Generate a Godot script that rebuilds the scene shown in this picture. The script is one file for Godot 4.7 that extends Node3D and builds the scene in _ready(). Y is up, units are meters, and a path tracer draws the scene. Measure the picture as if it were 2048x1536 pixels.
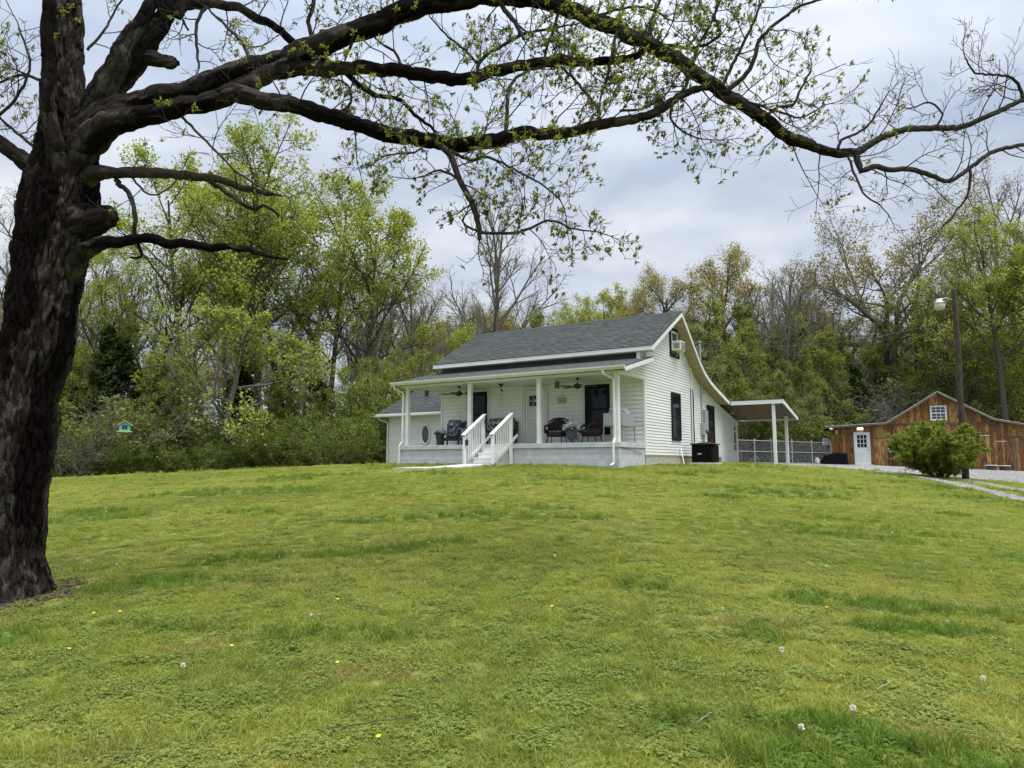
extends Node3D
# A white cottage on a rise of lawn, an old tree in front, a board barn and spring woods behind.
# World: the eye is at the origin, y up, the view goes along -z. Metres.

const FOCAL := 1420.0 / 768.0
const PITCH := 0.112
const HOUSE_AT := Vector3(4.584, 0, -24.5)
const HOUSE_TURN := -0.555

var M := {}
var used_names := {}
var rng := RandomNumberGenerator.new()
var house_frame := Transform3D(Basis(Vector3.UP, HOUSE_TURN), HOUSE_AT)


# ---------------------------------------------------------------- geometry
class Geo:
	var v := PackedVector3Array()
	var n := PackedVector3Array()
	var uv := PackedVector2Array()
	var c := PackedColorArray()
	var ix := PackedInt32Array()
	var col := Color(1, 1, 1)

	func add(p: Vector3, nn: Vector3, t := Vector2.ZERO) -> int:
		v.push_back(p)
		n.push_back(nn)
		uv.push_back(t)
		c.push_back(col)
		return v.size() - 1

	# a, b, c, d run counter-clockwise as seen from outside
	func quad(a: Vector3, b: Vector3, cc: Vector3, d: Vector3) -> void:
		var nn := (b - a).cross(d - a)
		if nn.length_squared() < 1e-14:
			nn = (cc - b).cross(d - b)
		nn = nn.normalized()
		var w := a.distance_to(b)
		var h := a.distance_to(d)
		var s := add(a, nn, Vector2(0, 0))
		add(b, nn, Vector2(w, 0))
		add(cc, nn, Vector2(w, h))
		add(d, nn, Vector2(0, h))
		ix.append_array(PackedInt32Array([s, s + 2, s + 1, s, s + 3, s + 2]))

	func tri(a: Vector3, b: Vector3, cc: Vector3) -> void:
		var nn := (b - a).cross(cc - a).normalized()
		var s := add(a, nn)
		add(b, nn, Vector2(a.distance_to(b), 0))
		add(cc, nn, Vector2(0, a.distance_to(cc)))
		ix.append_array(PackedInt32Array([s, s + 2, s + 1]))

	# box by its corners, with small chamfers along the edges
	func box(lo: Vector3, hi: Vector3, bev := 0.0) -> void:
		obox(Transform3D(Basis(), (lo + hi) / 2.0), hi - lo, bev)

	func obox(t: Transform3D, size: Vector3, bev := 0.0) -> void:
		var h := size / 2.0
		bev = minf(bev, minf(h.x, minf(h.y, h.z)) * 0.9)
		var ax := [Vector3.RIGHT, Vector3.UP, Vector3.BACK]
		for k in 3:
			var a: Vector3 = ax[k]
			var b: Vector3 = ax[(k + 1) % 3]
			var d: Vector3 = ax[(k + 2) % 3]
			var hb: float = h[(k + 1) % 3] - bev
			var hd: float = h[(k + 2) % 3] - bev
			for s in [1.0, -1.0]:
				var o: Vector3 = a * h[k] * s
				var q := [o - b * hb - d * hd, o + b * hb - d * hd, o + b * hb + d * hd, o - b * hb + d * hd]
				if s < 0:
					q.reverse()
				quad(t * q[0], t * q[1], t * q[2], t * q[3])
			if bev > 0.0:
				# chamfers along the edges parallel to a
				var ha: float = h[k] - bev
				for sb in [1.0, -1.0]:
					for sd in [1.0, -1.0]:
						var p1: Vector3 = b * sb * h[(k + 1) % 3] + d * sd * hd
						var p2: Vector3 = b * sb * hb + d * sd * h[(k + 2) % 3]
						var e := [p1 - a * ha, p1 + a * ha, p2 + a * ha, p2 - a * ha]
						if sb * sd > 0:
							e.reverse()
						quad(t * e[0], t * e[1], t * e[2], t * e[3])

	# prism: a polygon (x, y of 2D in the given frame's x and y) pushed along the frame's z
	func prism(poly: PackedVector2Array, t: Transform3D, z0: float, z1: float) -> void:
		var tris := Geometry2D.triangulate_polygon(poly)
		for side in 2:
			var z := z0 if side == 0 else z1
			for k in range(0, tris.size(), 3):
				var a := t * Vector3(poly[tris[k]].x, poly[tris[k]].y, z)
				var b := t * Vector3(poly[tris[k + 1]].x, poly[tris[k + 1]].y, z)
				var d := t * Vector3(poly[tris[k + 2]].x, poly[tris[k + 2]].y, z)
				var nn := (b - a).cross(d - a)
				var out := (t.basis.z * (-1.0 if side == 0 else 1.0)) * (1.0 if z1 > z0 else -1.0)
				if nn.dot(out) > 0:
					tri(a, b, d)
				else:
					tri(a, d, b)
		var ccw := not Geometry2D.is_polygon_clockwise(poly)
		for k in poly.size():
			var p := poly[k]
			var q := poly[(k + 1) % poly.size()]
			var a := t * Vector3(p.x, p.y, z0)
			var b := t * Vector3(q.x, q.y, z0)
			var d := t * Vector3(q.x, q.y, z1)
			var e := t * Vector3(p.x, p.y, z1)
			if ccw == (z1 > z0):
				quad(a, b, d, e)
			else:
				quad(e, d, b, a)

	# tube along points with a radius at each; uv: round x metres, along metres
	func tube(pts: PackedVector3Array, rad: PackedFloat32Array, sides := 6, cap := true) -> void:
		var m := pts.size()
		var ref := Vector3.UP
		var d0 := (pts[1] - pts[0]).normalized()
		if absf(d0.y) > 0.9:
			ref = Vector3.RIGHT
		var u := d0.cross(ref).normalized()
		var along := 0.0
		var first := v.size()
		for k in m:
			var d := (pts[mini(k + 1, m - 1)] - pts[maxi(k - 1, 0)]).normalized()
			if d == Vector3.ZERO:
				d = d0
			u = (u - d * u.dot(d)).normalized()
			var w := d.cross(u)
			if k > 0:
				along += pts[k].distance_to(pts[k - 1])
			for s in sides + 1:
				var a := TAU * s / sides
				var o := u * cos(a) + w * sin(a)
				add(pts[k] + o * rad[k], o, Vector2(rad[0] * TAU * s / sides, along))
		for k in m - 1:
			for s in sides:
				var a := first + k * (sides + 1) + s
				var b := a + sides + 1
				ix.append_array(PackedInt32Array([a, b, a + 1, a + 1, b, b + 1]))
		if cap:
			for e in [0, m - 1]:
				var dd := (pts[1] - pts[0]).normalized() * -1.0 if e == 0 else (pts[m - 1] - pts[m - 2]).normalized()
				var s0: int = first + e * (sides + 1)
				var ce := add(pts[e], dd)
				for s in sides:
					var p := add(v[s0 + s], dd)
					var q := add(v[s0 + s + 1], dd)
					if e == 0:
						ix.append_array(PackedInt32Array([ce, p, q]))
					else:
						ix.append_array(PackedInt32Array([ce, q, p]))

	func rod(a: Vector3, b: Vector3, r: float, sides := 8) -> void:
		tube(PackedVector3Array([a, b]), PackedFloat32Array([r, r]), sides)

	# turned shape: pairs of (radius, height)
	func lathe(t: Transform3D, prof: Array, sides := 20) -> void:
		var first := v.size()
		var m := prof.size()
		for k in m:
			var p: Vector2 = prof[k]
			var a: Vector2 = prof[maxi(k - 1, 0)]
			var b: Vector2 = prof[mini(k + 1, m - 1)]
			var tn := (b - a).normalized()
			for s in sides + 1:
				var g := TAU * s / sides
				var dir := Vector3(cos(g), 0, sin(g))
				var nn := (dir * tn.y - Vector3.UP * tn.x).normalized()
				add(t * (dir * p.x + Vector3.UP * p.y), t.basis * nn, Vector2(p.x * g, p.y))
		for k in m - 1:
			for s in sides:
				var a := first + k * (sides + 1) + s
				var b := a + sides + 1
				ix.append_array(PackedInt32Array([a, a + 1, b, a + 1, b + 1, b]))

	func mesh() -> ArrayMesh:
		var arr := []
		arr.resize(Mesh.ARRAY_MAX)
		arr[Mesh.ARRAY_VERTEX] = v
		arr[Mesh.ARRAY_NORMAL] = n
		arr[Mesh.ARRAY_TEX_UV] = uv
		arr[Mesh.ARRAY_COLOR] = c
		arr[Mesh.ARRAY_INDEX] = ix
		var m := ArrayMesh.new()
		m.add_surface_from_arrays(Mesh.PRIMITIVE_TRIANGLES, arr)
		return m


# ---------------------------------------------------------------- nodes
func numbered(called: String) -> String:
	var k: int = used_names.get(called, 0)
	used_names[called] = k + 1
	return called if k == 0 else "%s_%03d" % [called, k]


func tag(o: Node, label := "", category := "", group := "", kind := "") -> void:
	for kv in [["label", label], ["category", category], ["group", group], ["kind", kind]]:
		if kv[1]:
			o.set_meta(kv[0], kv[1])


func thing(called: String, label: String, category: String, at := Transform3D(), group := "") -> Node3D:
	var o := Node3D.new()
	o.name = numbered(called)
	add_child(o)
	o.transform = at
	tag(o, label, category, group)
	return o


# one mesh as a part of parent (or as a piece of the setting when parent is this node)
func part(called: String, g, material: Material, parent: Node = self, at := Transform3D()) -> MeshInstance3D:
	var o := MeshInstance3D.new()
	o.mesh = g.mesh() if g is Geo else g
	o.name = numbered(called) if parent == self else called
	o.transform = at
	o.material_override = material
	parent.add_child(o, true)
	return o


func on_house(p: Vector3, turn := 0.0) -> Transform3D:
	return house_frame * Transform3D(Basis(Vector3.UP, turn), p)


func at(x: float, y: float, z: float) -> Transform3D:
	return Transform3D(Basis(), Vector3(x, y, z))


# a point of the place, from a sight line and its depth in metres
func sight(x: float, y: float, depth: float) -> Vector3:
	var xc := (x - 1024.0) / 1420.0
	var yc := (768.0 - y) / 1420.0
	var fw := cos(PITCH) - sin(PITCH) * yc
	var up := sin(PITCH) + cos(PITCH) * yc
	return Vector3(xc, up, -fw) * (depth / fw)


# ---------------------------------------------------------------- materials
func lin(r: float, g: float, b: float) -> Color:
	return Color(r, g, b).linear_to_srgb()


func mat(called: String, c: Color, rough := 0.8, metal := 0.0, spec := 0.5) -> StandardMaterial3D:
	var m := StandardMaterial3D.new()
	m.resource_name = called
	m.albedo_color = c
	m.roughness = rough
	m.metallic = metal
	m.metallic_specular = spec
	M[called] = m
	return m


func noise_of(freq: float, octaves := 4, seed_ := 1, type := FastNoiseLite.TYPE_SIMPLEX_SMOOTH, ridged := false) -> FastNoiseLite:
	var f := FastNoiseLite.new()
	f.noise_type = type
	f.frequency = freq
	f.seed = seed_
	f.fractal_type = FastNoiseLite.FRACTAL_RIDGED if ridged else FastNoiseLite.FRACTAL_FBM
	f.fractal_octaves = octaves
	return f


func noise_tex(freq: float, stops: Array, size := 512, octaves := 4, seed_ := 1, type := FastNoiseLite.TYPE_SIMPLEX_SMOOTH) -> NoiseTexture2D:
	var t := NoiseTexture2D.new()
	t.width = size
	t.height = size
	t.seamless = true
	t.noise = noise_of(freq, octaves, seed_, type)
	var g := Gradient.new()
	var off := PackedFloat32Array()
	var cols := PackedColorArray()
	for s in stops:
		off.push_back(s[0])
		cols.push_back(s[1])
	g.offsets = off
	g.colors = cols
	t.color_ramp = g
	return t


func bump_tex(freq: float, size := 512, octaves := 4, seed_ := 1, type := FastNoiseLite.TYPE_SIMPLEX_SMOOTH) -> NoiseTexture2D:
	return noise_tex(freq, [[0.0, Color.BLACK], [1.0, Color.WHITE]], size, octaves, seed_, type)


# tone around a base colour, mapped in world or object space
func mottled(called: String, a: Color, b: Color, freq: float, scale: Vector3, rough := 0.8, bump := 0.0, seed_ := 1, world := true) -> StandardMaterial3D:
	var m := mat(called, Color.WHITE, rough)
	m.albedo_texture = noise_tex(freq, [[0.25, a], [0.75, b]], 512, 5, seed_)
	m.uv1_triplanar = true
	m.uv1_world_triplanar = world
	m.uv1_scale = scale
	if bump > 0.0:
		m.heightmap_enabled = true
		m.heightmap_scale = bump
		m.heightmap_texture = bump_tex(freq, 512, 5, seed_ + 7)
	return m


func make_materials() -> void:
	mottled("white_paint", lin(0.70, 0.71, 0.70), lin(0.80, 0.80, 0.79), 0.006, Vector3(0.35, 0.35, 0.35), 0.55)
	mottled("siding", lin(0.74, 0.755, 0.755), lin(0.83, 0.835, 0.83), 0.005, Vector3(0.2, 0.5, 0.2), 0.45, 0.0, 5)
	mottled("porch_paint", lin(0.44, 0.46, 0.49), lin(0.56, 0.58, 0.61), 0.01, Vector3(0.6, 0.6, 0.6), 0.7, 0.25, 9)
	mottled("porch_ceiling", lin(0.62, 0.62, 0.56), lin(0.68, 0.68, 0.62), 0.005, Vector3(0.3, 0.3, 0.3), 0.6)
	mottled("concrete", lin(0.42, 0.41, 0.39), lin(0.60, 0.59, 0.56), 0.012, Vector3(0.7, 0.7, 0.7), 0.9, 0.3, 12)
	mottled("old_block", lin(0.36, 0.35, 0.31), lin(0.52, 0.5, 0.45), 0.015, Vector3(1, 1, 1), 0.9, 0.5, 14)
	mottled("brown_block", lin(0.28, 0.21, 0.13), lin(0.42, 0.34, 0.22), 0.015, Vector3(1, 1, 1), 0.9, 0.5, 15)
	mottled("rake_white", lin(0.72, 0.73, 0.73), lin(0.79, 0.79, 0.78), 0.006, Vector3(0.3, 0.3, 0.3), 0.5)
	mottled("soffit_tan", lin(0.40, 0.30, 0.205), lin(0.47, 0.36, 0.255), 0.01, Vector3(0.6, 0.6, 0.6), 0.7)
	mottled("carport_wood", lin(0.115, 0.075, 0.045), lin(0.20, 0.135, 0.085), 0.02, Vector3(0.4, 1.2, 1.2), 0.75, 0.1, 22)
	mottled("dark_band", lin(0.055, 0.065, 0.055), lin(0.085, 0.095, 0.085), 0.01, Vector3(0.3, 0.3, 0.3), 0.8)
	mat("navy_frame", lin(0.010, 0.015, 0.022), 0.65, 0.0, 0.25)
	var gl := mat("dark_glass", lin(0.006, 0.009, 0.014), 0.06)
	gl.metallic_specular = 0.4
	mat("curtain", lin(0.012, 0.014, 0.022), 0.9)
	mat("pane_grey", lin(0.06, 0.07, 0.075), 0.08)
	var sg := mat("shingle", Color.WHITE, 0.95)
	sg.vertex_color_use_as_albedo = true
	sg.uv1_triplanar = true
	sg.uv1_scale = Vector3(3, 3, 3)
	sg.albedo_texture = noise_tex(0.08, [[0.2, lin(0.6, 0.6, 0.6)], [0.8, lin(1, 1, 1)]], 256, 3, 31)
	mat("drip_edge", lin(0.018, 0.02, 0.02), 0.7)
	mat("gutter", lin(0.63, 0.64, 0.58), 0.35)
	mat("black_metal", lin(0.014, 0.013, 0.013), 0.45)
	mat("bronze_fan", lin(0.03, 0.02, 0.016), 0.5)
	mat("fan_blade", lin(0.085, 0.058, 0.04), 0.55)
	mat("wicker", lin(0.03, 0.02, 0.016), 0.75)
	mat("dark_wood", lin(0.045, 0.03, 0.024), 0.6)
	mat("galvanized", lin(0.36, 0.39, 0.41), 0.4, 0.25)
	mat("grey_box", lin(0.33, 0.36, 0.38), 0.5, 0.1)
	mat("pipe_grey", lin(0.42, 0.43, 0.42), 0.45, 0.3)
	mat("raw_wood", lin(0.30, 0.26, 0.19), 0.8)
	mat("urn_grey", lin(0.075, 0.085, 0.095), 0.7)
	mat("pot_green", lin(0.02, 0.032, 0.033), 0.55)
	mat("petal_white", lin(0.78, 0.8, 0.84), 0.7)
	mat("petal_blue", lin(0.10, 0.2, 0.28), 0.7)
	var lf := mat("pot_leaf", lin(0.07, 0.13, 0.05), 0.7)
	lf.backlight_enabled = true
	lf.backlight = Color(0.25, 0.25, 0.1)
	mat("sign_cream", lin(0.45, 0.44, 0.36), 0.8)
	mat("sign_ink", lin(0.22, 0.22, 0.18), 0.8)
	mat("lantern_green", lin(0.085, 0.095, 0.06), 0.6)
	mat("blue_glass", lin(0.05, 0.16, 0.2), 0.1)
	mat("copper", lin(0.3, 0.2, 0.12), 0.4, 0.6)
	mat("hvac_black", lin(0.006, 0.006, 0.007), 0.6, 0.0, 0.25)
	mat("hvac_lid", lin(0.02, 0.021, 0.023), 0.5, 0.0, 0.3)
	mat("silver", lin(0.55, 0.55, 0.55), 0.3, 0.8)
	mat("ac_white", lin(0.70, 0.70, 0.68), 0.5)
	mat("ac_grille", lin(0.15, 0.16, 0.17), 0.6)
	# patterned cushion: pale flecks on slate blue
	var cu := mat("cushion", Color.WHITE, 0.9)
	cu.albedo_texture = noise_tex(0.035, [[0.42, lin(0.02, 0.035, 0.055)], [0.47, lin(0.10, 0.15, 0.2)], [0.53, lin(0.10, 0.15, 0.2)], [0.56, lin(0.5, 0.55, 0.56)]], 256, 2, 41, FastNoiseLite.TYPE_CELLULAR)
	cu.uv1_triplanar = true
	cu.uv1_scale = Vector3(1.1, 1.1, 1.1)
	cu.rim_enabled = true
	cu.rim = 0.3
	# barn boards, a few tones
	for k in 6:
		var a: Array = [[0.23, 0.105, 0.03], [0.31, 0.155, 0.048], [0.165, 0.07, 0.021], [0.37, 0.205, 0.072], [0.27, 0.13, 0.04], [0.15, 0.072, 0.028]][k]
		var b := mat("barn_board_%d" % k, Color.WHITE, 0.85)
		b.albedo_texture = noise_tex(0.02, [[0.25, lin(a[0] * 0.32, a[1] * 0.28, a[2] * 0.28)], [0.48, lin(a[0], a[1], a[2])], [0.8, lin(a[0] * 1.6, a[1] * 1.7, a[2] * 1.7)]], 512, 5, 50 + k)
		b.uv1_triplanar = true
		b.uv1_world_triplanar = true
		b.uv1_scale = Vector3(1.6, 0.14, 1.6)
		b.uv1_offset = Vector3(0.13 * k, 0.29 * k, 0)
		b.heightmap_enabled = true
		b.heightmap_scale = 0.4
		b.heightmap_texture = bump_tex(0.03, 256, 4, 61)
	mottled("barn_grey_board", lin(0.10, 0.075, 0.05), lin(0.19, 0.145, 0.1), 0.02, Vector3(1.6, 0.14, 1.6), 0.9, 0.4, 65)
	mottled("barn_trim", lin(0.10, 0.055, 0.03), lin(0.16, 0.095, 0.055), 0.02, Vector3(0.3, 0.3, 0.3), 0.85, 0.2, 66)
	mottled("tin_roof", lin(0.27, 0.27, 0.25), lin(0.40, 0.40, 0.37), 0.02, Vector3(0.3, 0.3, 0.3), 0.55, 0.0, 67)
	mat("door_white", lin(0.66, 0.69, 0.68), 0.5)
	mat("chrome", lin(0.5, 0.5, 0.48), 0.25, 0.9)
	mottled("cover_black", lin(0.006, 0.006, 0.008), lin(0.012, 0.012, 0.015), 0.02, Vector3(1, 1, 1), 0.9, 0.3, 70).metallic_specular = 0.15
	mat("tank_white", lin(0.62, 0.62, 0.6), 0.4)
	mottled("rust_iron", lin(0.028, 0.017, 0.013), lin(0.05, 0.033, 0.026), 0.03, Vector3(1, 1, 1), 0.7, 0.1, 71)
	mat("fence_steel", lin(0.42, 0.44, 0.45), 0.45, 0.5)
	var po := mat("pole_wood", Color.WHITE, 0.9)
	po.albedo_texture = noise_tex(0.025, [[0.25, lin(0.022, 0.014, 0.011)], [0.55, lin(0.055, 0.036, 0.026)], [0.85, lin(0.1, 0.078, 0.062)]], 512, 5, 75)
	po.uv1_triplanar = true
	po.uv1_scale = Vector3(2.5, 0.18, 2.5)
	po.heightmap_enabled = true
	po.heightmap_scale = 0.5
	po.heightmap_texture = bump_tex(0.03, 256, 4, 76)
	mat("lamp_globe", lin(0.55, 0.55, 0.5), 0.35)
	mat("wire", lin(0.03, 0.03, 0.03), 0.6)
	mat("feeder_blue", lin(0.14, 0.42, 0.48), 0.55)
	mat("feeder_yellow", lin(0.6, 0.52, 0.11), 0.55)
	mat("soil", lin(0.05, 0.035, 0.025), 1.0)
	# ground and gravel
	var gr := mat("lawn_soil", Color.WHITE, 1.0, 0.0, 0.2)
	gr.albedo_texture = noise_tex(0.02, [[0.2, lin(0.085, 0.105, 0.02)], [0.45, lin(0.14, 0.17, 0.03)], [0.65, lin(0.18, 0.2, 0.042)], [0.85, lin(0.21, 0.195, 0.07)]], 1024, 6, 81)
	gr.uv1_triplanar = true
	gr.uv1_world_triplanar = true
	gr.uv1_scale = Vector3(0.19, 0.19, 0.19)
	var gv := mat("gravel", Color.WHITE, 0.95, 0.0, 0.3)
	gv.albedo_texture = noise_tex(0.09, [[0.2, lin(0.13, 0.122, 0.11)], [0.5, lin(0.26, 0.248, 0.23)], [0.8, lin(0.4, 0.388, 0.365)]], 1024, 4, 83)
	gv.uv1_triplanar = true
	gv.uv1_world_triplanar = true
	gv.uv1_scale = Vector3(0.45, 0.45, 0.45)
	gv.heightmap_enabled = true
	gv.heightmap_scale = 3.0
	gv.heightmap_texture = bump_tex(0.09, 1024, 4, 83)
	var st := mat("gravel_stone", Color.WHITE, 0.9)
	st.vertex_color_use_as_albedo = true
	var litter := mottled("leaf_litter", lin(0.055, 0.04, 0.022), lin(0.12, 0.09, 0.05), 0.03, Vector3(0.4, 0.4, 0.4), 1.0, 0.0, 85)
	litter.metallic_specular = 0.2
	# plants: colours come with the leaves
	for k in ["leaf", "grass", "far_leaf"]:
		var l := mat(k, Color.WHITE, 0.6 if k == "leaf" else 0.75, 0.0, 0.3)
		l.vertex_color_use_as_albedo = true
		l.backlight_enabled = true
		l.backlight = Color(1.0, 1.0, 0.75)
	# bark
	var bk := mat("old_bark", Color.WHITE, 0.95, 0.0, 0.2)
	bk.vertex_color_use_as_albedo = true
	bk.albedo_texture = noise_tex(0.03, [[0.2, lin(0.35, 0.33, 0.31)], [0.5, lin(0.8, 0.78, 0.76)], [0.8, lin(1, 1, 1)]], 1024, 5, 91)
	bk.uv1_scale = Vector3(3.0, 1.1, 1)
	bk.heightmap_enabled = true
	bk.heightmap_scale = 2.0
	bk.heightmap_texture = bump_tex(0.03, 1024, 5, 92)
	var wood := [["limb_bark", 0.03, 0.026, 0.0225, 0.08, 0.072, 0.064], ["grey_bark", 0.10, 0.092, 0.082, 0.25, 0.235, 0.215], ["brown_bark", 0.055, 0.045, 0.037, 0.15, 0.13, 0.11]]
	for w in wood:
		var b := mat(w[0], Color.WHITE, 0.95, 0.0, 0.2)
		b.albedo_texture = noise_tex(0.02, [[0.25, lin(w[1], w[2], w[3])], [0.75, lin(w[4], w[5], w[6])]], 512, 5, 95)
		b.uv1_scale = Vector3(2.0, 0.7, 1)
		b.heightmap_enabled = true
		b.heightmap_scale = 1.2
		b.heightmap_texture = bump_tex(0.04, 512, 4, 96)


# ---------------------------------------------------------------- lie of the land
var land_pts := []
var land_w := PackedFloat64Array()


func tps(r2: float) -> float:
	return 0.0 if r2 < 1e-9 else 0.5 * r2 * log(r2)


func survey() -> void:
	# (x, depth, height against the eye)
	land_pts = [
		[0, 0, -1.65], [-3, -8, -1.9], [5, -8, -1.9], [-14, 0, -1.9], [14, 0, -2.0],
		[-5.45, 8, -1.47], [0, 5, -1.5], [0, 10, -1.05], [0, 16, -0.5], [-2.9, 20.6, -0.2], [-0.9, 23.6, -0.1],
		[3.0, 22.4, -0.12], [5.2, 24.4, -0.06], [-4.5, 27.0, -0.04], [8.5, 27.5, -0.04], [12.5, 32, -0.05], [9, 38, 0.0], [-6, 31, -0.05],
		[-12, 23.5, -0.36], [-13.3, 25, -0.45], [-15, 23, -0.46], [-7.5, 25, -0.12], [-12, 16, -0.95], [-18, 14, -1.3], [-10, 10, -1.3],
		[-17, 33, -1.3], [-9, 36, -0.7], [-26, 30, -1.6], [-22, 46, -1.4], [-5, 46, -0.2],
		[9, 27, -0.16], [14.5, 33, -0.2], [17.1, 27, -0.57], [14.7, 25.5, -0.5], [14.5, 22.5, -0.74], [14.4, 20, -1.05], [9, 12, -1.38], [6, 8, -1.5], [18, 14, -1.6], [24, 24, -1.25], [21.6, 30, -0.85], [28, 38, -0.55],
		[21, 46, -0.06], [26, 46, -0.2], [33, 46, -0.46], [38, 46, -0.6], [30, 60, 0.0], [5, 46, 0.1], [18, 58, 0.2],
		[-40, 80, 1.5], [0, 90, 3.0], [45, 90, 3.0], [75, 55, 1.0], [-60, 40, 0.0],
	]
	var m := land_pts.size()
	var size := m + 3
	var a := []
	for i in size:
		var row := PackedFloat64Array()
		row.resize(size + 1)
		a.append(row)
	for i in m:
		for j in m:
			var dx: float = land_pts[i][0] - land_pts[j][0]
			var dz: float = land_pts[i][1] - land_pts[j][1]
			a[i][j] = tps(dx * dx + dz * dz) + (3.0 if i == j else 0.0)
		a[i][m] = 1.0
		a[i][m + 1] = land_pts[i][0]
		a[i][m + 2] = land_pts[i][1]
		a[m][i] = 1.0
		a[m + 1][i] = land_pts[i][0]
		a[m + 2][i] = land_pts[i][1]
		a[i][size] = land_pts[i][2]
	for k in size:
		var best := k
		for i in range(k + 1, size):
			if absf(a[i][k]) > absf(a[best][k]):
				best = i
		var sw = a[k]
		a[k] = a[best]
		a[best] = sw
		for i in range(k + 1, size):
			var q: float = a[i][k] / a[k][k]
			if q != 0.0:
				for j in range(k, size + 1):
					a[i][j] -= q * a[k][j]
	land_w.resize(size)
	for k in range(size - 1, -1, -1):
		var s: float = a[k][size]
		for j in range(k + 1, size):
			s -= a[k][j] * land_w[j]
		land_w[k] = s / a[k][k]


var bumps: FastNoiseLite
var height_cache := PackedFloat32Array()
const CACHE_STEP := 0.5
const CACHE_N := 300  # covers x -75..75, depth -30..120


func land_exact(x: float, d: float) -> float:
	var m := land_pts.size()
	var s := land_w[m] + land_w[m + 1] * x + land_w[m + 2] * d
	for i in m:
		var dx: float = x - land_pts[i][0]
		var dz: float = d - land_pts[i][1]
		s += land_w[i] * tps(dx * dx + dz * dz)
	var far := smoothstep(60.0, 105.0, Vector2(x, d - 30.0).length())
	return lerpf(clampf(s, -4.0, 6.0), 3.5, far) + bumps.get_noise_2d(x, d) * 0.05


func cache_land() -> void:
	bumps = noise_of(0.35, 3, 4)
	height_cache.resize((CACHE_N + 1) * (CACHE_N + 1))
	for j in CACHE_N + 1:
		for i in CACHE_N + 1:
			height_cache[j * (CACHE_N + 1) + i] = land_exact(-75.0 + i * CACHE_STEP, -30.0 + j * CACHE_STEP)


func land(x: float, z: float) -> float:
	var fx := clampf((x + 75.0) / CACHE_STEP, 0.0, CACHE_N - 0.001)
	var fz := clampf((-z + 30.0) / CACHE_STEP, 0.0, CACHE_N - 0.001)
	var i := int(fx)
	var j := int(fz)
	fx -= i
	fz -= j
	var k := j * (CACHE_N + 1) + i
	return lerpf(lerpf(height_cache[k], height_cache[k + 1], fx), lerpf(height_cache[k + CACHE_N + 1], height_cache[k + CACHE_N + 2], fx), fz)


func ground_at(x: float, z: float) -> Vector3:
	return Vector3(x, land(x, z), z)


func make_ground() -> void:
	var g := Geo.new()
	var xs := PackedFloat32Array()
	var zs := PackedFloat32Array()
	for k in [-600.0, -300.0, -160.0, -110.0, -90.0]:
		xs.push_back(k)
	for i in CACHE_N + 1:
		if i % 1 == 0:
			xs.push_back(-75.0 + i * CACHE_STEP)
	for k in [90.0, 110.0, 160.0, 300.0, 600.0]:
		xs.push_back(k)
	for k in [-600.0, -200.0, -90.0, -50.0]:
		zs.push_back(k)
	for i in CACHE_N + 1:
		zs.push_back(-30.0 + i * CACHE_STEP)
	for k in [140.0, 180.0, 300.0, 600.0]:
		zs.push_back(k)
	for d in zs:
		for x in xs:
			var h := land(x, -d)
			var hx := (land(x + 0.4, -d) - land(x - 0.4, -d)) / 0.8
			var hz := (land(x, -d + 0.4) - land(x, -d - 0.4)) / 0.8
			g.add(Vector3(x, h, -d), Vector3(-hx, 1, -hz).normalized(), Vector2(x, d))
	var w := xs.size()
	for j in zs.size() - 1:
		for i in w - 1:
			var a := j * w + i
			g.ix.append_array(PackedInt32Array([a, a + w, a + 1, a + 1, a + w, a + w + 1]))
	tag(part("ground", g, M.lawn_soil), "", "", "", "structure")


# where the gravel lies: 1 inside, 0 outside
var ragged: FastNoiseLite
func seg_dist(p: Vector2, a: Vector2, b: Vector2) -> float:
	var t := clampf((p - a).dot(b - a) / (b - a).length_squared(), 0.0, 1.0)
	return p.distance_to(a + (b - a) * t)


var ruts := [
	[Vector2(13.2, 36.0), Vector2(14.9, 31.5), Vector2(14.75, 25.5), Vector2(14.5, 22.5), Vector2(14.4, 20.0), Vector2(14.4, 15.0), Vector2(14.6, 8.0), Vector2(15.0, 0.0)],
	[Vector2(15.2, 36.0), Vector2(16.4, 31.0), Vector2(16.3, 25.5), Vector2(16.05, 22.5), Vector2(15.9, 20.0), Vector2(15.9, 15.0), Vector2(16.1, 8.0), Vector2(16.5, 0.0)],
]


func on_gravel(x: float, d: float) -> bool:
	var p := Vector2(x, d)
	var rough := ragged.get_noise_2d(x, d)
	for r in ruts.size():
		for k in ruts[r].size() - 1:
			if seg_dist(p, ruts[r][k], ruts[r][k + 1]) < (0.44 if r == 0 else 0.32) + rough * 0.3:
				return true
	# the yard in front of the barn, and its arm to the right of the pole
	var inb := barn_frame.affine_inverse() * Vector3(x, 0, -d)
	if (inb.z > 0.25 + rough * 0.5 or inb.x < -0.5 and d < 46.0) and x > 11.5 + rough * 1.6:
		var edge := 31.6 + rough * 2.2
		if x > 17.0:
			edge = 33.0 + rough * 1.5
		if x > 19.5:
			edge = 31.0 - (x - 19.5) * 1.6 + rough
		if d > edge:
			return true
	return false


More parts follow.
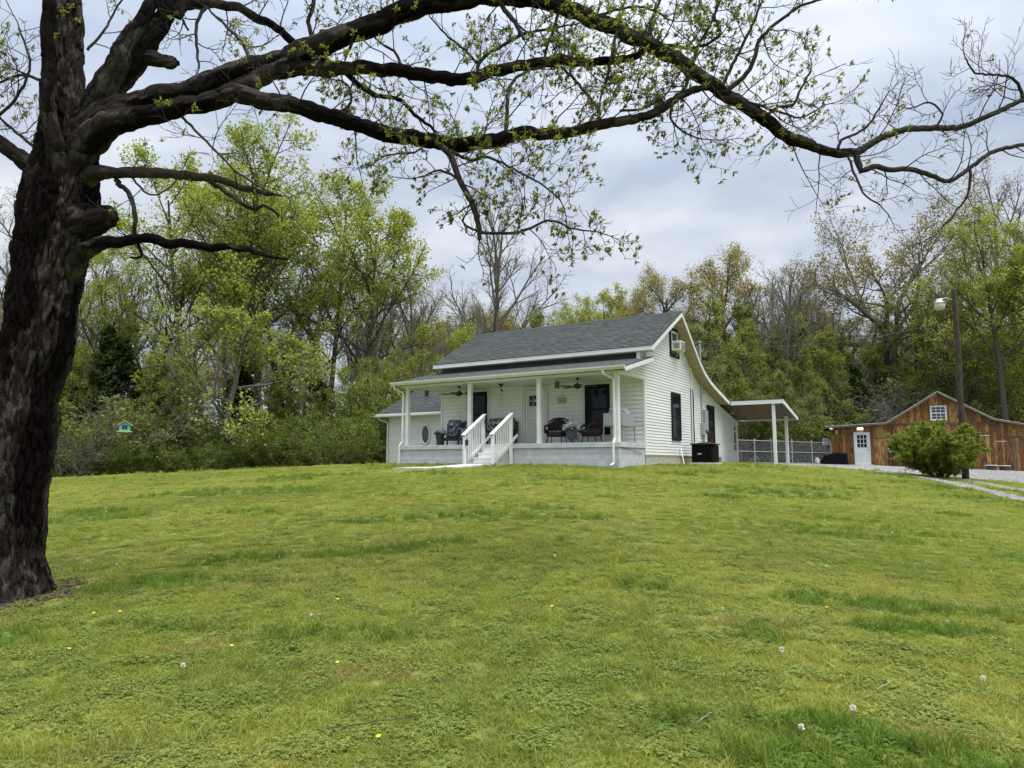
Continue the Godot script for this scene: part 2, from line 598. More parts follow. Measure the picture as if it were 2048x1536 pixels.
func make_gravel() -> void:
	ragged = noise_of(0.5, 4, 77)
	var g := Geo.new()
	var step := 0.16
	var x := 10.0
	while x < 40.0:
		var d := 5.0
		while d < 47.6:
			if on_gravel(x, d):
				var e := step * 0.52
				var lift := Vector3(0, 0.012, 0)
				g.quad(ground_at(x - e, -d + e) + lift, ground_at(x + e, -d + e) + lift, ground_at(x + e, -d - e) + lift, ground_at(x - e, -d - e) + lift)
			d += step
		x += step
	for k in g.n.size():
		g.n[k] = Vector3.UP
	tag(part("gravel_drive", g, M.gravel), "", "", "", "structure")
	# loose stones on it
	var s := Geo.new()
	for k in 6:
		var a := TAU * k / 6.0
		var b := TAU * (k + 1) / 6.0
		var p := Vector3(cos(a), -0.2, sin(a) * 0.8)
		var q := Vector3(cos(b), -0.2, sin(b) * 0.8)
		s.tri(q, p, Vector3(0.15, 0.55, 0.1))
	var mm := MultiMesh.new()
	mm.transform_format = MultiMesh.TRANSFORM_3D
	mm.use_colors = true
	mm.mesh = s.mesh()
	var spots := []
	rng.seed = 501
	for k in 90000:
		var sx := rng.randf_range(11.0, 34.0)
		var sd := rng.randf_range(8.0, 47.4)
		if absf(sx / sd) < 0.8 and on_gravel(sx, sd):
			spots.append(Vector2(sx, sd))
	mm.instance_count = spots.size()
	for k in spots.size():
		var r := rng.randf_range(0.012, 0.035)
		var b := Basis(Vector3.UP, rng.randf() * TAU).scaled(Vector3(r, r * rng.randf_range(0.5, 1.0), r))
		mm.set_instance_transform(k, Transform3D(b, ground_at(spots[k].x, -spots[k].y) + Vector3(0, 0.016, 0)))
		var t := rng.randf_range(0.16, 0.44)
		mm.set_instance_color(k, Color(t, t * 0.97, t * 0.92))
	var o := MultiMeshInstance3D.new()
	o.multimesh = mm
	o.material_override = M.gravel_stone
	o.name = "gravel_stones"
	add_child(o)
	tag(o, "loose pale gravel stones strewn over the drive", "gravel", "", "stuff")


# ---------------------------------------------------------------- sky
func make_sky() -> Sky:
	var w := 1536
	var h := 768
	var im := Image.create(w, h, false, Image.FORMAT_RGBF)
	var big := noise_of(0.9, 5, 11)
	var fine := noise_of(2.4, 5, 12)
	var warp := noise_of(0.7, 2, 13)
	for j in h:
		var up := (0.5 - (j + 0.5) / h) * PI
		var sy := sin(up)
		# overcast: brighter towards the zenith, where the sun stands behind the cloud
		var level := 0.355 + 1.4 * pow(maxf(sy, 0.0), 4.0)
		for i in w:
			if sy < -0.02:
				im.set_pixel(i, j, Color(0.2, 0.21, 0.16))
				continue
			var round_ := (i + 0.5) / w * TAU
			var dir := Vector3(sin(round_) * cos(up), sy, -cos(round_) * cos(up))
			# a flat cloud layer seen in perspective
			var q := Vector3(dir.x, 0, dir.z) / (maxf(sy, 0.0) + 0.22)
			q.y = warp.get_noise_3dv(q) * 0.8
			var a := big.get_noise_3d(q.x, q.y * 0.6, q.z * 1.5)
			var b := fine.get_noise_3d(q.x * 0.8, q.y + 3.0, q.z * 1.7)
			var cl := clampf(0.5 + a * 0.95 + b * 0.4, 0.0, 1.0)
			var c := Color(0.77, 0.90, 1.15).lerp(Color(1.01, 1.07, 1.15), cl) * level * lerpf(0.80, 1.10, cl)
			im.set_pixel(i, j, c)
	var pano := PanoramaSkyMaterial.new()
	pano.panorama = ImageTexture.create_from_image(im)
	var s := Sky.new()
	s.sky_material = pano
	return s


func make_light() -> void:
	var cam := Camera3D.new()
	cam.name = "camera"
	cam.fov = rad_to_deg(2.0 * atan(1.0 / FOCAL))
	cam.rotation.x = PITCH
	cam.near = 0.1
	cam.far = 2000.0
	add_child(cam)
	cam.current = true
	var e := Environment.new()
	e.background_mode = Environment.BG_SKY
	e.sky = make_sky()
	e.tonemap_mode = Environment.TONE_MAPPER_LINEAR
	e.tonemap_exposure = 2.05
	e.sdfgi_enabled = true
	e.ssao_enabled = true
	e.ssil_enabled = true
	var we := WorldEnvironment.new()
	we.name = "world"
	we.environment = e
	add_child(we)
	var sun := DirectionalLight3D.new()
	sun.name = "sun"
	sun.light_energy = 0.5
	sun.light_color = Color(1.0, 0.97, 0.92)
	sun.light_angular_distance = 35.0
	sun.shadow_enabled = true
	add_child(sun)
	sun.look_at_from_position(Vector3(0, 0, 0), -Vector3(0.25, 1.0, 0.3), Vector3.RIGHT)


# ================================================================ the house
# House axes: x to the right along the front, y up, z out of the front. The front right corner of the walls is at x 0, z 0.
const RIDGE := Vector2(-2.87, 5.79)   # (z, y)
var rake_back := [Vector2(-2.87, 5.79), Vector2(-4.98, 4.19), Vector2(-5.58, 3.83), Vector2(-6.38, 3.52), Vector2(-7.22, 3.30), Vector2(-8.29, 3.06), Vector2(-9.24, 2.85), Vector2(-12.65, 2.18)]
const EAVE := Vector2(0.38, 4.03)
const ROOF_R := 0.49
const ROOF_L := -8.98
const WALL_L := -8.80
const SLAB := 0.69
const CEIL := 2.96


func rake_y(z: float) -> float:
	if z > RIDGE.x:
		return RIDGE.y + (EAVE.y - RIDGE.y) * (z - RIDGE.x) / (EAVE.x - RIDGE.x)
	for k in rake_back.size() - 1:
		if z >= rake_back[k + 1].x:
			return lerpf(rake_back[k].y, rake_back[k + 1].y, (z - rake_back[k].x) / (rake_back[k + 1].x - rake_back[k].x))
	return rake_back[-1].y


func back_z(y: float) -> float:
	if y <= rake_back[-1].y:
		return rake_back[-1].x
	for k in rake_back.size() - 1:
		if y >= rake_back[k + 1].y:
			return lerpf(rake_back[k].x, rake_back[k + 1].x, (y - rake_back[k].y) / (rake_back[k + 1].y - rake_back[k].y))
	return rake_back[-1].x


# courses of asphalt shingle tabs: o is the lower left corner, ax runs along the eave, up runs up the slope
func shingles(o: Vector3, ax: Vector3, up: Vector3, wide: float, long: float, seed_: int, thick := 1.0) -> Geo:
	var g := Geo.new()
	var nn := ax.cross(up).normalized()
	var r := RandomNumberGenerator.new()
	r.seed = seed_
	var rows := int(ceil(long / 0.145))
	for j in rows:
		var y0 := j * 0.145
		var y1 := minf(y0 + 0.145, long)
		var x := -r.randf() * 0.2
		while x < wide:
			var w := r.randf_range(0.12, 0.34)
			var a := maxf(x, 0.0)
			var b := minf(x + w, wide)
			x += w
			if b - a < 0.01:
				continue
			var t := r.randf_range(0.085, 0.13)
			var k := (0.018 if r.randf() < 0.5 else 0.012) * thick
			g.col = Color(t * 0.72, t * 0.84, t * 0.78)
			var p := o + ax * a + up * y0
			var q := o + ax * b + up * y0
			var p1 := o + ax * a + up * y1
			var q1 := o + ax * b + up * y1
			g.quad(p + nn * (k + 0.005), q + nn * (k + 0.005), q1 + nn * 0.004, p1 + nn * 0.004)
			g.quad(p, q, q + nn * (k + 0.005), p + nn * (k + 0.005))
	return g


# a lap-siding board in the plane of the frame: x from a0..a1 at its foot and b0..b1 at its top, facing +z of the frame
func lap(t: Transform3D, y0: float, y1: float, a0: float, a1: float, b0: float, b1: float, lip := 0.034) -> Geo:
	# a flat face above a narrow open groove
	var gap := 0.022
	var g := Geo.new()
	g.quad(t * Vector3(a0, y0 + gap, lip), t * Vector3(a1, y0 + gap, lip), t * Vector3(b1, y1, lip - 0.012), t * Vector3(b0, y1, lip - 0.012))
	g.quad(t * Vector3(a0, y0 + gap, 0.0), t * Vector3(a1, y0 + gap, 0.0), t * Vector3(a1, y0 + gap, lip), t * Vector3(a0, y0 + gap, lip))
	g.quad(t * Vector3(b0, y1, lip - 0.012), t * Vector3(b1, y1, lip - 0.012), t * Vector3(b1, y1, 0.0), t * Vector3(b0, y1, 0.0))
	return g


func boarding(parent: Node, t: Transform3D, x0: float, x1: float, y0: float, y1: float, step := 0.105) -> void:
	var m := lap(Transform3D(), 0, step, 0, x1 - x0, 0, x1 - x0).mesh()
	var y := y0
	while y < y1 - 0.02:
		part("siding_board", m, M.siding, parent, t * at(x0, y, 0))
		y += step


# frame in the xy plane of t: outer size w x h from the lower left corner, bar width b, depth z
func frame(parent: Node, called: String, m: Material, t: Transform3D, w: float, h: float, b: float, z: float, bev := 0.006) -> MeshInstance3D:
	var g := Geo.new()
	g.obox(t * at(b / 2, h / 2, z / 2), Vector3(b, h, z), bev)
	g.obox(t * at(w - b / 2, h / 2, z / 2), Vector3(b, h, z), bev)
	g.obox(t * at(w / 2, b / 2, z / 2), Vector3(w - 2 * b, b, z - 0.004), bev)
	g.obox(t * at(w / 2, h - b / 2, z / 2), Vector3(w - 2 * b, b, z - 0.004), bev)
	return part(called, g, m, parent)


func dark_window(parent: Node, t: Transform3D, w: float, h: float, trim: Material) -> MeshInstance3D:
	var f := frame(parent, "window", trim, t, w, h, 0.10, 0.05)
	var g := Geo.new()
	g.obox(t * at(w / 2, h / 2, 0.012), Vector3(w - 0.19, h - 0.19, 0.02))
	part("pane", g, M.dark_glass, f)
	frame(f, "sash", M.navy_frame, t * at(0.1, 0.1, 0.004), w - 0.2, (h - 0.2) / 2 + 0.02, 0.045, 0.034)
	frame(f, "sash", M.navy_frame, t * at(0.1, 0.1 + (h - 0.2) / 2 - 0.01, 0.002), w - 0.2, (h - 0.2) / 2, 0.045, 0.03)
	return f


func downspout(parent: Node, pts: Array) -> void:
	# rectangular pipe through the points, in the house's x/z axes
	var g := Geo.new()
	for k in pts.size() - 1:
		var a: Vector3 = pts[k]
		var b: Vector3 = pts[k + 1]
		var d := (b - a).normalized()
		var side := Vector3.RIGHT
		var t := Transform3D(Basis(side, d, side.cross(d)), (a + b) / 2)
		g.obox(t, Vector3(0.075, a.distance_to(b) + 0.03, 0.06), 0.012)
	part("downspout", g, M.white_paint, parent)


func blocks(parent: Node, t: Transform3D, long: float, tall: float, m: Material, seed_: int) -> void:
	# hollow blocks laid in courses; a frame's x runs along the wall, z out of it
	var r := RandomNumberGenerator.new()
	r.seed = seed_
	var rows := int(round(tall / 0.2))
	var rise := tall / rows
	var kinds := []
	for k in 3:
		var g := Geo.new()
		g.obox(Transform3D(Basis(), Vector3(0.2, rise / 2, -0.06)), Vector3(0.3985, rise - 0.004, 0.12), 0.003)
		kinds.append(g.mesh())
	for j in rows:
		var x := -0.2 * (j % 2)
		while x < long:
			var a := maxf(x, 0.0)
			var b := minf(x + 0.4, long)
			if b - a > 0.03:
				var s := Transform3D(Basis().scaled(Vector3((b - a) / 0.4, 1, 1)), Vector3(a, j * rise, r.randf_range(-0.003, 0.003)))
				part("block", kinds[r.randi() % 3], m, parent, t * s)
			x += 0.4


func make_house() -> void:
	var h := thing("cottage", "white clapboard cottage with grey shingle roof and a deep front porch", "house", house_frame)
	var flat := Transform3D()
	var gable := Transform3D(Basis(Vector3.UP, PI / 2), Vector3.ZERO)  # frame x runs to -z, frame z to +x
	# ---- walls behind the boards
	var poly := PackedVector2Array([Vector2(-0.02, 0.28), Vector2(-0.02, CEIL), Vector2(2.3, CEIL), Vector2(2.3, 3.03), Vector2(0.3, 3.62), Vector2(0.3, EAVE.y - 0.17), Vector2(RIDGE.x, RIDGE.y - 0.2)])
	for k in range(1, rake_back.size() - 1):
		poly.append(rake_back[k] + Vector2(0, -0.2))
	poly.append(Vector2(-12.25, rake_y(-12.25) - 0.2))
	poly.append(Vector2(-12.25, 0.28))
	var zframe := Transform3D(Basis(Vector3(0, 0, 1), Vector3(0, 1, 0), Vector3(-1, 0, 0)), Vector3.ZERO)  # 2D x is z, depth goes to -x
	var g := Geo.new()
	g.prism(poly, zframe, 0.0, 0.14)
	var inner := PackedVector2Array([Vector2(-0.02, 0.28), Vector2(-0.02, EAVE.y - 0.19)])
	inner.append_array(poly.slice(6))
	g.prism(inner, zframe, -WALL_L - 0.14, -WALL_L)
	g.box(Vector3(WALL_L + 0.14, -0.35, -0.16), Vector3(-0.14, EAVE.y - 0.2, -0.02))
	g.box(Vector3(WALL_L + 0.14, -0.35, -12.25), Vector3(-0.14, 2.0, -12.1))
	part("wall", g, M.white_paint, h)
	# ---- gable boards, one to a course
	var y := 0.30
	while y < 5.5:
		var y1 := y + 0.105
		var fz := []
		var bz := []
		for yy in [y, y1]:
			var f := 0.0
			if yy > CEIL + 0.02 and yy < 3.60:
				f = clampf(2.3 - (yy - 3.02) / (3.62 - 3.02) * 2.0, 0.3, 2.3)
			elif yy >= 3.60:
				f = minf(0.3, RIDGE.x + (RIDGE.y - 0.19 - yy) / ((RIDGE.y - EAVE.y) / (EAVE.x - RIDGE.x)))
			if y > CEIL + 0.02 and f == 0.0:
				f = 2.3
			fz.append(f)
			bz.append(maxf(-12.25, back_z(yy + 0.19)))
		if fz[1] - bz[1] > 0.02 and fz[0] > bz[0]:
			part("siding_board", lap(gable, y, y1, -fz[0], -bz[0], -fz[1], -bz[1]), M.siding, h)
		y = y1
	# front wall boards
	boarding(h, at(0, 0, -0.02), WALL_L, 0.0, SLAB + 0.005, CEIL - 0.01, 0.151)
	# corner boards
	for cb in [[Vector3(-0.07, 0.3, -0.005), Vector3(0.03, CEIL, 0.03)], [Vector3(-0.004, 0.3, -0.075), Vector3(0.032, CEIL, -0.006)], [Vector3(WALL_L - 0.02, SLAB, -0.005), Vector3(WALL_L + 0.07, CEIL, 0.03)], [Vector3(-0.06, 0.3, -12.27), Vector3(0.03, 2.0, -12.19)]]:
		g = Geo.new()
		g.box(cb[0], cb[1], 0.004)
		part("corner_trim", g, M.white_paint, h)
	# foundation under the gable
	blocks(h, gable * at(0.02, -0.3, -0.005), 3.6, 0.6, M.old_block, 3)
	blocks(h, gable * at(3.62, -0.3, -0.012), 5.7, 0.6, M.brown_block, 4)
	# white skirting at the rear of the gable
	g = Geo.new()
	g.box(Vector3(0.0, -0.2, -11.25), Vector3(0.045, 0.87, -9.3), 0.006)
	part("skirting", g, M.white_paint, h)

	# ---- main roof
	var run := EAVE.x - RIDGE.x
	var slope := Vector3(0, RIDGE.y - EAVE.y, -run).normalized()
	var length := Vector2(run, RIDGE.y - EAVE.y).length()
	var wide := ROOF_R - ROOF_L
	g = Geo.new()
	var up_n := Vector3.RIGHT.cross(slope)
	g.obox(Transform3D(Basis(Vector3.RIGHT, slope, up_n), Vector3((ROOF_R + ROOF_L) / 2, (EAVE.y + RIDGE.y) / 2, (EAVE.x + RIDGE.x) / 2) - up_n * 0.03), Vector3(wide - 0.03, length - 0.02, 0.04))
	var roof := part("roof", g, M.drip_edge, h)
	tag(part("shingles", shingles(Vector3(ROOF_L, EAVE.y, EAVE.x + 0.02) - up_n * 0.006, Vector3.RIGHT, slope, wide, length, 101), M.shingle, roof), "", "", "", "stuff")
	# rear slopes
	g = Geo.new()
	for k in rake_back.size() - 1:
		var a: Vector2 = rake_back[k]
		var b: Vector2 = rake_back[k + 1]
		g.quad(Vector3(ROOF_R, a.y + 0.02, a.x), Vector3(ROOF_R, b.y + 0.02, b.x), Vector3(ROOF_R, b.y - 0.03, b.x), Vector3(ROOF_R, a.y - 0.03, a.x))
		g.quad(Vector3(ROOF_R, a.y + 0.02, a.x), Vector3(ROOF_L, a.y + 0.02, a.x), Vector3(ROOF_L, b.y + 0.02, b.x), Vector3(ROOF_R, b.y + 0.02, b.x))
		g.quad(Vector3(ROOF_R, b.y - 0.03, b.x), Vector3(ROOF_L, b.y - 0.03, b.x), Vector3(ROOF_L, a.y - 0.03, a.x), Vector3(ROOF_R, a.y - 0.03, a.x))
	part("rear_roof", g, M.drip_edge, roof)
	# ridge cap
	g = Geo.new()
	g.prism(PackedVector2Array([Vector2(RIDGE.x - 0.13, RIDGE.y - 0.075), Vector2(RIDGE.x, RIDGE.y + 0.035), Vector2(RIDGE.x + 0.13, RIDGE.y - 0.045), Vector2(RIDGE.x, RIDGE.y)]), zframe, -ROOF_R - 0.005, -ROOF_L)
	g.col = Color(0.055, 0.064, 0.059)
	for k in g.c.size():
		g.c[k] = Color(0.055, 0.064, 0.059)
	part("ridge_cap", g, M.shingle, roof)
	# white fascia along the front eave, in two lengths
	for s in [[ROOF_L, -5.0, 0.0], [-4.99, ROOF_R, 0.012]]:
		g = Geo.new()
		g.box(Vector3(s[0], EAVE.y - 0.165 + s[2], EAVE.x - 0.02), Vector3(s[1], EAVE.y - 0.012 + s[2] * 0.3, EAVE.x + 0.005), 0.004)
		part("fascia", g, M.rake_white, roof)
	# rakes and soffits on the right gable
	var line := [EAVE, RIDGE]
	line.append_array(rake_back.slice(1, 7))
	for k in line.size() - 1:
		var a: Vector2 = line[k]
		var b: Vector2 = line[k + 1]
		g = Geo.new()
		var drop := 0.185
		g.prism(PackedVector2Array([a + Vector2(0, -0.035), b + Vector2(0, -0.035), b + Vector2(0, -drop), a + Vector2(0, -drop)]), zframe, -ROOF_R + 0.002, -ROOF_R + 0.03)
		part("rake_board", g, M.rake_white, roof)
		if k == 0:
			g = Geo.new()
			g.quad(Vector3(0.0, a.y - 0.16, a.x - 0.03), Vector3(0.0, b.y - 0.16, b.x), Vector3(ROOF_R - 0.03, b.y - 0.16, b.x), Vector3(ROOF_R - 0.03, a.y - 0.16, a.x - 0.03))
			part("soffit_panel", g, M.rake_white, roof)
			g = Geo.new()
			g.prism(PackedVector2Array([a + Vector2(0, -0.035), b + Vector2(0, -0.035), b + Vector2(0, -drop), a + Vector2(0, -drop)]), zframe, -ROOF_L - 0.03, -ROOF_L)
			part("rake_board", g, M.rake_white, roof)
		else:
			var segs := maxi(1, int(a.distance_to(b) / 0.3))
			for s in segs:
				var p := a.lerp(b, float(s) / segs)
				var q := a.lerp(b, (s + 0.94) / segs)
				g = Geo.new()
				g.prism(PackedVector2Array([p + Vector2(0, -0.15), q + Vector2(0, -0.15), q + Vector2(0, -0.165), p + Vector2(0, -0.165)]), zframe, -ROOF_R + 0.031, 0.0)
				part("soffit_panel", g, M.soffit_tan, roof)
	# boxed soffit under the front eave, and the dark band of wall below it
	g = Geo.new()
	g.box(Vector3(ROOF_L + 0.02, EAVE.y - 0.172, 0.02), Vector3(ROOF_R - 0.03, EAVE.y - 0.15, EAVE.x - 0.021))
	part("eave_soffit", g, M.rake_white, roof)
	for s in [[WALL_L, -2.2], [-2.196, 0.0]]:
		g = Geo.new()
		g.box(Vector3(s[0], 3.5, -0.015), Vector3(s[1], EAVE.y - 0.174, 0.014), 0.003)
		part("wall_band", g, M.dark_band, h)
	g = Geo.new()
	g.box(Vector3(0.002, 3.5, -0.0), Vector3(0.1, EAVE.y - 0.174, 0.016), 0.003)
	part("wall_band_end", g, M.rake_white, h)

	# ---- porch
	var pw := -9.12
	g = Geo.new()
	g.box(Vector3(pw, SLAB - 0.16, 0.0), Vector3(0.02, SLAB, 2.27), 0.008)
	part("porch_floor", g, M.porch_paint, h)
	blocks(h, at(pw + 0.05, -0.27, 2.22), 9.05, 0.8, M.porch_paint, 11)
	blocks(h, gable * at(-2.21, -0.27, -0.02), 2.2, 0.8, M.porch_paint, 12)
	g = Geo.new()
	g.box(Vector3(pw + 0.06, -0.4, 0.02), Vector3(-0.16, SLAB - 0.17, 2.09))
	part("porch_core", g, M.old_block, h)
	# a crack under the slab on the right-hand side
	g = Geo.new()
	var cr := PackedVector3Array()
	rng.seed = 5
	for k in 14:
		cr.append(Vector3(0.012, SLAB - 0.17 - 0.012 * k + rng.randf_range(-0.02, 0.02), 2.05 - k * 0.13))
	var crr := PackedFloat32Array()
	crr.resize(14)
	crr.fill(0.009)
	g.tube(cr, crr, 4)
	part("crack", g, M.black_metal, h)
	# posts
	for x in [-0.13, -3.01, -5.92, -8.86]:
		g = Geo.new()
		g.box(Vector3(x - 0.075, SLAB, 1.98), Vector3(x + 0.075, CEIL - 0.02, 2.13), 0.008)
		part("porch_post", g, M.white_paint, h)
	# beam, ceiling boards, roof
	g = Geo.new()
	g.box(Vector3(pw - 0.02, CEIL - 0.03, 1.96), Vector3(-0.03, 3.05, 2.16), 0.005)
	g.box(Vector3(-0.1, CEIL - 0.06, 0.03), Vector3(0.03, CEIL + 0.03, 2.3), 0.005)
	g.box(Vector3(pw - 0.02, CEIL - 0.06, 0.03), Vector3(pw + 0.1, 3.02, 1.958), 0.005)
	part("porch_beam", g, M.white_paint, h)
	for k in 12:
		g = Geo.new()
		g.box(Vector3(pw, CEIL + 0.002, 0.005 + k * 0.163), Vector3(-0.101, CEIL + 0.02, 0.163 * (k + 1)), 0.003)
		part("ceiling_board", g, M.porch_ceiling, h)
	var pe := Vector2(2.50, 3.09)
	var pt := Vector2(0.015, 3.70)
	var pr := 0.38
	var pl := -9.36
	var ps := Vector3(0, pt.y - pe.y, pt.x - pe.x)
	var plen := ps.length()
	ps = ps.normalized()
	var pn := Vector3.RIGHT.cross(ps)
	g = Geo.new()
	g.obox(Transform3D(Basis(Vector3.RIGHT, ps, pn), Vector3((pr + pl) / 2, (pe.y + pt.y) / 2, (pe.x + pt.x) / 2) - pn * 0.03), Vector3(pr - pl - 0.02, plen - 0.01, 0.04))
	var proof := part("porch_roof", g, M.drip_edge, h)
	tag(part("shingles", shingles(Vector3(pl, pe.y, pe.x + 0.01) - pn * 0.006, Vector3.RIGHT, ps, pr - pl, plen, 102, 0.12), M.shingle, proof), "", "", "", "stuff")
	for x in [pr - 0.03, pl]:
		g = Geo.new()
		g.prism(PackedVector2Array([pe + Vector2(0, -0.03), pt + Vector2(-0.0, -0.03), pt + Vector2(-0.0, -0.17), pe + Vector2(0, -0.17)]), zframe, -x - 0.028, -x)
		part("rake_board", g, M.rake_white, proof)
	# sloped soffit of the porch gable, and the wooden fascia that shows brown under the gutter
	g = Geo.new()
	g.quad(Vector3(0.03, pe.y - 0.14, pe.x - 0.03), Vector3(0.03, pt.y - 0.14, pt.x), Vector3(pr - 0.032, pt.y - 0.14, pt.x), Vector3(pr - 0.032, pe.y - 0.14, pe.x - 0.03))
	part("soffit_panel", g, M.rake_white, proof)
	g = Geo.new()
	g.box(Vector3(pl + 0.02, 2.965, 2.44), Vector3(pr - 0.07, 3.04, 2.462), 0.002)
	part("fascia", g, M.carport_wood, proof)
	g = Geo.new()
	g.box(Vector3(pl + 0.03, 2.985, 2.165), Vector3(pr - 0.07, 3.0, 2.438))
	part("eave_soffit", g, M.white_paint, proof)
	# gutter: an open trough with a rolled lip
	var prof := PackedVector2Array([Vector2(2.463, 3.105), Vector2(2.463, 2.985), Vector2(2.535, 2.985), Vector2(2.56, 3.03), Vector2(2.585, 3.06), Vector2(2.59, 3.11), Vector2(2.575, 3.11), Vector2(2.57, 3.065), Vector2(2.545, 3.035), Vector2(2.527, 3.0), Vector2(2.475, 3.0), Vector2(2.475, 3.105)])
	g = Geo.new()
	g.prism(prof, zframe, -pr + 0.035, -pl - 0.01)
	g.box(Vector3(pr - 0.035, 2.985, 2.463), Vector3(pr - 0.03, 3.11, 2.585))
	part("gutter", g, M.gutter, proof)
	# downspouts
	downspout(h, [Vector3(-0.42, 3.0, 2.53), Vector3(-0.40, 2.86, 2.46), Vector3(-0.17, 2.72, 2.21), Vector3(-0.17, 0.82, 2.19), Vector3(-0.17, 0.66, 2.31), Vector3(-0.17, 0.02, 2.31), Vector3(-0.22, -0.05, 2.42)])
	downspout(h, [Vector3(-9.2, 3.0, 2.53), Vector3(-9.18, 2.86, 2.46), Vector3(-8.98, 2.72, 2.2), Vector3(-9.0, 0.84, 2.19), Vector3(-9.04, 0.68, 2.31), Vector3(-9.04, 0.02, 2.31), Vector3(-9.08, -0.06, 2.42)])

	# ---- front openings
	for w in [[-2.26, 1.03, 0.98], [-7.46, 1.03, 0.94]]:
		frame(h, "window_trim", M.porch_ceiling, at(w[0] - 0.09, w[1] - 0.09, 0.005), w[2] + 0.18, 1.99, 0.09, 0.04)
		dark_window(h, at(w[0], w[1], 0.012), w[2], 1.81, M.navy_frame)
		var lg := Geo.new()
		for k in 9:
			var cx: float = w[0] + 0.2 + k * (w[2] - 0.36) / 9.0
			lg.box(Vector3(cx, w[1] + 0.14, 0.0345), Vector3(cx + 0.025, w[1] + 1.66, 0.0365))
		part("curtain", lg, M.curtain, h)
	# front door
	frame(h, "door_trim", M.porch_ceiling, at(-4.88, SLAB + 0.002, 0.005), 1.08, 2.22, 0.12, 0.075)
	g = Geo.new()
	g.box(Vector3(-4.755, SLAB + 0.012, 0.0), Vector3(-3.925, SLAB + 2.09, 0.03))
	var door := part("door", g, M.porch_ceiling, h)
	frame(door, "storm_door_frame", M.white_paint, at(-4.75, SLAB + 0.02, 0.034), 0.82, 2.06, 0.075, 0.028)
	g = Geo.new()
	g.box(Vector3(-4.675, SLAB + 0.98, 0.036), Vector3(-4.005, SLAB + 1.05, 0.058), 0.004)
	part("crossbar", g, M.white_paint, door)
	for j in 2:
		for i in 3:
			g = Geo.new()
			g.box(Vector3(-4.60 + i * 0.18, SLAB + 1.48 + j * 0.21, 0.031), Vector3(-4.44 + i * 0.18, SLAB + 1.67 + j * 0.21, 0.036))
			part("pane", g, M.dark_glass, door)
	g = Geo.new()
	g.rod(Vector3(-4.69, SLAB + 1.0, 0.064), Vector3(-4.69, SLAB + 1.0, 0.1), 0.02)
	part("handle", g, M.chrome, door)
	# ---- gable openings (frame x is -z)
	dark_window(h, gable * at(2.64, 0.88, 0.034), 1.02, 1.82, M.navy_frame)
	dark_window(h, gable * at(7.2, 0.72, 0.034), 1.03, 1.82, M.navy_frame)
	var gw := frame(h, "window", M.navy_frame, gable * at(2.64, 4.08, 0.03), 1.02, 1.13, 0.12, 0.05)
	frame(gw, "sash", M.ac_white, gable * at(2.76, 4.64, 0.034), 0.78, 0.45, 0.07, 0.045)
	g = Geo.new()
	g.obox(gable * at(3.15, 4.64, 0.03), Vector3(0.8, 0.9, 0.02))
	part("pane", g, M.pane_grey, gw)
	for x in [2.79, 3.47]:
		g = Geo.new()
		g.obox(gable * at(x, 4.47, 0.056), Vector3(0.14, 0.34, 0.03), 0.004)
		part("filler_panel", g, M.ac_white, gw)
	# rear side door in the gable wall
	frame(h, "door_trim", M.white_paint, gable * at(11.22, -0.1, 0.034), 0.86, 2.18, 0.08, 0.04)
	g = Geo.new()
	g.obox(gable * at(11.65, 0.97, 0.034), Vector3(0.7, 2.04, 0.03))
	var sd := part("door", g, M.door_white, h)
	g = Geo.new()
	g.obox(gable * at(11.68, 1.3, 0.05), Vector3(0.42, 1.3, 0.008))
	part("pane", g, M.pane_grey, sd)
	for yy in [0.95, 1.6]:
		g = Geo.new()
		g.obox(gable * at(11.68, yy, 0.057), Vector3(0.42, 0.04, 0.012))
		part("bar", g, M.white_paint, sd)
	# louvred vent
	g = Geo.new()
	g.obox(gable * at(6.75, 3.18, 0.036), Vector3(0.36, 0.46, 0.025), 0.005)
	var vent := part("vent", g, M.white_paint, h)
	for k in 5:
		g = Geo.new()
		g.obox(gable * at(6.75, 3.02 + k * 0.08, 0.054) * Transform3D(Basis(Vector3.RIGHT, 0.6), Vector3.ZERO), Vector3(0.28, 0.05, 0.006))
		part("slat", g, M.ac_grille, vent)
	# white drain pipe with a black cable beside it
	g = Geo.new()
	g.tube(PackedVector3Array([gable * Vector3(5.12, 3.9, 0.05), gable * Vector3(5.12, 3.05, 0.05), gable * Vector3(5.14, 0.55, 0.05)]), PackedFloat32Array([0.03, 0.03, 0.03]), 8)
	part("line_cover", g, M.white_paint, h)
	g = Geo.new()
	g.tube(PackedVector3Array([gable * Vector3(5.22, 3.02, 0.06), gable * Vector3(5.28, 2.6, 0.06), gable * Vector3(5.24, 1.9, 0.06), gable * Vector3(5.28, 1.0, 0.06), gable * Vector3(5.2, 0.4, 0.06), gable * Vector3(4.9, 0.2, 0.3)]), PackedFloat32Array([0.028, 0.032, 0.03, 0.03, 0.028, 0.025]), 8)
	g.rod(gable * Vector3(5.03, 3.06, 0.03), gable * Vector3(5.03, 0.4, 0.03), 0.018)
	part("black_cable", g, M.black_metal, h)

	make_wing(h, gable)
	make_carport(h, zframe)


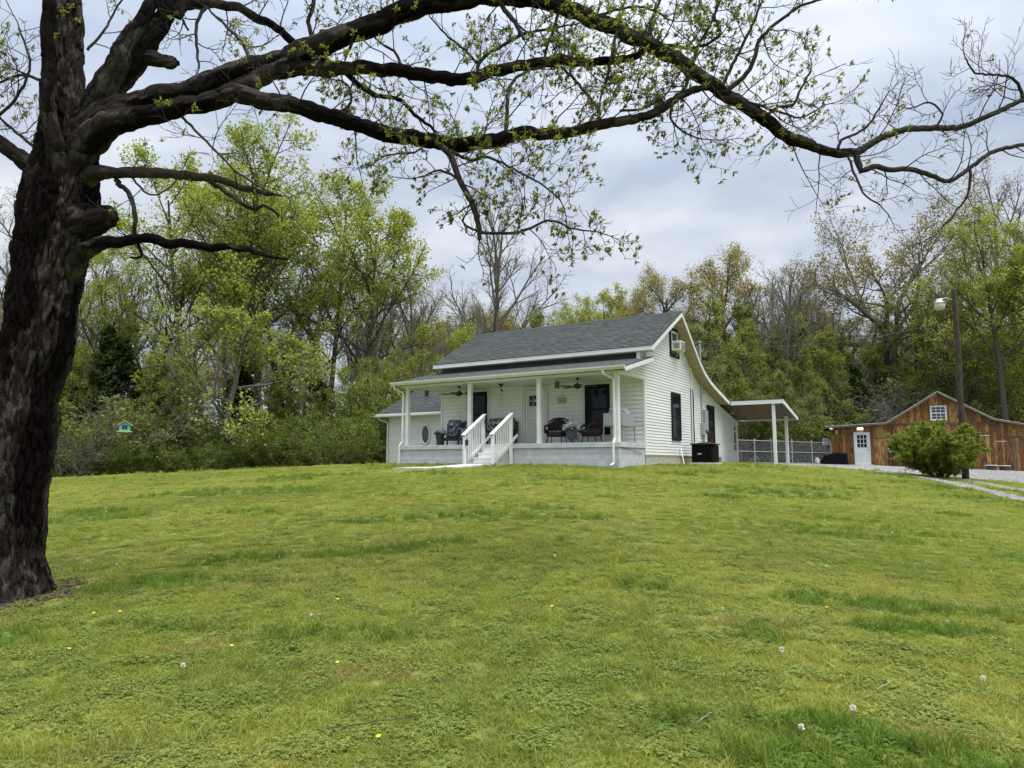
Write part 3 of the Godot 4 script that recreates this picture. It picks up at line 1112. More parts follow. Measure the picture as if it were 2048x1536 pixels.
func make_wing(h: Node3D, gable: Transform3D) -> void:
	# the low wing on the left, set back
	var zf := -1.5
	var x0 := -12.95
	var x1 := WALL_L
	var g := Geo.new()
	g.box(Vector3(x0 + 0.02, -0.3, -7.0), Vector3(x1, 2.14, zf - 0.02))
	g.prism(PackedVector2Array([Vector2(-7.0, 2.14), Vector2(zf - 0.02, 2.14), Vector2(-4.2, 3.35)]), Transform3D(Basis(Vector3(0, 0, 1), Vector3(0, 1, 0), Vector3(-1, 0, 0)), Vector3.ZERO), -x1, -x0 - 0.02)
	var wing := part("wing_wall", g, M.white_paint, h)
	boarding(h, at(0, 0, zf - 0.018), x0 + 0.02, x1 + 0.02, 0.02, 2.08)
	g = Geo.new()
	g.box(Vector3(x0, 0.0, zf - 0.06), Vector3(x0 + 0.08, 2.1, zf + 0.02), 0.004)
	part("corner_trim", g, M.white_paint, wing)
	# roof
	var e := Vector2(zf + 0.36, 2.24)
	var t := Vector2(-4.9, 4.0)
	var s := Vector3(0, t.y - e.y, t.x - e.x)
	var ln := s.length()
	s = s.normalized()
	var nn := Vector3.RIGHT.cross(s)
	var l := -13.5
	g = Geo.new()
	g.obox(Transform3D(Basis(Vector3.RIGHT, s, nn), Vector3((l + x1) / 2, (e.y + t.y) / 2, (e.x + t.x) / 2) - nn * 0.03), Vector3(x1 - l - 0.02, ln - 0.01, 0.05))
	var roof := part("wing_roof", g, M.drip_edge, h)
	tag(part("shingles", shingles(Vector3(l, e.y, e.x) - nn * 0.004, Vector3.RIGHT, s, x1 - l, ln, 103), M.shingle, roof), "", "", "", "stuff")
	g = Geo.new()
	g.box(Vector3(l - 0.02, e.y - 0.13, e.x + 0.0), Vector3(x1 + 0.02, e.y - 0.005, e.x + 0.11), 0.02)
	part("gutter", g, M.gutter, roof)
	g = Geo.new()
	g.box(Vector3(l, e.y - 0.12, zf), Vector3(x1, e.y - 0.1, e.x - 0.002))
	part("eave_soffit", g, M.white_paint, roof)
	downspout(h, [Vector3(-13.28, 2.12, e.x + 0.05), Vector3(-13.26, 2.0, zf + 0.3), Vector3(-13.0, 1.86, zf + 0.05), Vector3(-13.0, 0.02, zf + 0.05)])
	# oval leaded window
	var c := Vector3(-10.8, 1.29, zf + 0.02)
	g = Geo.new()
	var ring := PackedVector3Array()
	var rr := PackedFloat32Array()
	for k in 33:
		var a := TAU * k / 32.0
		ring.append(c + Vector3(cos(a) * 0.235, sin(a) * 0.42, 0.01))
		rr.append(0.045)
	g.tube(ring, rr, 8, false)
	var ov := part("oval_window", g, M.white_paint, h)
	g = Geo.new()
	for k in 32:
		var a := TAU * k / 32.0
		var b := TAU * (k + 1) / 32.0
		g.tri(c + Vector3(0, 0, 0.012), c + Vector3(cos(a) * 0.21, sin(a) * 0.39, 0.012), c + Vector3(cos(b) * 0.21, sin(b) * 0.39, 0.012))
	part("pane", g, M.pane_grey, ov)
	g = Geo.new()
	for k in 5:
		var f := -0.26 + k * 0.13
		for sg in [1.0, -1.0]:
			var p := []
			for q in 60:
				var u := -0.5 + q / 59.0
				var pt := Vector2(u * 0.5 + f * 0.8, u * 1.1 * sg + f * 0.2)
				if (pt.x / 0.2) ** 2 + (pt.y / 0.38) ** 2 < 1.0:
					p.append(pt)
			if p.size() > 2:
				g.rod(c + Vector3(p[0].x, p[0].y, 0.016), c + Vector3(p[-1].x, p[-1].y, 0.016), 0.005, 4)
	part("leading", g, M.pipe_grey, ov)


func make_carport(h: Node3D, zframe: Transform3D) -> void:
	# the side roof, carried on two posts, with a boarded ceiling
	var z0 := -9.35
	var z1 := -12.72
	var xr := 2.78
	var yy := func(z: float) -> float: return 2.84 + (z - z0) / (z1 - z0) * (2.22 - 2.84)
	var g := Geo.new()
	g.quad(Vector3(ROOF_R - 0.05, yy.call(z0) + 0.01, z0), Vector3(xr, yy.call(z0) + 0.01, z0), Vector3(xr, yy.call(z1) + 0.01, z1), Vector3(ROOF_R - 0.05, yy.call(z1) + 0.01, z1))
	g.box(Vector3(ROOF_R + 0.003, yy.call(z0) - 0.012, z0 - 0.02), Vector3(xr, yy.call(z0) + 0.012, z0 + 0.012))
	g.prism(PackedVector2Array([Vector2(z0, yy.call(z0) + 0.012), Vector2(z1, yy.call(z1) + 0.012), Vector2(z1, yy.call(z1) - 0.012), Vector2(z0, yy.call(z0) - 0.012)]), zframe, -xr - 0.012, -xr + 0.03)
	var roof := part("carport_roof", g, M.drip_edge, h)
	g = Geo.new()
	g.box(Vector3(ROOF_R + 0.004, yy.call(z0) - 0.2, z0 - 0.03), Vector3(xr - 0.03, yy.call(z0) - 0.014, z0 + 0.002), 0.004)
	part("fascia", g, M.rake_white, roof)
	g = Geo.new()
	g.prism(PackedVector2Array([Vector2(z0, yy.call(z0) - 0.014), Vector2(z1, yy.call(z1) - 0.014), Vector2(z1, yy.call(z1) - 0.16), Vector2(z0, yy.call(z0) - 0.2)]), zframe, -xr - 0.004, -xr + 0.028)
	part("fascia", g, M.rake_white, roof)
	g = Geo.new()
	g.box(Vector3(0.03, yy.call(z1) - 0.14, z1), Vector3(xr - 0.03, yy.call(z1) - 0.014, z1 + 0.03), 0.004)
	part("fascia", g, M.rake_white, roof)
	var boards := 20
	for k in boards:
		var a := lerpf(z0 - 0.032, z1 + 0.032, float(k) / boards)
		var b := lerpf(z0 - 0.032, z1 + 0.032, (k + 0.93) / boards)
		g = Geo.new()
		g.prism(PackedVector2Array([Vector2(a, yy.call(a) - 0.075), Vector2(b, yy.call(b) - 0.075), Vector2(b, yy.call(b) - 0.06), Vector2(a, yy.call(a) - 0.06)]), zframe, -xr + 0.03, -0.03)
		part("ceiling_board", g, M.carport_wood, roof)
	for z in [-9.5, -12.15]:
		g = Geo.new()
		g.box(Vector3(2.27, -0.3, z - 0.065), Vector3(2.40, yy.call(z) - 0.078, z + 0.065), 0.006)
		part("post", g, M.white_paint, roof)


# ================================================================ porch furniture and yard things
func bent(pts: Array, r: float, sides := 6) -> Geo:
	var g := Geo.new()
	bend(g, pts, r, sides)
	return g


func bend(g: Geo, pts: Array, r: float, sides := 6) -> void:
	var p := PackedVector3Array()
	var q := PackedFloat32Array()
	for a in pts:
		p.append(a)
		q.append(r)
	g.tube(p, q, sides)


# a soft slab: an outline rounded in its corners and puffed in the middle
func cushion(w: float, h: float, d: float) -> Geo:
	var g := Geo.new()
	var nu := 10
	for side in [1.0, -1.0]:
		var first := g.v.size()
		for j in nu + 1:
			for i in nu + 1:
				var u := -1.0 + 2.0 * i / nu
				var v := -1.0 + 2.0 * j / nu
				var puff := pow((1.0 - pow(absf(u), 4.0)) * (1.0 - pow(absf(v), 4.0)), 0.4)
				var x := u * w / 2 * (1.0 - 0.05 * v * v)
				var y := v * h / 2 * (1.0 - 0.05 * u * u)
				g.add(Vector3(x, y, side * d / 2 * puff), Vector3(u * 0.4, v * 0.4, side).normalized(), Vector2(x, y))
		for j in nu:
			for i in nu:
				var a := first + j * (nu + 1) + i
				var b := a + nu + 1
				if side > 0:
					g.ix.append_array(PackedInt32Array([a, b, a + 1, a + 1, b, b + 1]))
				else:
					g.ix.append_array(PackedInt32Array([a, a + 1, b, a + 1, b + 1, b]))
	return g


# a posy: petals and leaves about a centre, as one mass
func posy(r: float, tall: float, count: int, size: float, seed_: int, upright := 0.5) -> Geo:
	var g := Geo.new()
	var q := RandomNumberGenerator.new()
	q.seed = seed_
	for k in count:
		var a := q.randf() * TAU
		var u := sqrt(q.randf())
		var p := Vector3(cos(a) * u * r, tall * (0.25 + q.randf() * 0.75) * (1.0 - u * u * (1.0 - upright)), sin(a) * u * r)
		var s := size * q.randf_range(0.6, 1.2)
		for f in 5:
			var t := TAU * f / 5.0 + q.randf()
			leaf_quad(g, p, Vector3(cos(t), q.randf_range(-0.1, 0.7), sin(t)).normalized(), s, 0.5)
	return g


func patio_bench(label: String, called: String, w: float, t: Transform3D, group := "") -> void:
	# dark wooden outdoor seat with patterned cushions
	var o := thing(called, label, "bench" if w > 1.0 else "armchair", t, group)
	for s in [-1.0, 1.0]:
		var g := Geo.new()
		g.box(Vector3(s * w / 2 - 0.03, 0, 0.24), Vector3(s * w / 2 + 0.03, 0.58, 0.3), 0.006)
		part("leg", g, M.dark_wood, o)
		g = Geo.new()
		g.obox(Transform3D(Basis(Vector3.RIGHT, -0.12), Vector3(s * w / 2, 0.45, -0.3)), Vector3(0.055, 0.94, 0.06), 0.006)
		part("leg", g, M.dark_wood, o)
		g = Geo.new()
		g.box(Vector3(s * w / 2 - 0.05, 0.58, -0.34), Vector3(s * w / 2 + 0.05, 0.62, 0.34), 0.01)
		part("armrest", g, M.dark_wood, o)
	var g2 := Geo.new()
	g2.box(Vector3(-w / 2 + 0.03, 0.2, 0.22), Vector3(w / 2 - 0.03, 0.32, 0.26), 0.006)
	g2.box(Vector3(-w / 2 + 0.03, 0.29, -0.3), Vector3(w / 2 - 0.03, 0.33, 0.219), 0.006)
	part("seat", g2, M.dark_wood, o)
	for k in int(w / 0.16):
		var x := -w / 2 + 0.1 + k * (w - 0.2) / maxf(1, int(w / 0.16) - 1)
		var g3 := Geo.new()
		g3.obox(Transform3D(Basis(Vector3.RIGHT, -0.2), Vector3(x, 0.65, -0.3)), Vector3(0.06, 0.6, 0.02), 0.003)
		part("back_slat", g3, M.dark_wood, o)
	part("seat_cushion", cushion(w - 0.1, 0.56, 0.14), M.cushion, o, Transform3D(Basis(Vector3.RIGHT, -PI / 2), Vector3(0, 0.4, 0.0)))
	part("back_cushion", cushion(w - 0.08, 0.62, 0.16), M.cushion, o, Transform3D(Basis(Vector3.RIGHT, -0.2), Vector3(0, 0.76, -0.21)))


func wicker_chair(label: String, t: Transform3D) -> void:
	var o := thing("wicker_chair", label, "chair", t, "")
	# seat drum
	var g := Geo.new()
	g.box(Vector3(-0.29, 0.26, -0.26), Vector3(0.29, 0.40, 0.28), 0.04)
	part("seat", g, M.wicker, o)
	# rounded back, woven in rows
	var b := Geo.new()
	for j in 13:
		var y := 0.44 + j * 0.038
		var f := float(j) / 12.0
		var half := 0.34 * (1.0 - 0.55 * pow(maxf(0.0, f - 0.45) / 0.55, 2.2)) * (0.82 + 0.18 * minf(1.0, f * 3.0))
		var row := []
		for i in 9:
			var u := -1.0 + i / 4.0
			row.append(Vector3(u * half, y, -0.27 - 0.05 * f + 0.09 * u * u))
		bend(b, row, 0.021, 6)
	part("backrest", b, M.wicker, o)
	part("rim", bent([Vector3(-0.3, 0.42, -0.18), Vector3(-0.38, 0.62, -0.2), Vector3(-0.35, 0.82, -0.26), Vector3(-0.22, 0.92, -0.31), Vector3(0, 0.945, -0.33), Vector3(0.22, 0.92, -0.31), Vector3(0.35, 0.82, -0.26), Vector3(0.38, 0.62, -0.2), Vector3(0.3, 0.42, -0.18)], 0.03, 8), M.wicker, o)
	for s in [-1.0, 1.0]:
		part("armrest", bent([Vector3(s * 0.34, 0.66, -0.2), Vector3(s * 0.36, 0.67, 0.0), Vector3(s * 0.355, 0.65, 0.18), Vector3(s * 0.34, 0.56, 0.27), Vector3(s * 0.32, 0.38, 0.28)], 0.04, 8), M.wicker, o)
		var w := Geo.new()
		w.box(Vector3(s * 0.32 - 0.02, 0.36, -0.22), Vector3(s * 0.32 + 0.02, 0.52, 0.22), 0.015)
		part("side_panel", w, M.wicker, o)
		for z in [[0.23, 0.02], [-0.22, -0.08]]:
			part("leg", bent([Vector3(s * 0.26, 0.28, z[0]), Vector3(s * 0.29, 0.0, z[0] + z[1])], 0.018, 8), M.wicker, o)
	part("seat_cushion", cushion(0.52, 0.5, 0.09), M.cushion, o, Transform3D(Basis(Vector3.RIGHT, -PI / 2), Vector3(0, 0.43, 0.02)))


func folding_table(label: String, t: Transform3D, m: Material) -> void:
	var o := thing("folding_table", label, "table", t)
	var g := Geo.new()
	g.lathe(Transform3D(), [Vector2(0.0, 0.44), Vector2(0.25, 0.44), Vector2(0.255, 0.45), Vector2(0.25, 0.46), Vector2(0.0, 0.46)], 18)
	part("tabletop", g, m, o)
	for s in [-0.17, 0.17]:
		for q in [-1.0, 1.0]:
			part("leg", bent([Vector3(-0.2 * q, 0.0, s * (1.0 - 0.06 * q)), Vector3(0.18 * q, 0.44, s * (1.0 - 0.06 * q))], 0.009), m, o)
	part("stretcher", bent([Vector3(0.0, 0.22, -0.17), Vector3(0.0, 0.22, 0.17)], 0.008), m, o)


func ceiling_fan(label: String, t: Transform3D, spin: float) -> void:
	var o := thing("ceiling_fan", label, "fan", t)
	var g := Geo.new()
	g.lathe(Transform3D(), [Vector2(0.0, 0.0), Vector2(0.07, 0.0), Vector2(0.065, -0.03), Vector2(0.03, -0.06), Vector2(0.0, -0.06)], 14)
	part("canopy", g, M.bronze_fan, o)
	g = Geo.new()
	g.rod(Vector3(0, -0.05, 0), Vector3(0, -0.2, 0), 0.013)
	part("downrod", g, M.bronze_fan, o)
	g = Geo.new()
	g.lathe(Transform3D(), [Vector2(0.0, -0.19), Vector2(0.05, -0.19), Vector2(0.12, -0.225), Vector2(0.14, -0.26), Vector2(0.14, -0.3), Vector2(0.1, -0.34), Vector2(0.06, -0.37), Vector2(0.0, -0.375)], 18)
	part("motor", g, M.bronze_fan, o)
	for k in 5:
		var a := spin + TAU * k / 5.0
		var b := Geo.new()
		var f := Transform3D(Basis(Vector3.UP, a) * Basis(Vector3.RIGHT, 0.2), Vector3(0, -0.3, 0))
		b.prism(PackedVector2Array([Vector2(0.2, -0.045), Vector2(0.35, -0.065), Vector2(0.62, -0.075), Vector2(0.68, -0.05), Vector2(0.7, 0.0), Vector2(0.68, 0.05), Vector2(0.62, 0.075), Vector2(0.35, 0.065), Vector2(0.2, 0.045)]), f * Transform3D(Basis(Vector3.RIGHT, -PI / 2), Vector3.ZERO), -0.004, 0.004)
		var bl := part("blade", b, M.fan_blade, o)
		b = Geo.new()
		b.obox(f * at(0.17, 0.0, 0.0), Vector3(0.14, 0.012, 0.03))
		part("bracket", b, M.bronze_fan, bl)


func make_porch_things() -> void:
	var S := SLAB + 0.002
	# --- stairs and their rails
	var st := thing("porch_steps", "white painted steps with concrete risers up to the porch door", "steps", on_house(Vector3.ZERO))
	for k in 4:
		var g := Geo.new()
		var y := 0.03 + k * 0.175
		g.box(Vector3(-5.03, -0.35 if k == 0 else y - 0.03, 3.42 - (k + 1) * 0.285), Vector3(-4.12, y, 3.42 - k * 0.285), 0.008)
		part("step", g, M.concrete if k == 0 else M.white_paint, st)
		if k > 0:
			g = Geo.new()
			g.box(Vector3(-5.02, y - 0.176, 3.40 - (k + 1) * 0.285), Vector3(-4.13, y - 0.032, 3.40 - k * 0.285))
			part("riser", g, M.white_paint, st)
	for s in [-5.0, -4.1]:
		var g := Geo.new()
		g.prism(PackedVector2Array([Vector2(2.28, -0.3), Vector2(3.1, -0.3), Vector2(3.1, 0.0), Vector2(2.28, 0.53)]), Transform3D(Basis(Vector3(0, 0, 1), Vector3(0, 1, 0), Vector3(-1, 0, 0)), Vector3.ZERO), -s - 0.02, -s + 0.01)
		part("stringer", g, M.concrete, st)
	for side in [[-5.15, "white stair railing with balusters to the left of the porch door steps"], [-4.0, "white stair railing with balusters to the right of the porch door steps"]]:
		var x: float = side[0]
		var o := thing("stair_railing", "white balustered railing on the %s of the porch steps" % ("armchair side" if x < -4.5 else "wicker chair side"), "railing", on_house(Vector3(x, 0, 0)))
		var zt := 2.30
		var zb := 3.46
		var g := Geo.new()
		g.box(Vector3(-0.05, -0.32, zb - 0.05), Vector3(0.05, 0.94, zb + 0.05), 0.006)
		part("post", g, M.white_paint, o)
		g = Geo.new()
		g.box(Vector3(-0.05, -0.32 if x > -4.5 else 0.3, zt - 0.05 + 0.02), Vector3(0.05, 1.72, zt + 0.07), 0.006)
		part("post", g, M.white_paint, o)
		var d := Vector3(0, 1.74 - 0.95, zt - 0.06 - zb - 0.09)
		var nn := d.normalized()
		var up := Vector3.RIGHT.cross(nn)
		if up.y < 0:
			up = -up
		var mid := (Vector3(0, 0.95, zb + 0.09) + Vector3(0, 1.74, zt - 0.06)) / 2
		g = Geo.new()
		g.obox(Transform3D(Basis(Vector3.RIGHT, up, Vector3.RIGHT.cross(up)), mid + up * 0.02), Vector3(0.15, 0.035, d.length()), 0.006)
		part("handrail", g, M.white_paint, o)
		g = Geo.new()
		g.obox(Transform3D(Basis(Vector3.RIGHT, up, Vector3.RIGHT.cross(up)), mid - up * 0.06), Vector3(0.04, 0.09, d.length() - 0.25), 0.005)
		part("top_rail", g, M.white_paint, o)
		g = Geo.new()
		g.obox(Transform3D(Basis(Vector3.RIGHT, up, Vector3.RIGHT.cross(up)), mid - up * 0.80 - Vector3(0, 0.02, 0)), Vector3(0.04, 0.10, d.length() - 0.12), 0.005)
		part("bottom_rail", g, M.white_paint, o)
		for k in 8:
			var f := (k + 1.0) / 9.0
			var z := lerpf(zb - 0.05, zt + 0.07, f)
			var yt := lerpf(0.95, 1.74, (zb + 0.09 - z) / (zb + 0.15 - zt)) - 0.02
			g = Geo.new()
			g.box(Vector3(0.021, yt - 1.03, z - 0.018), Vector3(0.052, yt - 0.02, z + 0.018), 0.003)
			part("baluster", g, M.white_paint, o)
	# small black lamps on the left railing's posts
	for p in [Vector3(-5.08, 0.72, 3.47), Vector3(-5.06, 1.5, 2.33)]:
		var o := thing("post_lamp", "small black box lamp on the stair railing's %s post" % ("lower" if p.y < 1.0 else "upper"), "lamp", on_house(p))
		var g := Geo.new()
		g.box(Vector3(-0.005, -0.1, -0.05), Vector3(0.07, 0.1, 0.05), 0.01)
		part("housing", g, M.black_metal, o)
		g = Geo.new()
		g.box(Vector3(0.0705, -0.06, -0.03), Vector3(0.074, 0.04, 0.03))
		part("lens", g, M.pane_grey, o)
	# --- concrete walk in front of the steps
	var wk := Geo.new()
	for k in 4:
		var za := 3.44 + k * 0.92
		wk = Geo.new()
		var ya := land_h(Vector3(-4.55, 0, za))
		var yb := land_h(Vector3(-4.55, 0, za + 0.91))
		wk.prism(PackedVector2Array([Vector2(za, ya + 0.05), Vector2(za + 0.91, yb + 0.05), Vector2(za + 0.91, yb - 0.1), Vector2(za, ya - 0.1)]), Transform3D(Basis(Vector3(0, 0, 1), Vector3(0, 1, 0), Vector3(-1, 0, 0)), Vector3.ZERO), 3.98, 5.14)
		var o := part("walk_slab", wk, M.concrete, self, house_frame)
		tag(o, "", "", "", "structure")
	# --- seats
	patio_bench("dark wooden armchair with blue floral cushions beside the oval window", "cushioned_armchair", 0.62, on_house(Vector3(-7.75, S, 0.62), 0.35))
	patio_bench("wide dark wooden bench with blue floral cushions behind the stair railings", "cushioned_bench", 1.3, on_house(Vector3(-5.75, S, 0.45), 0.0))
	wicker_chair("dark brown wicker armchair beside the porch door", on_house(Vector3(-2.95, S, 0.95), 0.15))
	wicker_chair("dark brown wicker armchair standing before the dark window", on_house(Vector3(-1.62, S, 0.85), -0.75))
	folding_table("small round folding metal table between the two wicker chairs", on_house(Vector3(-2.25, S, 0.75), 0.2), M.black_metal)
	folding_table("small dark folding table beside the cushioned armchair", on_house(Vector3(-7.0, S, 1.0), 0.1), M.dark_wood)
	# --- pots
	var o2 := thing("flower_pot", "slim pale vase with blue flowers on the folding table", "plant", on_house(Vector3(-7.0, S + 0.462, 1.0)))
	var g2 := Geo.new()
	g2.lathe(Transform3D(), [Vector2(0, 0), Vector2(0.05, 0), Vector2(0.06, 0.1), Vector2(0.045, 0.17), Vector2(0.05, 0.18), Vector2(0.0, 0.17)], 14)
	part("vase", g2, M.concrete, o2)
	var fl := part("flowers", posy(0.15, 0.36, 90, 0.06, 3, 0.9), M.petal_blue, o2, at(0, 0.14, 0))
	tag(fl, "", "", "", "stuff")
	o2 = thing("urn_planter", "fluted grey urn of white flowers on the porch edge", "plant", on_house(Vector3(-2.02, S, 1.6)))
	g2 = Geo.new()
	g2.lathe(Transform3D(), [Vector2(0, 0), Vector2(0.13, 0.0), Vector2(0.13, 0.03), Vector2(0.07, 0.06), Vector2(0.065, 0.1), Vector2(0.13, 0.16), Vector2(0.17, 0.26), Vector2(0.19, 0.4), Vector2(0.24, 0.42), Vector2(0.24, 0.45), Vector2(0.2, 0.45), Vector2(0.19, 0.41), Vector2(0, 0.41)], 22)
	part("urn", g2, M.urn_grey, o2)
	for k in 16:
		var a := TAU * k / 16.0
		g2 = Geo.new()
		g2.rod(Vector3(cos(a) * 0.145, 0.18, sin(a) * 0.145), Vector3(cos(a) * 0.19, 0.4, sin(a) * 0.19), 0.014, 5)
		part("flute", g2, M.urn_grey, o2)
	tag(part("flowers", posy(0.27, 0.34, 190, 0.075, 4, 0.6), M.petal_white, o2, at(0, 0.4, 0)), "", "", "", "stuff")
	tag(part("foliage", posy(0.25, 0.22, 90, 0.06, 5, 0.5), M.pot_leaf, o2, at(0, 0.38, 0)), "", "", "", "stuff")
	o2 = thing("tall_planter", "square dark green planter of white flowers before the armchair", "plant", on_house(Vector3(-7.62, S, 1.62)))
	g2 = Geo.new()
	g2.lathe(Transform3D(), [Vector2(0, 0), Vector2(0.15, 0.0), Vector2(0.15, 0.02), Vector2(0.12, 0.04), Vector2(0.17, 0.4), Vector2(0.2, 0.41), Vector2(0.2, 0.45), Vector2(0.17, 0.45), Vector2(0.16, 0.4), Vector2(0, 0.4)], 16)
	part("pot", g2, M.pot_green, o2)
	tag(part("flowers", posy(0.2, 0.28, 70, 0.07, 6, 0.6), M.petal_white, o2, at(0.04, 0.4, 0)), "", "", "", "stuff")
	tag(part("foliage", posy(0.22, 0.16, 90, 0.07, 7, 0.5), M.pot_leaf, o2, at(0, 0.38, 0)), "", "", "", "stuff")
	# --- galvanised planter box on wooden legs
	o2 = thing("planter_stand", "galvanized metal planter box of white flowers on tall wooden legs", "planter", on_house(Vector3(-0.5, S, 1.06), 0.0))
	g2 = Geo.new()
	for w in [[Vector3(-0.33, 0.58, 0.5), Vector3(0.33, 0.98, 0.515)], [Vector3(-0.33, 0.58, -0.515), Vector3(0.33, 0.98, -0.5)], [Vector3(-0.345, 0.58, -0.515), Vector3(-0.33, 0.98, 0.515)], [Vector3(0.33, 0.58, -0.515), Vector3(0.345, 0.98, 0.515)]]:
		var gg := Geo.new()
		gg.box(w[0], w[1], 0.004)
		part("panel", gg, M.galvanized, o2)
	g2.box(Vector3(-0.32, 0.6, -0.49), Vector3(0.32, 0.9, 0.49))
	part("soil", g2, M.soil, o2)
	g2 = Geo.new()
	g2.box(Vector3(-0.37, 0.54, -0.54), Vector3(0.37, 0.578, 0.54), 0.006)
	part("shelf", g2, M.raw_wood, o2)
	for sx in [-0.33, 0.33]:
		for sz in [-0.5, 0.5]:
			g2 = Geo.new()
			var splay := Vector3(signf(sx) * 0.03, 0, signf(sz) * 0.03)
			g2.tube(PackedVector3Array([Vector3(sx, 0.54, sz), Vector3(sx, 0.0, sz) + splay]), PackedFloat32Array([0.028, 0.022]), 4)
			part("leg", g2, M.raw_wood, o2)
	var fb := posy(0.3, 0.3, 110, 0.07, 8, 0.9)
	for k in fb.v.size():
		fb.v[k].z *= 1.6
	tag(part("flowers", fb, M.petal_white, o2, at(0, 0.86, 0)), "", "", "", "stuff")
	# --- fans, hangings, lamp, sign
	ceiling_fan("dark ceiling fan hanging in front of the window beside the planter box", on_house(Vector3(-1.95, CEIL, 1.25)), 0.35)
	ceiling_fan("dark ceiling fan hanging above the cushioned armchair", on_house(Vector3(-7.0, CEIL, 1.25)), 1.1)
	for s in [[Vector3(-2.55, CEIL, 1.62), "pale green cylinder lantern hanging beside the ceiling fan and planter box"], [Vector3(-8.3, CEIL, 1.62), "dark green cylinder lantern hanging by the corner post near the oval window"]]:
		var o := thing("hanging_lantern", s[1], "lantern", on_house(s[0]))
		part("cord", bent([Vector3(0, 0, 0), Vector3(0, -0.12, 0)], 0.005, 4), M.wire, o)
		var g := Geo.new()
		g.lathe(Transform3D(), [Vector2(0, -0.11), Vector2(0.05, -0.12), Vector2(0.082, -0.13), Vector2(0.082, -0.35), Vector2(0.07, -0.36), Vector2(0, -0.36)], 14)
		part("shade", g, M.lantern_green, o)
	for s in [[Vector3(-4.92, CEIL, 1.5), true], [Vector3(-6.62, CEIL, 1.3), false]]:
		var o := thing("wind_chime", "glass ball wind chime with metal tubes hanging by the door" if s[1] else "glass ball on a string hanging before the dark window", "wind chime" if s[1] else "ornament", on_house(s[0]))
		part("cord", bent([Vector3(0, 0, 0), Vector3(0, -0.62 if s[1] else -0.95, 0)], 0.003, 4), M.wire, o)
		var g := Geo.new()
		var pf := []
		for k in 9:
			pf.append(Vector2(0.055 * sin(PI * k / 8.0), -0.28 - 0.055 * cos(PI * (8 - k) / 8.0)))
		g.lathe(Transform3D(), pf, 14)
		part("glass_ball", g, M.blue_glass, o)
		if s[1]:
			g = Geo.new()
			g.lathe(Transform3D(), [Vector2(0, -0.43), Vector2(0.07, -0.435), Vector2(0.07, -0.45), Vector2(0, -0.455)], 12)
			part("disc", g, M.copper, o)
			for k in 5:
				var a := TAU * k / 5.0
				part("chime_tube", bent([Vector3(cos(a) * 0.05, -0.5, sin(a) * 0.05), Vector3(cos(a) * 0.05, -0.78 - 0.04 * k, sin(a) * 0.05)], 0.011, 6), M.pipe_grey, o)
	var pl := thing("porch_light", "flat black flush light on the porch ceiling near the door", "lamp", on_house(Vector3(-5.2, CEIL, 1.1)))
	var gl := Geo.new()
	gl.lathe(Transform3D(), [Vector2(0, 0), Vector2(0.1, 0), Vector2(0.11, -0.02), Vector2(0.06, -0.05), Vector2(0.05, -0.1), Vector2(0, -0.11)], 12)
	part("fitting", gl, M.black_metal, pl)
	var sg := thing("wall_sign", "small cream hanging sign on the porch wall beside the door", "sign", on_house(Vector3(-3.2, 2.33, 0.018)))
	gl = Geo.new()
	gl.box(Vector3(-0.18, -0.11, 0.005), Vector3(0.18, 0.11, 0.02), 0.004)
	part("board", gl, M.sign_cream, sg)
	part("string", bent([Vector3(-0.12, 0.11, 0.012), Vector3(0, 0.25, 0.012), Vector3(0.12, 0.11, 0.012)], 0.006, 4), M.sign_ink, sg)
	gl = Geo.new()
	for k in 3:
		for j in 6:
			gl.box(Vector3(-0.13 + j * 0.045, -0.065 + k * 0.055, 0.0205), Vector3(-0.1 + j * 0.045, -0.04 + k * 0.055, 0.022))
	tag(part("faded_lettering", gl, M.sign_ink, sg), "", "", "", "stuff")
	# ornament on the second post
	var bf := thing("post_ornament", "small metal dragonfly ornament on the porch post by the door", "ornament", on_house(Vector3(-3.09, 2.16, 2.0)))
	gl = Geo.new()
	gl.rod(Vector3(0, -0.08, 0.03), Vector3(0, 0.12, 0.08), 0.012, 6)
	part("body", gl, M.copper, bf)
	for s in [-1.0, 1.0]:
		for k in 2:
			gl = Geo.new()
			gl.obox(Transform3D(Basis(Vector3.BACK, s * (0.3 - 0.7 * k)), Vector3(s * 0.06, 0.03 - k * 0.05, 0.05)), Vector3(0.11, 0.03, 0.006))
			part("wing", gl, M.copper, bf)
	# doormat
	var dm := thing("doormat", "dark doormat lying before the porch door", "mat", on_house(Vector3(-4.35, S, 0.45)))
	gl = Geo.new()
	gl.box(Vector3(-0.38, 0, -0.25), Vector3(0.38, 0.015, 0.25), 0.004)
	part("mat", gl, M.dark_wood, dm)


func land_h(p: Vector3) -> float:
	var w := house_frame * p
	return land(w.x, w.z)


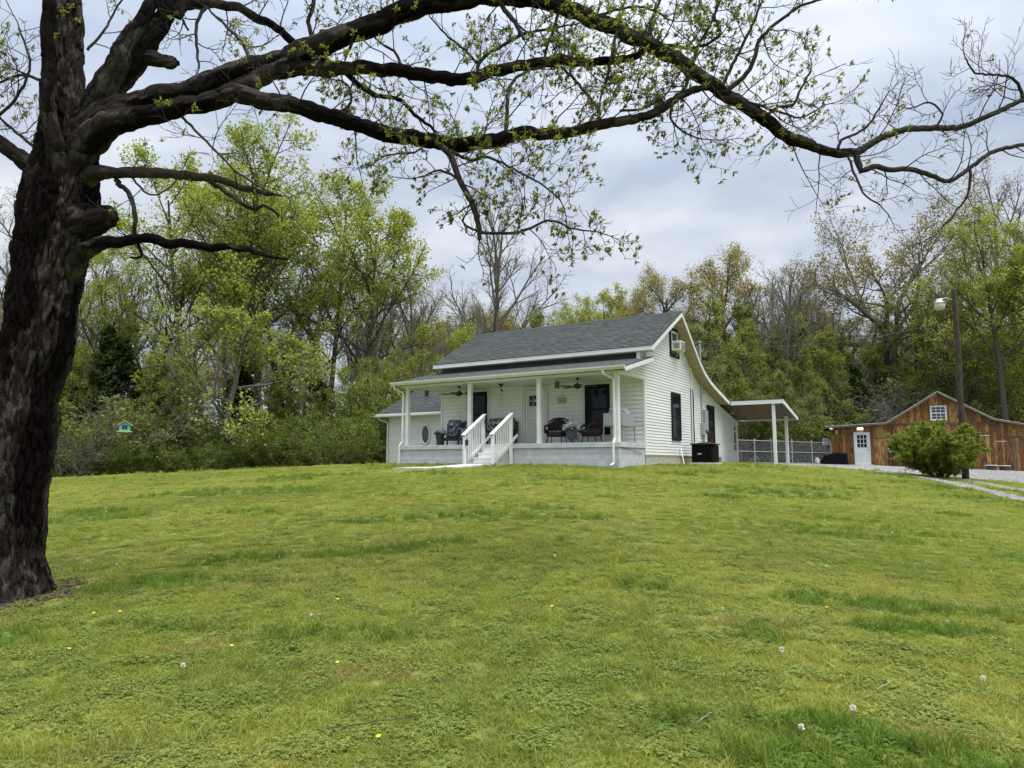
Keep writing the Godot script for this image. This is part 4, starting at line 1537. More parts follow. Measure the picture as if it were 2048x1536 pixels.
func make_side_things() -> void:
	var gable := Transform3D(Basis(Vector3.UP, PI / 2), Vector3.ZERO)
	# --- heat pump beside the house
	var gy := land_h(Vector3(0.8, 0, -4.2))
	var o := thing("condenser_unit", "black air conditioning condenser standing beside the white gable wall", "air conditioner", on_house(Vector3(0.8, gy, -4.25)))
	var g := Geo.new()
	g.box(Vector3(-0.5, -0.1, -0.5), Vector3(0.5, 0.05, 0.5), 0.01)
	part("pad", g, M.concrete, o)
	g = Geo.new()
	g.box(Vector3(-0.42, 0.05, -0.42), Vector3(0.42, 0.73, 0.42), 0.05)
	var body := part("cabinet", g, M.hvac_black, o)
	for k in 16:
		g = Geo.new()
		var y := 0.09 + k * 0.04
		g.box(Vector3(-0.37, y, 0.421), Vector3(0.37, y + 0.012, 0.43), 0.002)
		part("louvre", g, M.hvac_black, body)
		g = Geo.new()
		g.box(Vector3(0.421, y, -0.37), Vector3(0.43, y + 0.012, 0.37), 0.002)
		part("louvre", g, M.hvac_black, body)
	g = Geo.new()
	g.box(Vector3(-0.46, 0.731, -0.46), Vector3(0.46, 0.78, 0.46), 0.02)
	var lid := part("lid", g, M.hvac_lid, o)
	g = Geo.new()
	g.lathe(at(0, 0.78, 0), [Vector2(0.38, 0.0), Vector2(0.36, 0.03), Vector2(0.2, 0.05), Vector2(0.0, 0.052)], 24)
	part("fan_guard", g, M.hvac_lid, lid)
	g = Geo.new()
	g.box(Vector3(-0.17, 0.36, 0.431), Vector3(-0.01, 0.41, 0.437), 0.003)
	part("badge", g, M.silver, o)
	# white splash pipe leaning by it
	var dp := thing("drain_pipe", "thin white drain pipe leaning between the wall and the black condenser", "pipe", on_house(Vector3.ZERO))
	part("pipe", bent([Vector3(0.06, 0.62, -3.55), Vector3(0.3, land_h(Vector3(0.3, 0, -3.2)), -3.2)], 0.02, 8), M.white_paint, dp)
	# --- window unit in the gable window
	o = thing("window_air_conditioner", "white air conditioner sticking out of the gable window", "air conditioner", on_house(Vector3.ZERO))
	g = Geo.new()
	g.obox(gable * at(3.13, 4.5, 0.2), Vector3(0.52, 0.38, 0.4), 0.02)
	body = part("case", g, M.ac_white, o)
	for k in 9:
		g = Geo.new()
		g.obox(gable * at(3.13, 4.36 + k * 0.034, 0.402), Vector3(0.44, 0.016, 0.01))
		part("slat", g, M.ac_grille, body)
	for k in 5:
		g = Geo.new()
		g.obox(gable * at(2.866, 4.42 + k * 0.04, 0.24), Vector3(0.008, 0.018, 0.22))
		part("slat", g, M.ac_grille, body)
	part("bracket", bent([gable * Vector3(3.2, 4.1, 0.06), gable * Vector3(3.2, 4.31, 0.3)], 0.012, 6), M.ac_white, o)
	# --- electric service: mast, meter and panel
	o = thing("electric_meter", "grey electric panel, meter and conduit mast on the gable wall", "electric meter", on_house(Vector3.ZERO))
	part("mast", bent([gable * Vector3(6.4, 1.5, 0.07), gable * Vector3(6.4, 5.12, 0.07)], 0.032, 10), M.pipe_grey, o)
	g = Geo.new()
	g.obox(Transform3D(Basis(Vector3.BACK, 0.0), gable * Vector3(6.4, 5.16, 0.07)), Vector3(0.12, 0.1, 0.16), 0.04)
	part("weatherhead", g, M.pipe_grey, o)
	g = Geo.new()
	g.obox(gable * at(6.75, 1.82, 0.1), Vector3(0.42, 0.9, 0.14), 0.01)
	part("panel_box", g, M.grey_box, o)
	g = Geo.new()
	g.obox(gable * at(6.38, 1.45, 0.1), Vector3(0.26, 0.5, 0.14), 0.01)
	var mb := part("meter_box", g, M.grey_box, o)
	g = Geo.new()
	g.lathe(Transform3D(Basis(Vector3.BACK, -PI / 2), gable * Vector3(6.62, 1.35, 0.17)), [Vector2(0.09, 0.0), Vector2(0.09, 0.05), Vector2(0.075, 0.1), Vector2(0.0, 0.11)], 16)
	part("meter_glass", g, M.pane_grey, mb)
	for k in 3:
		part("conduit", bent([gable * Vector3(6.45 + k * 0.12, 1.22, 0.06), gable * Vector3(6.45 + k * 0.12 - 0.03, 0.7, 0.06), gable * Vector3(6.5 + k * 0.06, 0.3, 0.06)], 0.017, 6), M.pipe_grey, o)
	# --- lamp over the side door
	o = thing("wall_lamp", "small white shade lamp on the wall by the carport door", "lamp", on_house(gable * Vector3(10.7, 2.35, 0.03)))
	part("arm", bent([Vector3(0, 0.12, 0), Vector3(0.1, 0.16, 0), Vector3(0.2, 0.1, 0)], 0.01, 6), M.pipe_grey, o)
	g = Geo.new()
	g.lathe(at(0.2, 0, 0), [Vector2(0.02, 0.1), Vector2(0.05, 0.07), Vector2(0.11, 0.0), Vector2(0.1, 0.0), Vector2(0.0, 0.05)], 14)
	part("shade", g, M.ac_white, o)


func make_yard_things() -> void:
	# --- utility pole with a yard lamp
	var base := ground_at(17.1, -27.0)
	var o := thing("utility_pole", "weathered wooden utility pole beside the round green bush", "pole", at(base.x, base.y - 0.2, base.z))
	var g := Geo.new()
	var pts := PackedVector3Array()
	var rad := PackedFloat32Array()
	for k in 13:
		pts.append(Vector3(0.014 * sin(k * 0.9) + k * 0.006, k * 7.5 / 12.0, 0))
		rad.append(lerpf(0.125, 0.085, k / 12.0))
	g.tube(pts, rad, 14)
	part("shaft", g, M.pole_wood, o)
	var lamp := thing("yard_lamp", "white globe yard lamp on an arm of the utility pole", "lamp", at(base.x + 0.07, base.y + 6.9, base.z))
	part("arm", bent([Vector3(-0.08, 0, 0), Vector3(-0.3, 0.08, 0), Vector3(-0.56, 0.04, 0), Vector3(-0.6, 0.0, 0)], 0.02, 8), M.pipe_grey, lamp)
	g = Geo.new()
	g.lathe(at(-0.6, -0.12, 0), [Vector2(0, 0.16), Vector2(0.1, 0.15), Vector2(0.13, 0.05), Vector2(0.2, 0.0), Vector2(0.21, -0.03), Vector2(0.0, -0.03)], 18)
	part("hood", g, M.pipe_grey, lamp)
	g = Geo.new()
	g.lathe(at(-0.6, -0.15, 0), [Vector2(0.19, 0.0), Vector2(0.195, -0.1), Vector2(0.17, -0.2), Vector2(0.1, -0.25), Vector2(0.0, -0.26)], 18)
	part("globe", g, M.lamp_globe, lamp)
	# --- wires: from the house to the pole and on to the right
	var a := house_frame * Vector3(0.1, 5.1, -6.4)
	var b := base + Vector3(0.05, 6.15, 0)
	for w in [[a, b, 0.5, "overhead service cable running from the gable mast to the utility pole"], [b, base + Vector3(19.0, 7.4, -6.0), 0.6, "overhead cable leaving the utility pole beyond the barn"], [a + Vector3(0, -0.12, 0), Vector3(30, 3.2, -52), 0.9, "thin overhead cable running from the gable mast towards the barn"]]:
		var line := []
		for k in 17:
			var t := k / 16.0
			var p: Vector3 = w[0].lerp(w[1], t)
			p.y -= 4.0 * w[2] * t * (1.0 - t)
			line.append(p)
		var wg := thing("overhead_cable", w[3], "cable")
		part("wire", bent(line, 0.014, 5), M.wire, wg)
	# --- shepherd's hook and bird feeder
	var fb := ground_at(-13.3, -25.0)
	o = thing("shepherd_hook", "thin black shepherd's hook stuck in the lawn before the woods", "hook", at(fb.x, fb.y, fb.z))
	part("rod", bent([Vector3(0, -0.1, 0), Vector3(0, 1.85, 0), Vector3(-0.03, 2.0, 0), Vector3(-0.12, 2.08, 0), Vector3(-0.24, 2.07, 0), Vector3(-0.3, 1.97, 0), Vector3(-0.36, 1.93, 0), Vector3(-0.42, 1.98, 0)], 0.013, 8), M.black_metal, o)
	o = thing("bird_feeder", "little turquoise house bird feeder with yellow roof on the hook", "bird feeder", Transform3D(Basis(Vector3.UP, 0.45), fb + Vector3(-0.32, 1.62, 0)))
	g = Geo.new()
	g.box(Vector3(-0.17, -0.02, -0.15), Vector3(0.17, 0.2, 0.15), 0.004)
	g.prism(PackedVector2Array([Vector2(-0.17, 0.2), Vector2(0.17, 0.2), Vector2(0, 0.32)]), Transform3D(), -0.15, 0.15)
	part("walls", g, M.feeder_blue, o)
	for s in [-1.0, 1.0]:
		g = Geo.new()
		g.obox(Transform3D(Basis(Vector3.BACK, s * -0.615), Vector3(s * 0.115, 0.265, 0)), Vector3(0.3, 0.018, 0.42), 0.003)
		part("roof", g, M.feeder_yellow, o)
	g = Geo.new()
	g.box(Vector3(-0.24, -0.045, -0.22), Vector3(0.24, -0.021, 0.22), 0.004)
	part("tray", g, M.feeder_yellow, o)
	for i in 2:
		for j in 2:
			g = Geo.new()
			g.box(Vector3(-0.085 + i * 0.09, 0.04 + j * 0.08, 0.1505), Vector3(-0.005 + i * 0.09, 0.11 + j * 0.08, 0.156))
			part("window", g, M.black_metal, o)
			g = Geo.new()
			g.box(Vector3(0.1705, 0.04 + j * 0.08, -0.085 + i * 0.09), Vector3(0.176, 0.11 + j * 0.08, -0.005 + i * 0.09))
			part("window", g, M.black_metal, o)
	part("hanger", bent([Vector3(0, 0.32, 0), Vector3(0, 0.4, 0)], 0.006, 4), M.black_metal, o)
	# --- chain-link kennel fence behind the carport
	fence()
	# --- fallen sticks on the lawn
	rng.seed = 77
	for s in [[650, 1143, 12.0, 0.9, 0.7], [1485, 1215, 9.5, 0.45, 0.5], [1770, 1400, 5.0, 0.22, 0.7], [740, 1500, 4.3, 0.5, 0.3], [335, 1150, 9.0, 0.6, 0.1], [1410, 1480, 4.4, 0.2, 0.9], [365, 1075, 15.0, 0.5, 1.5]]:
		var q := sight(s[0], s[1], s[2])
		var p := ground_at(q.x, q.z) + Vector3(0, 0.035, 0)
		var d: Vector3 = Vector3(cos(s[4]), 0, -sin(s[4])) * s[3]
		var line := []
		for k in 6:
			var w: Vector3 = p + d * (k / 5.0 - 0.5) + Vector3(rng.randf_range(-0.02, 0.02), 0.0, rng.randf_range(-0.02, 0.02)) * s[3]
			w.y = land(w.x, w.z) + 0.035 + rng.randf() * 0.015
			line.append(w)
		var t := thing("fallen_stick", "thin dry stick lying in the lawn", "stick", Transform3D(), "sticks fallen on the lawn")
		part("stick", bent(line, 0.0035, 5), M.raw_wood if s[3] < 0.4 else M.brown_bark, t)


func fence() -> void:
	var run := [Vector3(9.2, 0, -41.0), Vector3(12.4, 0, -42.4), Vector3(16.0, 0, -44.0), Vector3(21.2, 0, -47.4)]
	for k in run.size() - 1:
		var a: Vector3 = run[k]
		var b: Vector3 = run[k + 1]
		var o := thing("chain_link_panel", ["galvanized chain-link fence panel seen beneath the carport roof beside the house wall", "galvanized chain-link fence panel standing behind the carport posts", "galvanized chain-link fence panel that ends at the barn corner"][k], "fence", Transform3D(), "kennel fence panels")
		var n := 3
		for j in n + 1:
			var p := a.lerp(b, j / float(n))
			var y := land(p.x, p.z)
			var g := Geo.new()
			g.rod(Vector3(p.x, y - 0.1, p.z), Vector3(p.x, y + 1.5, p.z), 0.032, 8)
			g.lathe(at(p.x, y + 1.5, p.z), [Vector2(0.04, 0), Vector2(0.03, 0.05), Vector2(0, 0.07)], 8)
			part("post", g, M.fence_steel, o)
		var ya := land(a.x, a.z)
		var yb := land(b.x, b.z)
		for hgt in [0.06, 0.75, 1.42]:
			var g := Geo.new()
			g.rod(Vector3(a.x, ya + hgt, a.z), Vector3(b.x, yb + hgt, b.z), 0.022, 6)
			part("rail", g, M.fence_steel, o)
		var long := a.distance_to(b)
		var wires := Geo.new()
		var m := int(long / 0.075)
		for i in m:
			for s in [0.0, 1.4]:
				var t0 := i / float(m)
				var t1 := t0 + (1.0 if s == 0.0 else -1.0) * 0.0
				var p := a.lerp(b, t0)
				var end := t0 + 1.36 / long * (1.0 if s == 0.0 else -1.0)
				var hh := 1.36
				if end > 1.0:
					hh = (1.0 - t0) * long
					end = 1.0
				if end < 0.0:
					hh = t0 * long
					end = 0.0
				if hh < 0.05:
					continue
				var q := a.lerp(b, end)
				wires.tube(PackedVector3Array([Vector3(p.x, lerpf(ya, yb, t0) + 0.06, p.z), Vector3(q.x, lerpf(ya, yb, end) + 0.06 + hh, q.z)]), PackedFloat32Array([0.0018, 0.0018]), 3, false)
				# the upper corner left open by a slanting wire
		for i in int(1.36 / 0.075):
			var h0 := 0.06 + i * 0.075
			wires.tube(PackedVector3Array([Vector3(a.x, ya + h0, a.z), a.lerp(b, (1.42 - h0) / long) + Vector3(0, lerpf(ya, yb, (1.42 - h0) / long) + 1.42, 0)]), PackedFloat32Array([0.0018, 0.0018]), 3, false)
			wires.tube(PackedVector3Array([Vector3(b.x, yb + h0, b.z), b.lerp(a, (1.42 - h0) / long) + Vector3(0, lerpf(yb, ya, (1.42 - h0) / long) + 1.42, 0)]), PackedFloat32Array([0.0018, 0.0018]), 3, false)
		tag(part("wire_mesh", wires, M.fence_steel, o), "", "", "", "stuff")


# ================================================================ the barn
const BARN_Z := 0.0
var barn_frame := Transform3D(Basis(Vector3.UP, -0.42), Vector3(21.36, 0, -47.77))  # x along the front from its left corner, z towards the yard
var barn_line := [Vector2(-0.16, 2.46), Vector2(3.37, 2.63), Vector2(6.34, 4.55), Vector2(9.24, 2.74), Vector2(15.4, 1.35)]


func yard(x: float, z: float) -> Vector3:
	# the ground under a point of the barn's frame
	var w := barn_frame * Vector3(x, 0, z)
	return ground_at(w.x, w.z)


func by_barn(x: float, z: float, turn := 0.0) -> Transform3D:
	return Transform3D(Basis(Vector3.UP, -0.42 + turn), yard(x, z))


func barn_top(x: float) -> float:
	for k in barn_line.size() - 1:
		if x <= barn_line[k + 1].x:
			return lerpf(barn_line[k].y, barn_line[k + 1].y, (x - barn_line[k].x) / (barn_line[k + 1].x - barn_line[k].x))
	return barn_line[-1].y


func panel_door(o: Node, t: Transform3D, w: float, h: float) -> void:
	# white door with nine lights over two panels, in a white frame
	frame(o, "door_frame", M.door_white, t, w, h, 0.075, 0.07)
	var g := Geo.new()
	g.obox(t * at(w / 2, h / 2, 0.02), Vector3(w - 0.16, h - 0.08, 0.04))
	var d := part("door", g, M.door_white, o)
	var pw := (w - 0.36) / 3.0
	for j in 3:
		for i in 3:
			g = Geo.new()
			g.obox(t * at(0.18 + pw * (i + 0.5), h * 0.52 + (j + 0.5) * 0.285, 0.041), Vector3(pw - 0.035, 0.25, 0.012))
			part("pane", g, M.dark_glass, d)
	for i in 2:
		frame(d, "panel", M.door_white, t * at(0.17 + i * (w - 0.33) / 2.0, 0.16, 0.038), (w - 0.4) / 2.0, 0.62, 0.03, 0.016, 0.004)
	for y in [0.98, 1.12]:
		g = Geo.new()
		g.lathe(t * Transform3D(Basis(Vector3.RIGHT, PI / 2), Vector3(w - 0.14, y, 0.04)), [Vector2(0.03, 0.0), Vector2(0.03, 0.02), Vector2(0.015, 0.03), Vector2(0.03, 0.06), Vector2(0, 0.075)], 10)
		part("knob", g, M.chrome, d)


func make_barn() -> void:
	var o := thing("wooden_barn", "brown vertical board barn with low tin roof beyond the gravel yard", "barn", barn_frame)
	rng.seed = 321
	var z := BARN_Z
	# dark inner wall
	var poly := PackedVector2Array()
	for p in barn_line:
		poly.append(p + Vector2(0.2 if p.x < 0.0 else 0.0, -0.12))
	poly.append(Vector2(15.4, -0.9))
	poly.append(Vector2(0.04, -0.9))
	var g := Geo.new()
	g.prism(poly, Transform3D(), z - 0.3, z - 0.02)
	part("inner_wall", g, M.barn_trim, o)
	# boards, one by one
	var x := 0.0
	while x < 15.1:
		var w := rng.randf_range(0.15, 0.23)
		var a := x
		var b := minf(x + w - 0.006, 15.3)
		x += w
		var foot := yard((a + b) / 2, z).y - 0.06
		var gable := a > 3.34 and b < 9.3
		var sliding := a > 9.75
		var tops: Array = [2.48, 2.48] if gable else [barn_top(a) - 0.1, barn_top(b) - 0.1]
		if sliding:
			tops = [1.6, 1.6]
		var out := rng.randf_range(0.0, 0.008) + (0.03 if sliding else 0.0)
		var m: Material = M["barn_board_%d" % (rng.randi() % 6)]
		if sliding and rng.randf() < 0.6:
			m = M.barn_grey_board
		g = Geo.new()
		g.prism(PackedVector2Array([Vector2(a, foot), Vector2(b, foot), Vector2(b, tops[1]), Vector2(a, tops[0])]), Transform3D(), z - 0.02, z + out)
		part("board", g, m, o)
		if gable or sliding:
			g = Geo.new()
			var base := 2.6 if gable else 1.68
			if minf(barn_top(a), barn_top(b)) - 0.1 > base:
				g.prism(PackedVector2Array([Vector2(a, base), Vector2(b, base), Vector2(b, barn_top(b) - 0.1), Vector2(a, barn_top(a) - 0.1)]), Transform3D(), z - 0.02, z + rng.randf_range(0.0, 0.008))
				part("board", g, M["barn_board_%d" % (rng.randi() % 6)], o)
	# trim boards
	for t in [[3.34, 9.3, 2.47, 2.61, 0.03], [9.7, 15.3, 1.59, 1.7, 0.05], [9.14, 9.34, 1.95, 2.7, 0.05], [3.5, 3.65, 1.95, 2.5, 0.06], [2.4, 3.3, 1.62, 1.67, 0.02]]:
		g = Geo.new()
		g.box(Vector3(t[0], t[2], z + 0.009), Vector3(t[1], t[3], z + t[4]), 0.005)
		part("trim_board", g, M.barn_trim, o)
	# corner board
	g = Geo.new()
	g.box(Vector3(-0.04, yard(0, z).y - 0.1, z - 0.12), Vector3(-0.001, 2.34, z + 0.02), 0.005)
	part("corner_board", g, M.barn_board_3, o)
	# side wall and back
	g = Geo.new()
	g.box(Vector3(0.0, -0.9, -9.0), Vector3(0.08, 2.3, z - 0.31))
	part("side_wall", g, M.barn_board_2, o)
	# roof sheets: each slope a slab with an overhang, and the light edge that faces the yard
	var names := ["lean_to_roof", "roof", "roof", "lean_to_roof"]
	for k in 4:
		var a: Vector2 = barn_line[k]
		var b: Vector2 = barn_line[k + 1]
		var d := (b - a).normalized()
		if k == 0:
			a -= d * 0.15
		var up := Vector2(-d.y, d.x) * 0.05
		g = Geo.new()
		g.prism(PackedVector2Array([a, b, b + up, a + up]), Transform3D(), -9.4, z + 0.42)
		var r := part(names[k], g, M.tin_roof, o)
		g = Geo.new()
		g.prism(PackedVector2Array([a - up * 2.0, b - up * 2.0, b - up * 0.02, a - up * 0.02]), Transform3D(), z + 0.37, z + 0.405)
		part("rake_board", g, M.barn_grey_board, r)
		var ribs := int(a.distance_to(b) / 0.3)
		for j in ribs:
			var p := a.lerp(b, (j + 0.5) / ribs) + up
			g = Geo.new()
			g.obox(Transform3D(Basis(Vector3.BACK, d.angle()), Vector3(p.x, p.y, (z + 0.42 - 9.4) / 2.0)), Vector3(0.04, 0.03, 9.8))
			part("rib", g, M.tin_roof, r)
	# doors and window
	panel_door(o, at(1.42, yard(1.9, z).y + 0.03, z + 0.01), 0.96, 2.12)
	g = Geo.new()
	g.box(Vector3(1.3, yard(1.9, z).y - 0.2, z + 0.01), Vector3(2.5, yard(1.9, z).y + 0.025, z + 0.35), 0.02)
	part("door_sill", g, M.concrete, o)
	panel_door(o, at(5.0, yard(5.4, z).y + 0.02, z + 0.01), 0.9, 2.03)
	var wn := frame(o, "window", M.door_white, at(5.9, 2.74, z + 0.012), 0.92, 0.95, 0.06, 0.06)
	for j in 2:
		var y := 2.80 + j * 0.415
		frame(wn, "sash", M.door_white, at(5.96, y, z + 0.014), 0.80, 0.415, 0.035, 0.05 - j * 0.012)
		for i in 2:
			g = Geo.new()
			g.box(Vector3(6.225 + i * 0.25, y + 0.035, z + 0.03), Vector3(6.25 + i * 0.25, y + 0.38, z + 0.05))
			part("muntin", g, M.door_white, wn)
		g = Geo.new()
		g.box(Vector3(5.995, y + 0.195, z + 0.028), Vector3(6.725, y + 0.22, z + 0.048))
		part("muntin", g, M.door_white, wn)
		for i in 3:
			for q in 2:
				g = Geo.new()
				g.box(Vector3(5.995 + i * 0.25, y + 0.035 + q * 0.18, z + 0.02), Vector3(6.225 + i * 0.25, y + 0.2 + q * 0.18, z + 0.026))
				part("pane", g, M.pane_grey, wn)
	make_barn_things()


func make_barn_things() -> void:
	var z := BARN_Z
	# lit lamp over the door
	var o := thing("bulkhead_lamp", "lit white oblong lamp on the barn wall over the door", "lamp", barn_frame * at(1.83, 2.3, z + 0.02))
	var g := Geo.new()
	g.box(Vector3(-0.2, -0.085, 0.0), Vector3(0.2, 0.085, 0.05), 0.02)
	part("base", g, M.door_white, o)
	g = Geo.new()
	g.box(Vector3(-0.18, -0.07, 0.051), Vector3(0.18, 0.07, 0.12), 0.03)
	var glow := mat("lamp_glow", Color(1, 1, 1), 0.4)
	glow.emission_enabled = true
	glow.emission = Color(1.0, 0.98, 0.94)
	glow.emission_energy_multiplier = 1.4
	part("lamp_diffuser", g, glow, o)
	var li := AreaLight3D.new()
	li.name = "lamp_light"
	li.area_size = Vector2(0.36, 0.14)
	li.light_energy = 0.06
	li.light_color = Color(1.0, 0.97, 0.92)
	li.shadow_enabled = true
	li.area_range = 20.0
	li.position = Vector3(0, 0, 0.135)
	li.rotation.y = PI
	o.add_child(li)
	# flood light and white box under the eave
	o = thing("flood_light", "white twin flood light under the barn's low eave corner", "lamp", barn_frame * at(0.08, 2.3, z + 0.3))
	g = Geo.new()
	g.box(Vector3(-0.05, 0.0, -0.05), Vector3(0.05, 0.12, 0.05), 0.01)
	part("bracket", g, M.ac_white, o)
	for s in [-1.0, 1.0]:
		g = Geo.new()
		g.lathe(Transform3D(Basis(Vector3.RIGHT, 1.2) * Basis(Vector3.BACK, s * 0.4), Vector3(s * 0.07, -0.02, 0.02)), [Vector2(0, 0), Vector2(0.05, 0.0), Vector2(0.075, 0.13), Vector2(0.0, 0.12)], 12)
		part("lamp_head", g, M.ac_white, o)
	o = thing("alarm_box", "small white box on the barn boards near the low corner", "box", barn_frame * at(0.4, 2.1, z + 0.012))
	g = Geo.new()
	g.box(Vector3(-0.05, -0.13, 0), Vector3(0.05, 0.13, 0.05), 0.01)
	part("case", g, M.ac_white, o)
	o = thing("wall_air_conditioner", "white window air conditioner sticking out of the barn's side wall", "air conditioner", barn_frame * at(-0.22, 1.5, z - 0.5))
	g = Geo.new()
	g.box(Vector3(-0.28, -0.22, -0.35), Vector3(0.24, 0.22, 0.35), 0.02)
	part("case", g, M.ac_white, o)
	for k in 7:
		g = Geo.new()
		g.box(Vector3(-0.2, -0.16 + k * 0.05, 0.351), Vector3(0.16, -0.14 + k * 0.05, 0.358))
		part("slat", g, M.ac_grille, o)
	# covered grill
	o = thing("covered_grill", "grill under a black fabric cover by the barn corner", "grill", by_barn(0.25, 1.3))
	g = Geo.new()
	var nz := noise_of(3.0, 3, 8)
	var nu := 48
	var rows := 16
	for j in rows + 1:
		var f := float(j) / rows
		for i in nu + 1:
			var a := TAU * i / nu
			var sq := 1.0 / pow(pow(absf(cos(a)), 5.0) + pow(absf(sin(a)), 5.0), 0.2)
			var r := sq * (1.0 + 0.10 * (1.0 - f))
			var hgt := 0.0
			if f > 0.75:
				r *= 1.0 - pow((f - 0.75) / 0.25, 1.4)
				hgt = 0.74 + 0.05 * sin((f - 0.75) / 0.25 * PI / 2)
			else:
				hgt = f / 0.75 * 0.74
			var fold := sin(a * 9.0 + nz.get_noise_2d(a, f) * 3.0) * 0.035 * (1.0 - f) + nz.get_noise_3d(cos(a), f * 2.0, sin(a)) * 0.05
			var px := cos(a) * r * 0.68
			px += -0.14 * smoothstep(0.74, 0.0, hgt) if cos(a) < 0 else 0.0
			var sag := -0.18 * smoothstep(0.1, -0.8, cos(a) * r) * hgt
			g.add(Vector3(px * (1.0 + fold), hgt + sag + nz.get_noise_2d(a * 2.0, f * 3.0) * 0.03 * f, sin(a) * r * 0.36 * (1.0 + fold)), Vector3(cos(a), f, sin(a)).normalized(), Vector2(a, f))
	for j in rows:
		for i in nu:
			var q := j * (nu + 1) + i
			g.ix.append_array(PackedInt32Array([q, q + 1, q + nu + 1, q + 1, q + nu + 2, q + nu + 1]))
	smooth(g)
	part("cover", g, M.cover_black, o)
	# propane tank
	o = thing("propane_tank", "small white propane tank beside the covered grill", "gas tank", by_barn(-0.85, 1.5))
	g = Geo.new()
	g.lathe(Transform3D(), [Vector2(0, 0.03), Vector2(0.13, 0.03), Vector2(0.155, 0.08), Vector2(0.155, 0.28), Vector2(0.13, 0.34), Vector2(0.0, 0.37)], 18)
	part("cylinder", g, M.tank_white, o)
	g = Geo.new()
	g.lathe(Transform3D(), [Vector2(0.11, 0.0), Vector2(0.11, 0.06), Vector2(0.1, 0.06), Vector2(0.1, 0.0)], 16)
	part("foot_ring", g, M.tank_white, o)
	g = Geo.new()
	g.lathe(Transform3D(), [Vector2(0.09, 0.34), Vector2(0.1, 0.46), Vector2(0.09, 0.46), Vector2(0.085, 0.35)], 16)
	part("collar", g, M.tank_white, o)
	# smoker grill
	o = thing("smoker_grill", "rusty brown box smoker grill on legs against the barn boards", "grill", by_barn(3.78, 0.55))
	g = Geo.new()
	g.box(Vector3(-0.42, 0.52, -0.26), Vector3(0.42, 0.88, 0.26), 0.03)
	part("firebox", g, M.rust_iron, o)
	g = Geo.new()
	g.prism(PackedVector2Array([Vector2(-0.27, 0.885), Vector2(0.27, 0.885), Vector2(0.2, 1.05), Vector2(-0.2, 1.07)]), Transform3D(Basis(Vector3(0, 0, 1), Vector3(0, 1, 0), Vector3(-1, 0, 0)), Vector3.ZERO), -0.42, 0.42)
	part("lid", g, M.rust_iron, o)
	part("handle", bent([Vector3(-0.36, 0.95, 0.25), Vector3(-0.36, 0.95, 0.32), Vector3(0.36, 0.95, 0.32), Vector3(0.36, 0.95, 0.25)], 0.014), M.silver, o)
	g = Geo.new()
	g.box(Vector3(-0.44, 0.5, 0.262), Vector3(0.44, 0.53, 0.42), 0.005)
	part("front_shelf", g, M.raw_wood, o)
	g = Geo.new()
	g.box(Vector3(-0.02, 0.6, 0.262), Vector3(0.02, 0.75, 0.3), 0.005)
	part("latch", g, M.silver, o)
	for sx in [-0.38, 0.38]:
		for sz in [-0.22, 0.22]:
			g = Geo.new()
			g.box(Vector3(sx - 0.025, 0, sz - 0.025), Vector3(sx + 0.025, 0.52, sz + 0.025))
			part("leg", g, M.rust_iron, o)
	g = Geo.new()
	g.box(Vector3(-0.42, 0.1, -0.25), Vector3(0.42, 0.13, 0.25), 0.004)
	part("bottom_shelf", g, M.rust_iron, o)
	g = Geo.new()
	g.box(Vector3(0.44, 0.62, -0.2), Vector3(0.8, 0.65, 0.2), 0.004)
	part("side_shelf", g, M.rust_iron, o)
	# pole leaning on the wall
	o = thing("leaning_pole", "bent pale pole leaning on the barn beside the smoker", "pole", by_barn(3.42, 0.3))
	part("pole", bent([Vector3(0, 0, 0.05), Vector3(-0.02, 1.15, -0.1), Vector3(-0.24, 1.72, -0.2)], 0.022, 8), M.raw_wood, o)
	part("crosspiece", bent([Vector3(-0.1, 0.62, 0.0), Vector3(0.1, 0.66, 0.0)], 0.018, 6), M.raw_wood, o)
	# trays on posts, and drums, before the barn's sliding door
	for s in [[8.5, 1.5, 2.05], [9.3, 1.5, 1.72]]:
		o = thing("post_tray", "round tray on a thin post standing before the barn boards", "bird table", by_barn(s[0], s[1]), "round trays on posts by the barn")
		part("post", bent([Vector3(0, -0.1, 0), Vector3(0, s[2], 0)], 0.02, 8), M.dark_wood, o)
		g = Geo.new()
		g.lathe(at(0, s[2], 0), [Vector2(0, 0.0), Vector2(0.26, 0.0), Vector2(0.3, 0.03), Vector2(0.29, 0.045), Vector2(0.25, 0.02), Vector2(0, 0.02)], 18)
		part("tray", g, M.concrete, o)
	for s in [[8.6, 2.3], [9.3, 2.0]]:
		o = thing("low_drum", "low grey round-topped drum standing on the gravel", "drum", by_barn(s[0], s[1]), "low drums on the gravel")
		g = Geo.new()
		g.lathe(Transform3D(), [Vector2(0.0, 0.0), Vector2(0.24, 0.0), Vector2(0.24, 0.26), Vector2(0.0, 0.26)], 16)
		part("body", g, M.urn_grey, o)
		g = Geo.new()
		g.lathe(Transform3D(), [Vector2(0.0, 0.265), Vector2(0.33, 0.265), Vector2(0.34, 0.29), Vector2(0.32, 0.31), Vector2(0.0, 0.315)], 18)
		part("top", g, M.concrete, o)


# smooth normals from the faces
func smooth(g: Geo) -> void:
	var acc := {}
	for k in range(0, g.ix.size(), 3):
		var a := g.ix[k]
		var b := g.ix[k + 1]
		var d := g.ix[k + 2]
		var nn := (g.v[d] - g.v[a]).cross(g.v[b] - g.v[a])
		for q in [a, b, d]:
			var key := Vector3i((g.v[q] * 20000.0).round())
			acc[key] = acc.get(key, Vector3.ZERO) + nn
	for k in g.v.size():
		var key := Vector3i((g.v[k] * 20000.0).round())
		if acc.has(key):
			g.n[k] = acc[key].normalized()


